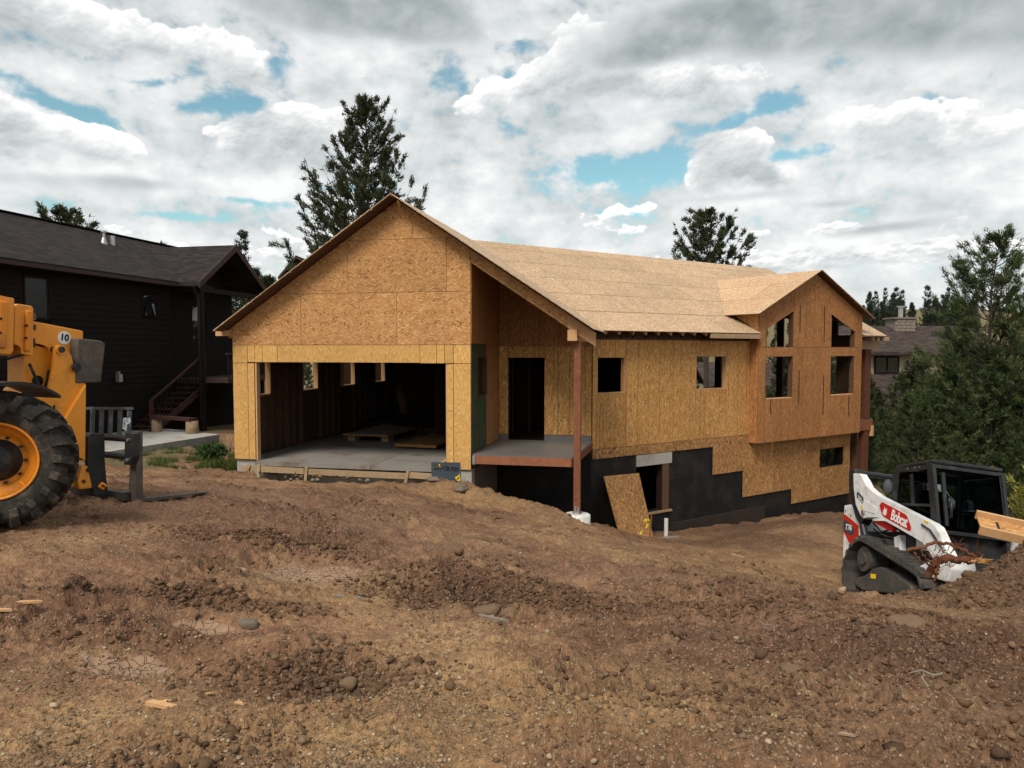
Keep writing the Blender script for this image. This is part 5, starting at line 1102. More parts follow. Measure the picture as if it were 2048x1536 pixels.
# ridge of far forest
g7 = np.random.default_rng(9); cnt = 0
for i in range(170):
    a = R(g7.uniform(24, 33)) if i < 130 else R(g7.uniform(13, 24)); d = g7.uniform(100, 185); x, y = d * math.sin(a), d * math.cos(a); s = g7.uniform(.65, 1.15)
    place_tree('forest_pine', (slim, slim2, bushy)[i % 3], (x, y, gz(x, y) - .3), s * .74, g7.uniform(0, 6), 'distant dark pine on the wooded ridge at far right', 'far pines on the ridge', s * g7.uniform(.62, .90))
# grass and weeds by the concrete pad
def blades(name, area_fn, n, h, wd, seed, mat, label, cat):
    g = np.random.default_rng(seed); P = area_fn(g, n); z = base_h(P[:, 0], P[:, 1]); B = np.column_stack([P, z - .02])
    a = g.uniform(0, 6.28, n); ht = h * g.uniform(.4, 1.2, n) * (P[:, 0] * 0 + 1); le = g.normal(0, .35, (n, 2)) * ht[:, None]
    s = np.column_stack([np.cos(a), np.sin(a), 0 * a]) * wd
    top = B + np.column_stack([le, ht]); mid = B + np.column_stack([le * .35, ht * .55])
    V = np.concatenate([np.stack([B - s, B + s, mid + s * .7], 1), np.stack([B - s, mid + s * .7, mid - s * .7], 1), np.stack([mid - s * .7, mid + s * .7, top], 1)])
    t_ = np.tile(np.clip(g.normal(.45, .25, n), 0, 1), 3)
    o = link(name, mesh_tris(name, V, t_, mat)); tag(o, label, cat, kind='stuff'); return o
def strip(u0, u1, v0, v1, thr=.0):
    def f(g, n):
        u = g.uniform(u0, u1, n * 4); v = g.uniform(v0, v1, n * 4); m = fbm(u * 1.3, v * 1.3, 3, 77) > thr
        u, v = u[m][:n], v[m][:n]; k = n - len(u)
        if k > 0: u = np.concatenate([u, u[:k]]); v = np.concatenate([v, v[:k]])
        return np.column_stack([OX + u * C_ - v * S_, OY + u * S_ + v * C_])
    return f
blades('grass', strip(-4.2, -.25, .35, 3.2, .10), 4200, .17, .007, 1, 'grass_blades', 'green grass and weeds between the concrete pad and the garage', 'grass')
blades('weeds', strip(-1.3, -.15, .5, 2.6, .02), 2600, .34, .010, 2, 'grass_blades', 'taller green weeds against the garage corner', 'weeds')
def shrub(loc, r, h, n, seed, mat, label, name='shrub'):
    g = np.random.default_rng(seed); o = empty(name, loc); tag(o, label, 'shrub')
    d = g.normal(0, 1, (n, 3)); d /= np.linalg.norm(d, axis=1, keepdims=True); rr = g.uniform(.35, 1, n) ** .5
    lump = 1 + .35 * np.sin(d[:, 0] * 5 + seed) * np.cos(d[:, 1] * 4)
    P = d * rr[:, None] * lump[:, None] * np.array([r, r, h * .5]) + np.array([0, 0, h * .52])
    s = g.normal(0, 1, (n, 3)); s /= np.linalg.norm(s, axis=1, keepdims=True); b = np.cross(s, g.normal(0, 1, (n, 3))); b /= np.linalg.norm(b, axis=1, keepdims=True)
    l = .035; V = np.stack([P - s * l * 1.5, P + b * l * .7, P + s * l * 1.5, P - b * l * .7], 1)
    link('leaves', mesh_tris('leaves', V, np.clip(g.normal(.4, .2, n) + .3 * (P[:, 2] / h - .5), 0, 1), mat), None, o)
    mb = MB()
    for k in range(9):
        a = g.uniform(0, 6.28); q = g.uniform(.2, .8); mb.tube([(0, 0, -.05), (math.cos(a) * r * q * .5, math.sin(a) * r * q * .5, h * .4), (math.cos(a) * r * q, math.sin(a) * r * q, h * .8)], [.012, .009, .004], 4, cap=False)
    mb.build('stem', MAT['bark'], o); return o
for u, v, r, h, n, lb in ((-1.0, 2.5, .55, .8, 1500, 'leafy green shrub at the left garage corner'), (-.75, 3.9, .5, 1.0, 1300, 'taller shrub behind the leafy corner shrub, against the garage'), (-2.1, 2.2, .4, .5, 800, 'low shrub on the gravel beside the concrete pad')):
    x, y, _ = W3(u, v); shrub((x, y, gz(x, y)), r, h, n, int(h * 100), 'shrub_leaves', lb)
# ---------------------------------------------------------------- machines
def frame_matrix(O, az, pitch=0, roll=0):
    a, p, r = R(az), R(pitch), R(roll)
    F = Vector((math.sin(a) * math.cos(p), math.cos(a) * math.cos(p), math.sin(p))); R0 = Vector((math.cos(a), -math.sin(a), 0)); U0 = R0.cross(F)
    Rr = R0 * math.cos(r) - U0 * math.sin(r); U = Rr.cross(F)
    m = Matrix((Rr, F, U)).transposed().to_4x4(); m.translation = Vector(O); return m
def text_mesh(body, size, extrude=.002, bold=0.0, shear=0.0, spacing=1.0):
    cu = bpy.data.curves.new('txt', 'FONT'); cu.body = body; cu.size = size; cu.extrude = extrude; cu.align_x = 'CENTER'; cu.align_y = 'CENTER'; cu.offset = bold; cu.shear = shear; cu.space_character = spacing; cu.resolution_u = 3
    o = bpy.data.objects.new('txt', cu); COL.objects.link(o); bpy.context.view_layer.update()
    me = bpy.data.meshes.new_from_object(o.evaluated_get(bpy.context.evaluated_depsgraph_get())); bpy.data.objects.remove(o); bpy.data.curves.remove(cu)
    return me
def on_side(o, pos, ang=0.0, side=1):
    """stand a text (XY plane) on a machine side: text x -> local +y, text y -> +z, facing +x"""
    o.matrix_local = Matrix.Translation(pos) @ Matrix.Rotation(ang, 4, 'X') @ Matrix(((0, 0, 1, 0), (1, 0, 0, 0), (0, 1, 0, 0), (0, 0, 0, 1)))
def side_poly(mb, pts, x0, x1, bev=0.0): return mb.prism([(x0, y, z) for y, z in pts], (x1 - x0, 0, 0), bev)
TM = frame_matrix((-5.82, 7.19, .962), 25, -4, 0)
TE = empty('telehandler'); TE.matrix_world = TM; tag(TE, 'orange telehandler with black pallet forks at the left edge', 'telehandler')
def te(mb, nm, mat, parent=None): return mb.build(nm, MAT[mat] if isinstance(mat, str) else mat, parent or TE)
# wheel: tyre with chevron lugs, rim, hub
def wheel_mesh():
    mb = MB(); prof = [(.335, -.13), (.36, -.165), (.46, -.185), (.55, -.18), (.60, -.15), (.615, 0), (.60, .15), (.55, .18), (.46, .185), (.36, .165), (.335, .13)]
    mb.lathe(prof, (0, 0, 0), (1, 0, 0), 56)
    for s in (-1, 1):
        for k in range(20):
            a = 2 * math.pi * (k + (.5 if s > 0 else 0)) / 20
            P = []
            for x, r, da in ((.01 * s, .612, 0), (.17 * s, .592, .16), (.197 * s, .535, .20), (.190 * s, .475, .21)): P.append((x, r, da))
            vs = []
            for x, r, da in P:
                for dw, dr in ((-.043, 0), (.043, 0), (.034, .058), (-.034, .058)):
                    rr = r + (dr if x * s < .19 else dr * .25); xx = x + (0 if x * s < .19 else s * dr * .35); aa = a + da + dw / r
                    vs.append((xx, rr * math.cos(aa), rr * math.sin(aa)))
            fs = [(i * 4 + j, i * 4 + (j + 1) % 4, (i + 1) * 4 + (j + 1) % 4, (i + 1) * 4 + j) for i in range(3) for j in range(4)] + [(0, 1, 2, 3), (12, 13, 14, 15)]
            mb.add(vs, fs)
    return mb
rim_mb = MB(); rim_mb.lathe([(.355, .150), (.372, .172), (.365, .182), (.345, .168), (.335, .12), (.30, .075), (.27, .065), (.255, .02), (.20, .005), (.19, .012)], (0, 0, 0), (1, 0, 0), 48)
hub_mb = MB(); hub_mb.lathe([(.20, -.02), (.20, .02), (.155, .03), (.15, .10), (.12, .13), (.001, .135)], (0, 0, 0), (1, 0, 0), 28)
for k in range(10):
    a = 2 * math.pi * k / 10; hub_mb.cyl((.012, .225 * math.cos(a), .225 * math.sin(a)), (.04, .225 * math.cos(a), .225 * math.sin(a)), .016, 6)
tyre_me = wheel_mesh().mesh('tyre', [MAT['rubber']]); rim_me = rim_mb.mesh('rim', [MAT['orange_rim']]); hub_me = hub_mb.mesh('hub', [MAT['steel_dark']])
for x, st, lab in ((.95, -42, None), (-.95, -36, None)):
    t_ = link('tyre', tyre_me, None, TE, (x, 0, .66), (0, 0, R(st) + (math.pi if x < 0 else 0))); link('rim', rim_me, None, t_); link('hub', hub_me, None, t_)
    if x > 0:
        mb = MB(); mb.tube([(.10, .20, -.20), (.13, .235, -.22), (.13, .25, -.245), (.10, .235, -.265)], .016, 8); mb.build('valve_guard', MAT['orange_rim'], t_)
# fender
mb = MB(); arc = [(.0 + .73 * math.cos(R(a)), .66 + .73 * math.sin(R(a))) for a in range(56, 160, 8)]
for (y0, z0), (y1, z1) in zip(arc, arc[1:]): mb.prism([(.70, y0, z0), (1.22, y0, z0), (1.22, y1, z1), (.70, y1, z1)], (0, (.7 - (z0 + z1) / 2) * 0, .03))
te(mb, 'fender', 'black_paint')
mb = MB(); mb.box((-.45, -3.2, .55), (.45, .55, 1.05), .03); te(mb, 'chassis', 'black_paint')
mb = MB(); mb.cyl((-.85, 0, .66), (.85, 0, .66), .11, 16); te(mb, 'axle', 'steel_dark')
# boom sections
mb = MB(); side_poly(mb, [(-3.2, 2.42), (.25, 2.235), (.25, 1.78), (-3.2, 1.98)], -.31, .31, .02); te(mb, 'outer_boom', 'orange')
mb = MB(); side_poly(mb, [(.0, 2.18), (.58, 2.15), (.58, 1.80), (.0, 1.83)], -.25, .25, .012); te(mb, 'middle_boom', 'orange')
mb = MB(); side_poly(mb, [(.40, 2.118), (1.285, 2.035), (1.298, 2.02), (1.30, 1.90), (1.20, 1.62), (1.06, 1.47), (.985, 1.56), (.935, 1.66), (.918, 1.78), (.885, 1.83), (.83, 1.848), (.40, 1.87)], -.2, .2, .012); BO = te(mb, 'inner_boom', 'orange')
mb = MB(); side_poly(mb, [(.66, 1.86), (.93, 1.80), (1.0, 1.56), (.88, 1.33), (.80, 1.25), (.68, 1.40)], -.15, .15, .012); te(mb, 'boom_nose', 'orange')
mb = MB(); mb.cyl((.151, .825, 1.43), (.156, .825, 1.43), .062, 20); te(mb, 'nose_hole_disc', 'decal_black')  # black disc painted in place of the hole's dark inside
mb = MB(); mb.cyl((-.3, .80, 1.28), (.30, .80, 1.28), .085, 20); te(mb, 'boom_pivot', 'orange')
mb = MB(); side_poly(mb, [(.262, 2.31), (.434, 2.295), (.445, 1.74), (.42, 1.70), (.20, 1.70), (.10, 1.74), (.10, 2.30)], -.35, .35, .012); C0 = te(mb, 'boom_collar', 'orange')
mb = MB(); side_poly(mb, [(.475, 2.20), (.50, 2.25), (.655, 2.245), (.672, 2.22), (.69, 1.70), (.565, 1.71), (.562, 1.80), (.485, 1.81)], -.285, .285, .012); C1 = te(mb, 'boom_collar', 'orange')
for c, x, y0, y1, z0, z1 in ((C0, .35, .27, .36, 1.76, 2.25), (C1, .285, .58, .645, 1.75, 2.19)):
    mb = MB(); mb.box((x, y0, z0), (x + .035, y1, z1), .016); w_ = mb.build('wear_pad_cover', MAT['orange_rim'], c)
    for f in (.32, .62):
        mb = MB(); mb.cyl((x + .02, (y0 + y1) / 2 - .03, z0 + (z1 - z0) * f), (x + .046, (y0 + y1) / 2 - .03, z0 + (z1 - z0) * f), .014, 8); mb.build('bolt', MAT['steel_dark'], c)
for z in (2.02, 1.87, 1.83):
    mb = MB(); mb.box((.203, .692, z - .03), (.222, .745, z + .03), .008); te(mb, 'wear_pad', 'steel_dark')
mb = MB(); side_poly(mb, [(.44, 2.18), (.475, 2.18), (.475, 1.84), (.44, 1.84)], -.27, .27); te(mb, 'wear_pad', 'rubber')
mb = MB(); mb.tube([(.22, .66, 2.19), (.24, .71, 2.16), (.24, .72, 2.11), (.22, .67, 2.085)], .012, 6); te(mb, 'hose', 'grey_wood')
# tilt links, hitch plate
for s in (-1, 1):
    mb = MB(); side_poly(mb, [(.90, 1.79), (.925, 1.842), (.98, 1.842), (1.09, 1.735), (1.14, 1.50), (1.275, 1.413), (.965, .866), (.905, .918), (.805, 1.076), (.895, 1.586)], s * .27, s * .32, .008); te(mb, 'tilt_link', 'orange')
mb = MB(); mb.cyl((-.36, .955, 1.79), (.36, .955, 1.79), .035, 18); te(mb, 'link_pin', 'steel_dark'); mb = MB(); mb.cyl((.32, .955, 1.79), (.345, .955, 1.79), .055, 20); te(mb, 'pin_boss', 'orange')
mb = MB(); side_poly(mb, [(.93, 1.56), (1.12, 1.5), (1.2, 1.2), (.98, .92), (.86, 1.06)], -.26, .26, .01); te(mb, 'tilt_gap_fill', 'black_paint')  # solid fill painted black to stand in for the shaded gap between links
mb = MB(); side_poly(mb, [(1.149, 1.934), (1.43, 1.93), (1.484, 1.90), (1.447, 1.438), (1.142, 1.416)], -.33, .34, .02); te(mb, 'hitch_cover', 'worn_steel')
mb = MB(); mb.cyl((.34, 1.13, 1.60), (.37, 1.13, 1.60), .05, 14); te(mb, 'pin_boss', 'steel_dark')
mb = MB(); side_poly(mb, [(1.243, 1.413), (1.27, .518), (.943, .724), (.936, .881)], -.36, .37, .012); te(mb, 'hitch_plate', 'orange')
mb = MB(); mb.cyl((.37, .90, .83), (.45, .90, .83), .085, 20); te(mb, 'pin_boss', 'black_paint')
mb = MB(); mb.cyl((.30, 1.02, .62), (.30, 1.20, .30), .028, 12); te(mb, 'cylinder_rod', 'worn_steel'); mb = MB(); mb.cyl((.30, .9, .92), (.30, 1.06, .55), .05, 14); te(mb, 'cylinder', 'black_paint')
mb = MB(); side_poly(mb, [(1.26, .47), (1.46, .44), (1.41, .19), (1.25, .19), (1.22, .27)], .22, .32, .02); BR = te(mb, 'hitch_lug', 'orange')
for y, z, r in ((1.34, .41, .028), (1.29, .28, .022)):
    mb = MB(); mb.cyl((.321, y, z), (.328, y, z), r, 14); mb.build('pin', MAT['steel_dark'], BR)
mb = MB(); side_poly(mb, [(1.10, .36), (1.22, .36), (1.24, .20), (1.08, .20)], .10, .22, .02); te(mb, 'hitch_lug', 'orange')
# fork carriage
for x0, x1 in ((.27, .33), (-.62, -.56)):
    mb = MB(); side_poly(mb, [(1.32, .80), (1.37, .84), (1.52, .83), (1.535, .64), (1.52, .56), (1.60, .10), (1.42, .10), (1.32, .51)], x0, x1, .008); te(mb, 'carriage_plate', 'black_paint')
mb = MB(); mb.tube([(.335, 1.56, .20), (.345, 1.50, .24), (.345, 1.46, .21), (.335, 1.53, .17)], .018, 8); te(mb, 'shackle', 'orange')
mb = MB(); mb.cyl((-.98, 1.72, .765), (.60, 1.72, .765), .042, 14); te(mb, 'carriage_bar', 'black_paint')
mb = MB(); mb.cyl((-.98, 1.72, .55), (.55, 1.72, .55), .040, 14); te(mb, 'carriage_bar', 'black_paint')
mb = MB(); mb.box((-1.12, 1.66, .02), (.52, 1.74, .125), .006); te(mb, 'carriage_bar', 'steel_dark')
mb = MB(); mb.prism([(.50, 1.66, .84), (.645, 1.66, .84), (.65, 1.66, .56), (.60, 1.66, .46), (.50, 1.66, .46)], (0, .10, 0), .008); EB = te(mb, 'end_bracket', 'black_paint')
for z in (.76, .52):
    mb = MB(); mb.cyl((.57, 1.64, z), (.57, 1.66, z), .02, 10); mb.build('bolt', MAT['galv'], EB)
for x0 in (-1.0, .47):
    mb = MB(); mb.prism([(x0, 1.76, .86), (x0, 1.83, .86), (x0, 1.86, .10), (x0, 1.90, .030), (x0, 2.86, .012), (x0, 2.86, -.002), (x0, 1.82, -.015), (x0, 1.76, .02)], (.12, 0, 0), .004); te(mb, 'fork', 'worn_steel')
# load backrest
mb = MB(); mb.bar((-.95, 1.80, 1.085), (.42, 1.80, 1.13), .035, .05); te(mb, 'backrest_rail', 'backrest')
for x in (-.85, -.66, -.48, -.30, -.13, .04, .21, .38):
    mb = MB(); mb.bar((x, 1.80, .74), (x, 1.80, 1.10), .05, .02, (0, 1, 0)); te(mb, 'backrest_bar', 'backrest')
for pts in ([(.24, .95, 1.30), (.34, .90, 1.10), (.34, .98, .86), (.28, 1.05, .62)], [(.20, .70, 1.62), (.24, .78, 1.40), (.26, .86, 1.22)], [(.27, .60, 1.72), (.26, .45, 1.66), (.26, .2, 1.68)]):
    mb = MB(); mb.tube(pts, .016, 8); te(mb, 'hydraulic_hose', 'rubber')
# number plate
mb = MB(); mb.cyl((.2005, 1.075, 1.935), (.204, 1.075, 1.935), .075, 32); te(mb, 'number_disc', 'decal_white')
n10 = link('number', text_mesh('10', .105, .0012, .004), MAT['decal_black'], TE); on_side(n10, (.206, 1.075, 1.935), -.09)
RAG = empty('plastic_scrap', tuple((TM @ Vector((.37, 1.77, .90))))); tag(RAG, 'scrap of torn clear plastic caught on the fork backrest', 'plastic')
mb = MB(); g_ = random.Random(3); pts = [(g_.uniform(-.06, .08), g_.uniform(-.03, .03), g_.uniform(-.08, .14)) for _ in range(12)]
mb.add(pts, [(i, (i + 1) % 12, (i + 5) % 12) for i in range(12)]); mb.build('film', MAT['plastic_film'], RAG)

# ---------------------------------------------------------------- compact track loader
BM = frame_matrix((6.504, 10.5446, -1.140), 176, 14, -8)
BE = empty('track_loader'); BE.matrix_world = BM; tag(BE, 'white compact track loader with red decals and black cab on the dirt pile', 'track loader')
def be(mb, nm, mat, parent=None): return mb.build(nm, MAT[mat] if isinstance(mat, str) else mat, parent or BE)
path = [(-1.13, .03), (-1.22, .14), (-1.245, .32), (-1.20, .50), (-1.08, .66), (-.93, .77), (-.76, .82), (-.62, .79), (.62, .40), (.74, .34), (.80, .22), (.77, .09), (.66, .02)]
def dense(path, step):
    P = [Vector((0, y, z)) for y, z in path]; out = []
    for a, b in zip(P, P[1:] + P[:1]):
        n = max(1, int((b - a).length / step))
        out += [a + (b - a) * (i / n) for i in range(n)]
    return out
def track_meshes():
    P = dense(path, .05); n = len(P); mb = MB(); lug = MB(); th = .035
    nor = []
    for i in range(n):
        t_ = (P[(i + 1) % n] - P[i - 1]).normalized(); nor.append(Vector((0, t_.z, -t_.y)) * -1)
    c = sum(P, Vector()) / n
    nor = [q if q.dot(p - c) > 0 else -q for q, p in zip(nor, P)]
    vs = []
    for p, q in zip(P, nor):
        for x, d in ((.50, 0), (.93, 0), (.93, th), (.50, th)): vs.append((x, *(p + q * d)[1:]))
    fs = [(i * 4 + j, i * 4 + (j + 1) % 4, ((i + 1) % n) * 4 + (j + 1) % 4, ((i + 1) % n) * 4 + j) for i in range(n) for j in range(4)]
    mb.add(vs, fs, False)
    tot = [0.0]
    for i in range(n): tot.append(tot[-1] + (P[(i + 1) % n] - P[i]).length)
    k = 0; s = 0.0
    while s < tot[-1] - .05:
        i = max(j for j in range(n) if tot[j] <= s); p = P[i] + (P[(i + 1) % n] - P[i]) * ((s - tot[i]) / max(1e-6, tot[i + 1] - tot[i])); t_ = (P[(i + 1) % n] - P[i]).normalized(); q = nor[i]
        for x0, x1, sh in ((.515, .70, 0), (.735, .915, .045)):
            o = p + t_ * sh + q * th; pr_ = [o - t_ * .046, o + t_ * .046, o + t_ * .036 + q * .052, o - t_ * .036 + q * .052]
            lug.prism([(x0, v.y, v.z) for v in pr_], (x1 - x0, 0, 0))
        s += .145; k += 1
    return mb.mesh('track', [MAT['track_rubber']]), lug.mesh('tread_lugs', [MAT['track_rubber']])
tme, lme = track_meshes()
for x in (0, -1.43):
    t_ = link('track', tme, None, BE, (x, 0, 0)); link('tread_lugs', lme, None, t_)
    f = MB(); side_poly(f, [(-.95, .12), (-.92, .22), (-.62, .26), (-.42, .40), (-.22, .44), (.10, .36), (.55, .22), (.60, .08), (-.70, .05)], .60, .90, .02); f.v = [(a + x, b, c) for a, b, c in f.v]; fr = be(f, 'track_frame', 'track_steel')
    mb = MB(); mb.cyl((.56 + x, -.74, .54), (.86 + x, -.74, .54), .20, 20); mb.cyl((.86 + x, -.74, .54), (.90 + x, -.74, .54), .10, 14); be(mb, 'drive_sprocket', 'track_steel')
    for y in (-.9, -.55, -.2, .15, .5):
        mb = MB(); mb.cyl((.58 + x, y, .115), (.86 + x, y, .115), .075, 14); be(mb, 'track_roller', 'steel_dark')
mb = MB(); mb.box((.902, -.46, .25), (.905, -.32, .32)); be(mb, 'warning_decal', 'yellow_decal')
mb = MB(); mb.box((-.50, -1.30, .30), (.50, .50, 1.02), .02); be(mb, 'main_frame', 'black_paint')
# rear body
rb = [(-1.84, 1.46), (-1.64, 1.47), (-1.32, 1.21), (-1.30, .86), (-1.40, .80), (-1.62, .72), (-1.74, .40), (-1.84, .38)]
mb = MB(); side_poly(mb, rb, -.62, .62, .015); be(mb, 'engine_housing', 'white_paint')
mb = MB(); side_poly(mb, [(-1.838, 1.30), (-1.78, 1.29), (-1.345, 1.10), (-1.335, .93), (-1.50, .80), (-1.60, .77), (-1.838, 1.00)], .621, .624); RP = be(mb, 'red_decal', 'red_paint')
mb = MB(); side_poly(mb, [(-1.838, 1.20), (-1.75, 1.19), (-1.50, 1.08), (-1.46, 1.03), (-1.48, .96), (-1.60, .93), (-1.838, 1.02)], .6255, .628); mb.build('model_plate', MAT['decal_grey'], RP)
tx = link('model_text', text_mesh('T76', .135, .001, .003, .2), MAT['decal_white'], BE); on_side(tx, (.630, -1.665, 1.065), -.12)
mb = MB(); side_poly(mb, [(-1.80, 1.36), (-1.785, 1.40), (-1.77, 1.36), (-1.785, 1.32)], .6205, .622); side_poly(mb, [(-1.62, 1.27), (-1.605, 1.31), (-1.59, 1.27), (-1.605, 1.23)], .6205, .622); be(mb, 'slot', 'decal_black')
# lift arms
arm = [(-1.37, 1.985), (-1.15, 1.965), (-1.06, 1.84), (-.94, 1.73), (-.80, 1.635), (-.56, 1.55), (.75, 1.12), (.86, 1.07), (.90, 1.0), (.93, .93), (1.03, .80), (1.20, .62), (1.20, .52), (.90, .50), (.73, .70), (.57, .86), (.19, .97), (-.49, 1.20), (-.62, 1.235), (-.86, 1.22), (-1.02, 1.20), (-1.11, 1.25), (-1.27, 1.44), (-1.35, 1.73)]
for s in (1, -1):
    mb = MB(); side_poly(mb, arm, s * .60, s * .73, .018); A_ = be(mb, 'lift_arm', 'white_paint')
    mb = MB(); side_poly(mb, [(-.98, 1.33), (-.92, 1.50), (-.62, 1.36), (-.66, 1.27)], s * .7305, s * .738, .003); mb.build('arm_boss', MAT['white_paint'], A_)
    mb = MB(); mb.cyl((s * .73, -1.0, 1.30), (s * .76, -1.0, 1.30), .045, 16); mb.build('pivot_pin', MAT['galv'], A_)
    mb = MB(); side_poly(mb, [(-1.60, 2.06), (-1.42, 2.08), (-1.37, 1.98), (-1.355, 1.72), (-1.28, 1.44), (-1.08, 1.20), (-1.20, 1.10), (-1.34, 1.22), (-1.50, 1.50), (-1.60, 1.80)], s * .52, s * .68, .015); be(mb, 'rear_link', 'black_paint')
    mb = MB(); side_poly(mb, [(.52, .50), (.90, .64), (1.18, .65), (1.22, .50), (1.16, .32), (.66, .38)], s * .40, s * .76, .02); be(mb, 'coupler_foot', 'white_paint')
    mb = MB(); mb.cyl((s * .64, -1.18, 1.10), (s * .64, -1.02, .72), .06, 14); mb.cyl((s * .64, -1.16, .92), (s * .64, -.42, .80), .05, 14); be(mb, 'lift_cylinder', 'black_paint')
    mb = MB(); mb.cyl((s * .58, -.42, .80), (s * .72, -.42, .80), .085, 18); be(mb, 'cylinder_boss', 'steel_dark')
    mb = MB(); side_poly(mb, [(-.36, .92), (-.20, .96), (-.18, .62), (-.34, .66)], s * .50, s * .60, .01); be(mb, 'arm_stop', 'white_paint')
mb = MB(); side_poly(mb, [(-.90, 1.17), (-.55, 1.17), (-.28, 1.08), (-.28, 1.0), (-.45, 1.03)], .60, .66, .006); be(mb, 'red_bracket', 'red_paint')
mb = MB(); mb.cyl((-.6, -1.50, 2.02), (.6, -1.50, 2.02), .05, 16); be(mb, 'cross_tube', 'black_paint')
# decal with the maker's name
dec = [(-.545, 1.40), (-.50, 1.445), (-.46, 1.455), (.14, 1.255), (.20, 1.215), (.29, 1.06), (.285, 1.02), (.25, 1.00), (-.40, 1.215), (-.46, 1.25)]
mb = MB(); side_poly(mb, dec, .7305, .7335); DC = be(mb, 'name_decal', 'red_paint')
ang = -math.atan2(.435, 1.31) * .98
bt = link('name_text', text_mesh('Bobcat', .225, .001, .0055, 0, .9), MAT['decal_white'], BE); bt.scale = (.78, 1, 1); on_side(bt, (.736, -.005, 1.185), ang); bt.scale = (.76, 1.0, 1.0)
head = [(-.040, .060), (-.030, .018), (-.055, -.008), (-.046, -.030), (-.058, -.052), (-.025, -.056), (-.008, -.078), (.012, -.058), (.044, -.060), (.036, -.034), (.050, -.012), (.030, .014), (.044, .056), (.012, .026), (-.010, .028)]
ca, sa = math.cos(ang), math.sin(ang)
mb = MB(); side_poly(mb, [(-.375 + y * ca - z * sa, 1.312 + y * sa + z * ca) for y, z in head], .735, .737); mb.build('cat_emblem', MAT['decal_white'], DC)
mb = MB()
for y, z in ((-.020, -.012), (.014, -.014)): side_poly(mb, [(-.375 + (y + a) * ca - (z + b) * sa, 1.312 + (y + a) * sa + (z + b) * ca) for a, b in ((-.010, .004), (.010, .0), (.008, -.006))], .7375, .739)
mb.build('emblem_eyes', MAT['red_paint'], DC)
mb = MB(); side_poly(mb, [(-1.235, 1.62), (-1.20, 1.66), (-1.02, 1.55), (-1.02, 1.47), (-1.05, 1.45), (-1.225, 1.56)], .7305, .733); be(mb, 'spec_decal', 'decal_grey')
mb = MB()
for a_, l_ in ((.0, .12), (-.04, .15)): side_poly(mb, [(-1.19 - a_ * .2, 1.60 + a_), (-1.19 - a_ * .2 + l_, 1.60 + a_ - l_ * .56), (-1.19 - a_ * .2 + l_, 1.585 + a_ - l_ * .56), (-1.19 - a_ * .2, 1.585 + a_)], .7335, .7345)
be(mb, 'decal_bars', 'decal_white')
mb = MB(); side_poly(mb, [(-1.10, 1.37), (-1.09, 1.43), (-1.03, 1.40), (-1.05, 1.345)], .7305, .733); side_poly(mb, [(.60, 1.165), (.70, 1.132), (.69, 1.10), (.59, 1.135)], .7305, .733); be(mb, 'warning_decal', 'yellow_decal')
mb = MB(); side_poly(mb, [(.06, .93), (.42, .84), (.42, .74), (.06, .76)], .50, .503); be(mb, 'maintenance_label', 'decal_white')
# cab
mb = MB(); mb.prism([(-.52, -.46, 2.02), (.52, -.46, 2.02), (.55, .50, 2.03), (-.55, .50, 2.03)], (0, 0, .055), .02); be(mb, 'cab_roof', 'black_paint')
for s in (1, -1):
    mb = MB(); side_poly(mb, [(-.46, 2.02), (-.28, 2.045), (-.30, 1.95), (-.36, 1.88), (-.40, 1.42), (-.44, 1.0), (-.52, 1.0), (-.50, 1.9)], s * .50, s * .545, .01); be(mb, 'cab_post', 'black_paint')
    mb = MB(); side_poly(mb, [(.36, 2.03), (.48, 2.03), (.62, 1.05), (.62, .80), (.50, .80), (.50, 1.05)], s * .49, s * .55, .01); be(mb, 'cab_post', 'black_paint')
    mb = MB(); side_poly(mb, [(-.40, 1.47), (.46, 1.42), (.48, 1.38), (-.40, 1.43)], s * .505, s * .54); side_poly(mb, [(-.06, 1.90), (.0, 1.90), (.05, 1.44), (-.02, 1.44)], s * .505, s * .54); side_poly(mb, [(-.34, 1.95), (.40, 1.95), (.40, 2.02), (-.30, 2.02)], s * .505, s * .54); be(mb, 'window_frame', 'black_paint')
    for pts in ([(-.36, 1.92), (-.06, 1.93), (-.02, 1.47), (-.385, 1.47)], [(.0, 1.93), (.375, 1.94), (.45, 1.44), (.05, 1.44)], [(-.395, 1.42), (.475, 1.37), (.50, 1.05), (-.42, 1.05)]):
        mb = MB(); side_poly(mb, pts, s * .515, s * .522); be(mb, 'side_window', 'glass_cab')
    mb = MB()
    for k in range(11): y = -.33 + k * .07; mb.bar((s * .495, y, 1.46), (s * .495, y, 1.92), .004, .004)
    for k in range(7): z = 1.5 + k * .065; mb.bar((s * .492, -.36, z), (s * .492, .40, z), .004, .004)
    be(mb, 'safety_mesh', 'black_paint')
mb = MB(); mb.prism([(-.50, .475, 2.0), (.50, .475, 2.0), (.50, .60, 1.05), (-.50, .60, 1.05)], (0, .008, 0)); be(mb, 'front_door_glass', 'glass_cab')
for a, b in (((-.53, .49, 2.01), (-.53, .625, 1.0)), ((.53, .49, 2.01), (.53, .625, 1.0)), ((-.53, .49, 1.985), (.53, .49, 1.985)), ((-.53, .62, 1.03), (.53, .62, 1.03)), ((.40, .51, 1.9), (.40, .60, 1.12))):
    mb = MB(); mb.bar(a, b, .05, .045, (1, 0, 0) if abs(a[0] - b[0]) < .1 else (0, 0, 1)); be(mb, 'door_frame', 'black_paint')
mb = MB(); mb.box((-.46, -.44, .95), (.46, -.38, 1.50)); be(mb, 'cab_back', 'black_paint')
mb = MB(); mb.box((-.47, -.43, 1.85), (.47, -.39, 2.0)); be(mb, 'cab_back', 'black_paint')
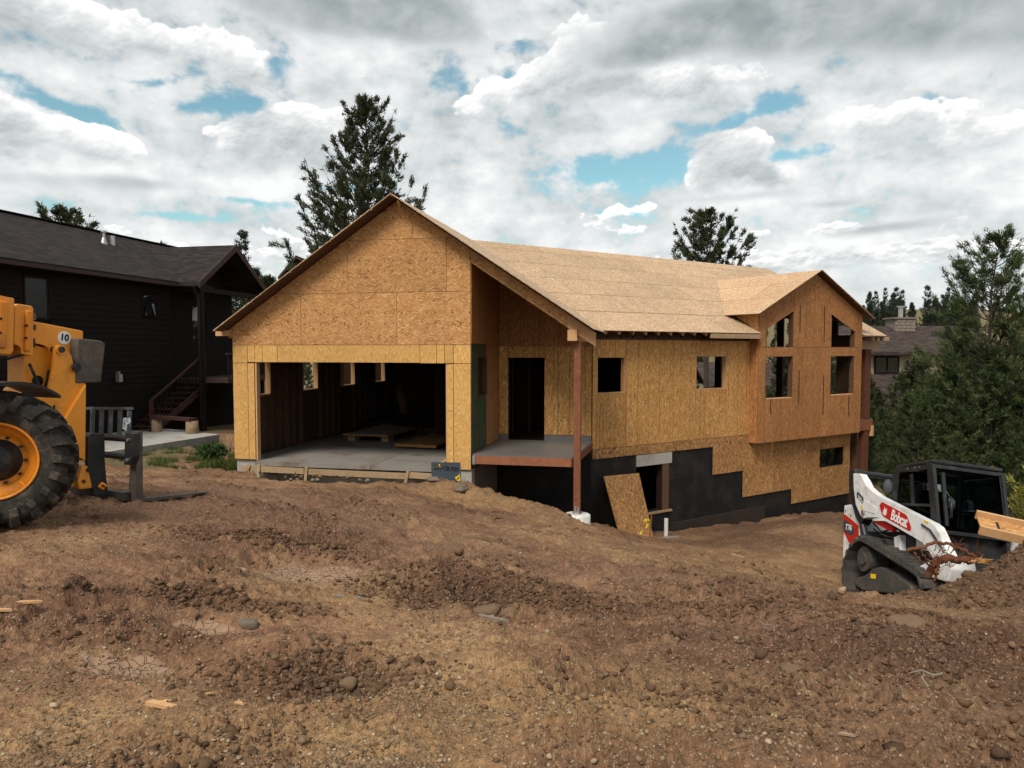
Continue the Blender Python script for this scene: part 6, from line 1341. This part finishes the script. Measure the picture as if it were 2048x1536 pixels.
mb = MB(); mb.box((-.24, -.34, 1.0), (.24, .12, 1.16), .04); mb.box((-.23, -.36, 1.16), (.23, -.24, 1.72), .05); be(mb, 'operator_seat', 'seat_grey')
mb = MB(); mb.tube([(.30, .50, 1.25), (.34, .62, 1.25), (.34, .63, 1.52), (.30, .52, 1.55)], .02, 8); be(mb, 'door_handle', 'black_paint')
mb = MB(); mb.box((-.40, .615, 1.05), (-.10, .640, 1.30)); be(mb, 'wiper_guard', 'black_paint')
mb = MB(); mb.lathe([(.001, -.02), (.06, -.015), (.075, .0), (.06, .02), (.001, .025)], (.62, -.50, 1.72), (.6, 1, 0), 16); mb.v = [(a, b, 1.72 + (c - 1.72) * 1.6) for a, b, c in mb.v]; be(mb, 'mirror', 'seat_grey')
mb = MB(); side_poly(mb, [(-.62, 1.50), (-.55, 1.60), (-.42, 1.66), (-.36, 1.60), (-.36, 1.46), (-.50, 1.44)], -.72, -.62, .02); be(mb, 'arm_hump', 'white_paint')
for pts in ([(.56, -1.0, 1.15), (.60, -.7, 1.0), (.60, -.3, 1.06), (.58, .1, .92)], [(.55, -1.0, 1.05), (.59, -.6, .93), (.58, -.2, .90)], [(.74, .55, 1.10), (.75, .75, 1.02), (.74, .95, .82), (.70, 1.05, .70)]):
    mb = MB(); mb.tube(pts, .014, 8); be(mb, 'hydraulic_hose', 'rubber')
for y in (-.1, .08, .2):
    mb = MB(); mb.cyl((.546, y, 1.985), (.556, y, 1.985), .012, 8); be(mb, 'bolt', 'galv')
# ---------------------------------------------------------------- small things on site
def lump(r, g, sub=2, sq=(1, 1, .7), amp=.22):
    bm = bmesh.new(); bmesh.ops.create_icosphere(bm, subdivisions=sub, radius=r); o = g.uniform(0, 50, 3)
    for v in bm.verts:
        d = v.co.normalized(); n = math.sin(d.x * 3.1 + o[0]) * math.cos(d.y * 2.7 + o[1]) + .6 * math.sin(d.z * 5.3 + o[2]) + .35 * math.sin(d.x * 9 + d.y * 7 + o[0])
        v.co = Vector((v.co.x * sq[0], v.co.y * sq[1], v.co.z * sq[2])) * (1 + amp * n + .10 * (abs(math.sin(d.x * 13 + o[1])) * abs(math.sin(d.z * 11 + o[0] + d.y * 9)) - .3))
    bm.verts.index_update(); mb = MB(); mb.add([v.co[:] for v in bm.verts], [tuple(v.index for v in f.verts) for f in bm.faces], True); bm.free(); return mb
gr = np.random.default_rng(77)
ROCKS = [(1.63, 4.07, .058, (1.25, 1, .85), 'rock', 'larger tan rock of the pair on dark soil at lower right'), (1.46, 4.03, .046, (1.4, 1, .7), 'rock', 'flatter tan rock of the pair at lower right'), (3.10, 5.50, .105, (1.2, 1.1, .95), 'rock', 'big earthy boulder below the track loader'),
         (3.02, 6.25, .060, (1.1, 1, .8), 'rock', 'rounded rock up the slope from the big boulder'), (2.80, 6.15, .050, (1.2, 1, .7), 'rock', 'small rock left of the rounded one on the slope'), (-.20, 5.88, .085, (1.4, 1, .7), 'rock', 'rough clod of rock at the middle of the foreground'), (-.02, 5.75, .07, (1.3, 1, .7), 'rock', 'smaller rough rock beside the middle clod'),
         (2.1, 3.75, .040, (1.3, 1, .7), 'rock', 'fist sized stone near the lower right of the frame'), (-1.05, 14.9, .13, (1.5, 1, .7), 'rock_grey', 'pale broken concrete lump at the garage corner'), (-1.7, 15.3, .10, (1.5, 1, .6), 'rock_grey', 'small broken concrete lump before the garage slab'), (-1.88, 5.0, .055, (1.5, .9, .6), 'rock_grey', 'grey flat stone at the end of the cracked mud'), (-.92, 3.95, .05, (1.2, 1, .8), 'rock', 'brown stone in the dark hollow left of centre')]
for x, y, r, sq, m, lb in ROCKS:
    o = lump(r, gr, 3 if r > .09 else 2, sq).build('rock', MAT[m], None, (x, y, gh(x, y) + r * sq[2] * .15), (0, 0, gr.uniform(0, 6))); tag(o, lb, 'rock', 'loose rocks')
# broken lumber offcuts
def offcut(p, az, ln, wd, th, label, mat='lumber', tilt=0.0, splinter=True):
    o = empty('wood_offcut', (p[0], p[1], gh(*p) + th * .55), (0, tilt, az)); tag(o, label, 'wood', 'wood scraps on the dirt')
    mb = MB(); mb.prism([(-ln / 2, -wd / 2, 0), (-ln / 2 + .02, wd / 2, 0), (ln / 2 - .03, wd / 2 * .8, 0), (ln / 2, -wd / 2 * .2, 0), (ln / 2 - .05, -wd / 2, 0)], (0, 0, th)); mb.build('board', MAT[mat], o)
    if splinter:
        mb = MB(); mb.prism([(-ln * .25, wd * .4, th * .3), (-ln * .05, wd * 1.3, th * .6), (-ln * .02, wd * .5, th * .3)], (0, 0, th * .4)); mb.build('splinter', MAT[mat], o)
    return o
offcut((-1.76, 3.52), -.35, .20, .035, .02, 'bright splintered lumber offcut lying at lower left')
offcut((-1.60, 3.68), .45, .07, .015, .008, 'tiny splinter beside the bright offcut', splinter=False)
offcut((-3.27, 4.77), .1, .17, .03, .015, 'thin yellow offcut at the left edge', splinter=False); offcut((-3.36, 4.62), -.05, .16, .03, .015, 'second yellow offcut cut by the left edge', splinter=False)
offcut((-1.34, 3.44), -.5, .055, .02, .01, 'small pale chip on the gravel', splinter=False); offcut((-1.21, 3.03), -.1, .09, .012, .01, 'thin brown stick chip at bottom left', 'lumber_aged', splinter=False)
offcut((5.0, 15.6), -.9, .35, .05, .03, 'pale board end lying in the sandy hollow', 'lumber_aged', splinter=False); offcut((-.15, 5.55), -.5, .30, .035, .02, 'grey weathered slab of bark in the middle foreground', 'grey_wood'); offcut((-1.26, 5.85), -.6, .12, .022, .015, 'pale grey stick in the churned soil', 'grey_wood', splinter=False); offcut((-1.43, 5.88), -.5, .11, .022, .015, 'pale broken stick left of the churned soil', 'grey_wood', splinter=False)
offcut((1.5, 3.12), -.45, .07, .02, .01, 'bleached wood chip at the lower right', 'log_end', splinter=False); offcut((-1.76, 5.58), .1, .05, .012, .01, 'short stick on the gravel', 'lumber_aged', splinter=False); offcut((2.6, 5.2), .3, .22, .02, .015, 'thin brown root piece on the right slope', 'grey_wood', splinter=False); offcut((3.45, 7.35), .9, .16, .06, .03, 'orange bark chip by the loader track', 'lumber_aged', splinter=False)
# twigs
for k in range(26):
    x = gr.uniform(1.6, 6.2); y = gr.uniform(3.4, 8.0); l = gr.uniform(.08, .30); a = gr.uniform(0, 6.28); z = gh(x, y)
    pts = [(x + math.cos(a) * l * s + gr.normal(0, .012), y + math.sin(a) * l * s + gr.normal(0, .012), z + .012 + .06 * l * math.sin(s * 3.1) * gr.uniform(0, 2)) for s in np.linspace(0, 1, 5)]
    mb = MB(); mb.tube(pts, [.006, .006, .005, .004, .002], 5); o = mb.build('twig', MAT['grey_wood' if k % 2 else 'root_bark']); tag(o, 'thin twig or root fibre lying on the dirt at right', 'twig', 'twigs on the right hand dirt')
# uprooted roots beside the loader
RO = empty('uprooted_roots', (5.5, 9.0, .0)); tag(RO, 'tangle of reddish uprooted tree roots in front of the loader', 'roots')
def rootpath(pts, r0, r1, n=16, jit=.012):
    P = np.array(pts, float) - np.array([5.5, 9.0, 0]); t_ = np.linspace(0, len(P) - 1, n); Q = np.column_stack([np.interp(t_, range(len(P)), P[:, i]) for i in range(3)]); Q[1:-1] += gr.normal(0, jit, (n - 2, 3))
    mb = MB(); mb.tube([tuple(q) for q in Q], list(np.linspace(r0, r1, n)), 7); return mb
main = [[(5.34, 9.05, -.22), (5.42, 9.0, -.02), (5.52, 8.95, .05), (5.66, 8.9, .03), (5.80, 8.85, .03)], [(5.04, 9.0, .12), (5.20, 8.95, .17), (5.38, 8.95, .24), (5.55, 8.95, .22), (5.72, 8.9, .14), (5.82, 8.85, .08)], [(5.12, 9.0, .10), (5.18, 8.98, .0), (5.28, 8.97, -.05), (5.36, 8.95, -.08)], [(5.2, 9.0, .14), (5.26, 8.9, .02), (5.36, 8.9, -.04)], [(5.40, 8.95, -.02), (5.36, 8.9, -.14), (5.33, 8.9, -.25)]]
for q, (a, b) in zip(main, ((.05, .045), (.022, .018), (.014, .008), (.012, .008), (.03, .012))): rootpath(q, a, b, 22, .010).build('root', MAT['root_bark'], RO)
for k in range(46):
    s = np.array([gr.uniform(5.28, 5.85), gr.uniform(8.8, 9.05), gr.uniform(-.08, .22)]); d = gr.normal(0, 1, 3) * [1, .5, .8]; d /= np.linalg.norm(d); l = gr.uniform(.06, .26)
    rootpath([s, s + d * l * .5 + [0, 0, gr.normal(0, .02)], s + d * l], gr.uniform(.003, .008), .0015, 7, .008).build('rootlet', MAT['root_bark'], RO)
for k in range(16):
    s = np.array([5.86, 8.83, .04]) + gr.normal(0, .012, 3); e = s + np.array([gr.uniform(.06, .17), gr.normal(0, .03), gr.normal(.0, .05)]); rootpath([s - [.05, 0, 0], s, e], .010, .004, 4, .0).build('splintered_wood', MAT['root_wood'], RO)
rootpath([(5.72, 8.86, .03), (5.90, 8.82, .035)], .028, .022, 5, 0).build('splintered_wood', MAT['root_wood'], RO)
for pts in ([(5.92, 9.0, .0), (5.93, 9.0, .18), (5.95, 9.0, .34)], [(5.93, 9.0, .02), (6.0, 9.0, .18), (6.1, 9.0, .21), (6.18, 9.0, .12)], [(5.62, 9, .12), (5.66, 9, .22), (5.60, 9, .30)], [(5.3, 8.9, -.2), (5.28, 8.85, -.05), (5.24, 8.8, .05)]): rootpath(pts, .007, .003, 10, .004).build('rootlet', MAT['root_bark'], RO)
# framed strand-board piece on the pile at the right edge
a0, a1 = Vector((5.70, 8.62, .47)), Vector((7.9, 7.72, .06)); b0, b1 = Vector((6.05, 8.95, .56)), Vector((8.1, 8.2, .20))
FP = empty('framed_panel', a0); tag(FP, 'pale lumber framed strand board piece poking in at the right edge', 'panel')
dirA = (a1 - a0).normalized(); acr = (b0 - a0); acr = (acr - dirA * acr.dot(dirA)); wdt = acr.length; acr.normalize(); upv = dirA.cross(acr); upv = upv if upv.z > 0 else -upv
def fb_(mb, s0, s1, c0, c1, h0, h1): return mb.prism([tuple(dirA * s + acr * c + upv * h0) for s, c in ((s0, c0), (s1, c0), (s1, c1), (s0, c1))], tuple(upv * (h1 - h0)))
mb = MB(); fb_(mb, 0, 2.4, 0, .04, -.045, .065); mb.build('rail', MAT['lumber'], FP); mb = MB(); fb_(mb, .02, 2.4, wdt - .04, wdt, -.045, .065); mb.build('rail', MAT['lumber'], FP)
mb = MB(); fb_(mb, .03, 2.4, .042, wdt - .042, -.02, .0); mb.build('board', MAT['osb_gable'], FP); mb = MB(); fb_(mb, .22, .25, .10, wdt - .10, .001, .003); mb.build('pencil_mark', MAT['decal_black'], FP)
mb = MB(); fb_(mb, .9, .98, .05, wdt - .05, -.5, -.047); mb.build('support_block', MAT['lumber_aged'], FP)
# leaning sheet against the foundation
P = [Vector(T3(1.55, .75, -2.46)), Vector(T3(.30, .82, -2.18)), Vector(T3(.32, .10, -.62)), Vector(T3(1.60, .06, -.66))]
LS = empty('leaning_sheet', P[0]); tag(LS, 'cut strand board sheet leaning on the black foundation wall', 'board')
n_ = (P[1] - P[0]).cross(P[3] - P[0]).normalized(); mb = MB(); mb.prism([tuple(p - P[0]) for p in P], tuple(n_ * .018)); mb.build('board', MAT['osb_low'], LS)
# survey stake with yellow ribbon
sx, sy = T3(.95, 1.15)[:2]; sz_ = gh(sx, sy); SK = empty('survey_stake', (sx, sy, sz_)); tag(SK, 'thin reddish stake tied with yellow ribbon before the leaning sheet', 'stake')
mb = MB(); mb.bar((0, 0, -.1), (.05, 0, .62), .03, .03, (0, 1, 0)); mb.build('stake', MAT['cedar'], SK)
for dx, dz, l in ((-.02, .50, .20), (.0, .52, .10)):
    mb = MB(); mb.prism([(dx, -.03, dz), (dx - .12, -.05, dz + .03), (dx - .15, -.05, dz - .02), (dx - .05, -.03, dz - .04)], (0, .004, 0)); mb.prism([(dx - .03, -.04, dz), (dx, -.04, dz - .02), (dx - .05, -.04, dz - l), (dx - .09, -.04, dz - l)], (0, .004, 0)); mb.build('ribbon', MAT['ribbon'], SK)
mb = MB(); mb.prism([(-.30, -.05, .02), (-.24, -.05, .20), (-.18, -.05, .26), (-.22, -.05, .10), (-.27, -.05, .0)], (0, .01, 0)); mb.build('ribbon', MAT['ribbon'], SK)
# drain pipe and plank by the opening
px_, py_ = T3(2.15, .55)[:2]; mb = MB(); mb.cyl((0, 0, -.2), (0, 0, .50), .055, 18); o = mb.build('drain_pipe', MAT['pvc'], None, (px_, py_, gh(px_, py_))); tag(o, 'white plastic drain pipe standing below the foundation opening', 'pipe')
qx, qy = T3(1.75, 1.0)[:2]; mb = MB(); mb.box((-.35, -.07, 0), (.35, .07, .04)); o = mb.build('plank', MAT['grey_wood'], None, (qx, qy, gh(qx, qy) + .02), (0, .03, .45)); tag(o, 'short grey plank on the dirt beside the leaning sheet', 'plank')
# address board on stakes
SG = empty('address_sign', W3(5.62, -.62, -.75), (0, 0, TH)); tag(SG, 'slate blue hand lettered address board on a stake at the garage corner', 'sign')
mb = MB(); mb.box((-.33, -.012, .42), (.34, .012, .94)); mb.build('board', MAT['sign_slate'], SG, None, (0, R(-1.2), 0))
tm = link('lettering', text_mesh('234 CR 929', .128, .001, .004, 0, .92), MAT['decal_black'], SG); tm.location = (.0, -.0145, .80); tm.rotation_euler = (R(90), R(3), 0)
for pts in ([(.20, .62), (.30, .66), (.23, .56)], [(.24, .55), (.33, .61), (.31, .53)], [(.27, .66), (.30, .70), (.32, .58)], [(.16, .425), (.30, .432), (.25, .455)], [(-.18, .88), (-.15, .90), (-.14, .84)], [(-.30, .84), (-.12, .832), (-.12, .826)], [(-.13, .60), (-.10, .605), (-.12, .585)]):
    mb = MB(); mb.prism([(a, -.014, b) for a, b in pts], (0, -.002, 0)); mb.build('paint_mark', MAT['yellow_decal'], SG)
mb = MB(); mb.bar((-.17, .02, -.2), (-.10, .03, .80), .03, .06, (0, 1, 0)); mb.build('stake', MAT['lumber_aged'], SG); mb = MB(); mb.bar((.02, .03, -.2), (-.03, .04, .80), .03, .07, (0, 1, 0)); mb.build('stake', MAT['stud_dark'], SG)
# inside the garage
def gbox(name, label, cat, u0, u1, v0, v1, parts, rot=0.0):
    o = empty(name, W3((u0 + u1) / 2, (v0 + v1) / 2, -.03), (0, 0, TH + rot)); tag(o, label, cat); hu, hv = (u1 - u0) / 2, (v1 - v0) / 2
    for nm, z0, z1, m, ins in parts:
        mb = MB(); mb.box((-hu + ins, -hv + ins, z0), (hu - ins, hv - ins, z1)); mb.build(nm, MAT[m], o)
    return o
st = [('sheet', .17 + k * .014, .183 + k * .014, 'grey_wood' if k == 3 else 'osb_low', .0 + (k % 2) * .006) for k in range(4)]
A = gbox('sheet_stack', 'stack of strand board sheets raised on blocks in the garage', 'boards', 1.1, 2.55, 3.9, 7.0, st, -.06)
for du_, dv_ in ((-.55, -1.2), (.55, -1.2), (-.55, 1.2), (.55, 1.2)):
    mb = MB(); mb.box((du_ - .12, dv_ - .18, 0), (du_ + .12, dv_ + .18, .168)); mb.build('block', MAT['lumber_aged'], A)
B = gbox('sheet_stack', 'low stack of sheets on the garage floor beside the raised stack', 'boards', 3.2, 4.42, 2.7, 5.3, [('sheet', .06 + k * .014, .073 + k * .014, 'osb_low', (k % 2) * .005) for k in range(5)], -.08)
mb = MB(); mb.box((-.5, -1.0, 0), (.5, -.9, .058)); mb.box((-.5, .9, 0), (.5, 1.0, .058)); mb.build('sleeper', MAT['lumber'], B)
for i, (u, v, dz, l, lb) in enumerate(((5.18, .75, .0, 1.5, 'bottom two by four of the lumber pile inside the garage door'), (5.27, .72, .0, 1.45, 'two by four beside the bottom one in the garage pile'), (5.22, .78, .045, 1.5, 'top two by four of the lumber pile inside the garage door'), (5.33, .9, .045, 1.2, 'short top board of the garage lumber pile'))):
    mb = MB(); mb.box((-.045, -l / 2, 0), (.045, l / 2, .038)); o = mb.build('lumber_board', MAT['lumber'], None, W3(u, v, -.028 + dz * .9), (0, 0, TH + .06 * (i - 1))); tag(o, lb, 'lumber', 'lumber pile in the garage')
mb = MB(); mb.prism([(0, 0, 0), (.9, 0, 0), (.45, .35, 1.3)], (.05, .02, 0)); o = mb.build('leaning_scrap', MAT['membrane'], None, W3(4.9, 8.4, -.03), (0, 0, TH)); tag(o, 'dark triangular scrap leaning at the back of the garage', 'board')  # black coating stands in for the shade at the garage back

# ---------------------------------------------------------------- loose stones and clods (uncountable)
ICO = [(0, -.5257, .8507), (0, .5257, .8507), (0, -.5257, -.8507), (0, .5257, -.8507), (.8507, 0, .5257), (-.8507, 0, .5257), (.8507, 0, -.5257), (-.8507, 0, -.5257), (.5257, .8507, 0), (-.5257, .8507, 0), (.5257, -.8507, 0), (-.5257, -.8507, 0)]
ICOF = [(0, 4, 1), (0, 1, 5), (0, 5, 11), (0, 11, 10), (0, 10, 4), (1, 4, 8), (1, 8, 9), (1, 9, 5), (5, 9, 7), (5, 7, 11), (11, 7, 2), (11, 2, 10), (10, 2, 6), (10, 6, 4), (4, 6, 8), (8, 6, 3), (8, 3, 9), (9, 3, 7), (7, 3, 2), (2, 3, 6)]
def scatter(name, P, r, tone, mat, label, cat, flat=.75, sink=.25, jag=.22, seed=1, smooth=True):
    g = np.random.default_rng(seed); n = len(P); I = np.array(ICO); z = base_h(P[:, 0], P[:, 1]) + detail_h(P[:, 0], P[:, 1])
    V = I[None] * (1 + g.normal(0, jag, (n, 12, 1))); V = V * r[:, None, None] * np.stack([g.uniform(.8, 1.35, n), g.uniform(.8, 1.2, n), flat * g.uniform(.7, 1.2, n)], -1)[:, None, :]
    a = g.uniform(0, 6.28, n); c, s = np.cos(a), np.sin(a); X = V[..., 0] * c[:, None] - V[..., 1] * s[:, None]; Y = V[..., 0] * s[:, None] + V[..., 1] * c[:, None]
    V = np.stack([X + P[:, :1], Y + P[:, 1:2], V[..., 2] + (z + r * flat * (.5 - sink))[:, None]], -1)
    F = (np.array(ICOF)[None] + (np.arange(n) * 12)[:, None, None]).reshape(-1, 3)
    me = bpy.data.meshes.new(name); me.vertices.add(n * 12); me.vertices.foreach_set('co', V.astype(np.float32).ravel()); me.loops.add(F.size); me.loops.foreach_set('vertex_index', F.astype(np.int32).ravel())
    me.polygons.add(len(F)); me.polygons.foreach_set('loop_start', (np.arange(len(F)) * 3).astype(np.int32)); me.update(calc_edges=True)
    if smooth: me.polygons.foreach_set('use_smooth', np.ones(len(F), bool))
    at_ = me.attributes.new('tone', 'FLOAT', 'POINT'); at_.data.foreach_set('value', np.repeat(tone, 12).astype(np.float32))
    me.materials.append(mat); o = link(name, me); tag(o, label, cat, kind='stuff'); return o
def tone_mat(name, stops, bumpy=.6, sc=60):
    m, t, b = principled(name, (.2, .15, .1), .95, 0, .15); oc = t.new('ShaderNodeTexCoord').outputs['Object']; tn = t.new('ShaderNodeAttribute', attribute_name='tone').outputs['Fac']
    n = t.noise(oc, sc, 3, .65); c = t.ramp(t.math('ADD', tn, t.math('MULTIPLY', t.math('SUBTRACT', n, .5), .35)), stops); t.l.new(c, b.inputs['Base Color']); bump(t, b, n, bumpy, .006); return m
peb = tone_mat('pebbles', [(0, (.085, .054, .034)), (.35, (.165, .108, .064)), (.68, (.25, .180, .108)), (1, (.41, .325, .225))], .3, 80)
cld = tone_mat('clods', [(0, (.070, .040, .024)), (.5, (.135, .080, .046)), (1, (.22, .138, .078))], .9, 45)
def field(g, n, y0, y1, pw, xs=.80):
    y = y0 * (y1 / y0) ** (g.random(n) ** pw); x = g.uniform(-xs, xs, n) * (y + .4); return np.column_stack([x, y])
g8 = np.random.default_rng(8)
P = field(g8, 80000, 2.3, 11, 1.15); m_ = fbm(P[:, 0] * 1.1, P[:, 1] * 1.5, 3, 401); den = np.clip(.10 + 1.5 * m_ + .75 * np.exp(-((P[:, 1] - 3.0) / 1.3) ** 2) * np.exp(-((P[:, 0] + .1) / 1.5) ** 2) - .25 * (P[:, 0] > 1.8), .015, 1); P = P[g8.random(len(P)) < den][:21000]
r = np.clip(g8.lognormal(math.log(.0062), .42, len(P)), .003, .022) * np.clip(P[:, 1] / 5.0, .9, 1.25)
scatter('gravel', P, r, np.clip(g8.normal(.45, .24, len(P)), 0, 1), peb, 'pale pebbles and gravel strewn over the dirt', 'gravel', .75, .2, .16, 2)
P = field(g8, 80000, 2.4, 17, 1.0); rm = rough_mask(P[:, 0], P[:, 1]); P = P[g8.random(len(P)) < np.clip((rm - .42) * 1.1, .004, 1)][:20000]
r = np.clip(g8.lognormal(math.log(.011), .55, len(P)), .004, .055) * np.clip(P[:, 1] / 6.0, .85, 1.3)
dk = np.clip(g8.normal(.45, .22, len(P)), 0, 1)
scatter('clods', P, r, dk, cld, 'crumbled dark clods of turned soil', 'soil', .8, .28, .24, 3, False)
zones = [(-.4, 6.35, .75, .34, 3600), (.5, 5.95, .5, .25, 1300), (-2.35, 7.25, .8, .12, 1800), (-2.45, 5.22, .75, .10, 1800), (-1.05, 3.95, .42, .26, 1700), (1.9, 6.1, .8, .3, 1800), (2.5, 4.4, .8, .7, 1800), (1.3, 3.6, .6, .35, 900), (3.3, 5.9, .5, .3, 900)]
P = np.concatenate([np.column_stack([g8.normal(zx, sx * .7, n), g8.normal(zy, sy * .7, n)]) for zx, zy, sx, sy, n in zones]); r = np.clip(g8.lognormal(math.log(.0075), .55, len(P)), .003, .026)
scatter('turned_clods', P, r, np.clip(g8.normal(.32, .25, len(P)), 0, 1), cld, 'heaped dark clods in the churned hollows of the foreground', 'soil', .85, .25, .34, 6, False)
P = np.column_stack([g8.uniform(4.4, 9.0, 3800), g8.uniform(7.2, 9.6, 3800)]); r = np.clip(g8.lognormal(math.log(.014), .55, 3800), .006, .06)
scatter('pile_clods', P, r, np.clip(g8.normal(.35, .2, 3800), 0, 1), cld, 'dark clods on the soil pile in front of the loader', 'soil', .8, .3, .25, 4, False)
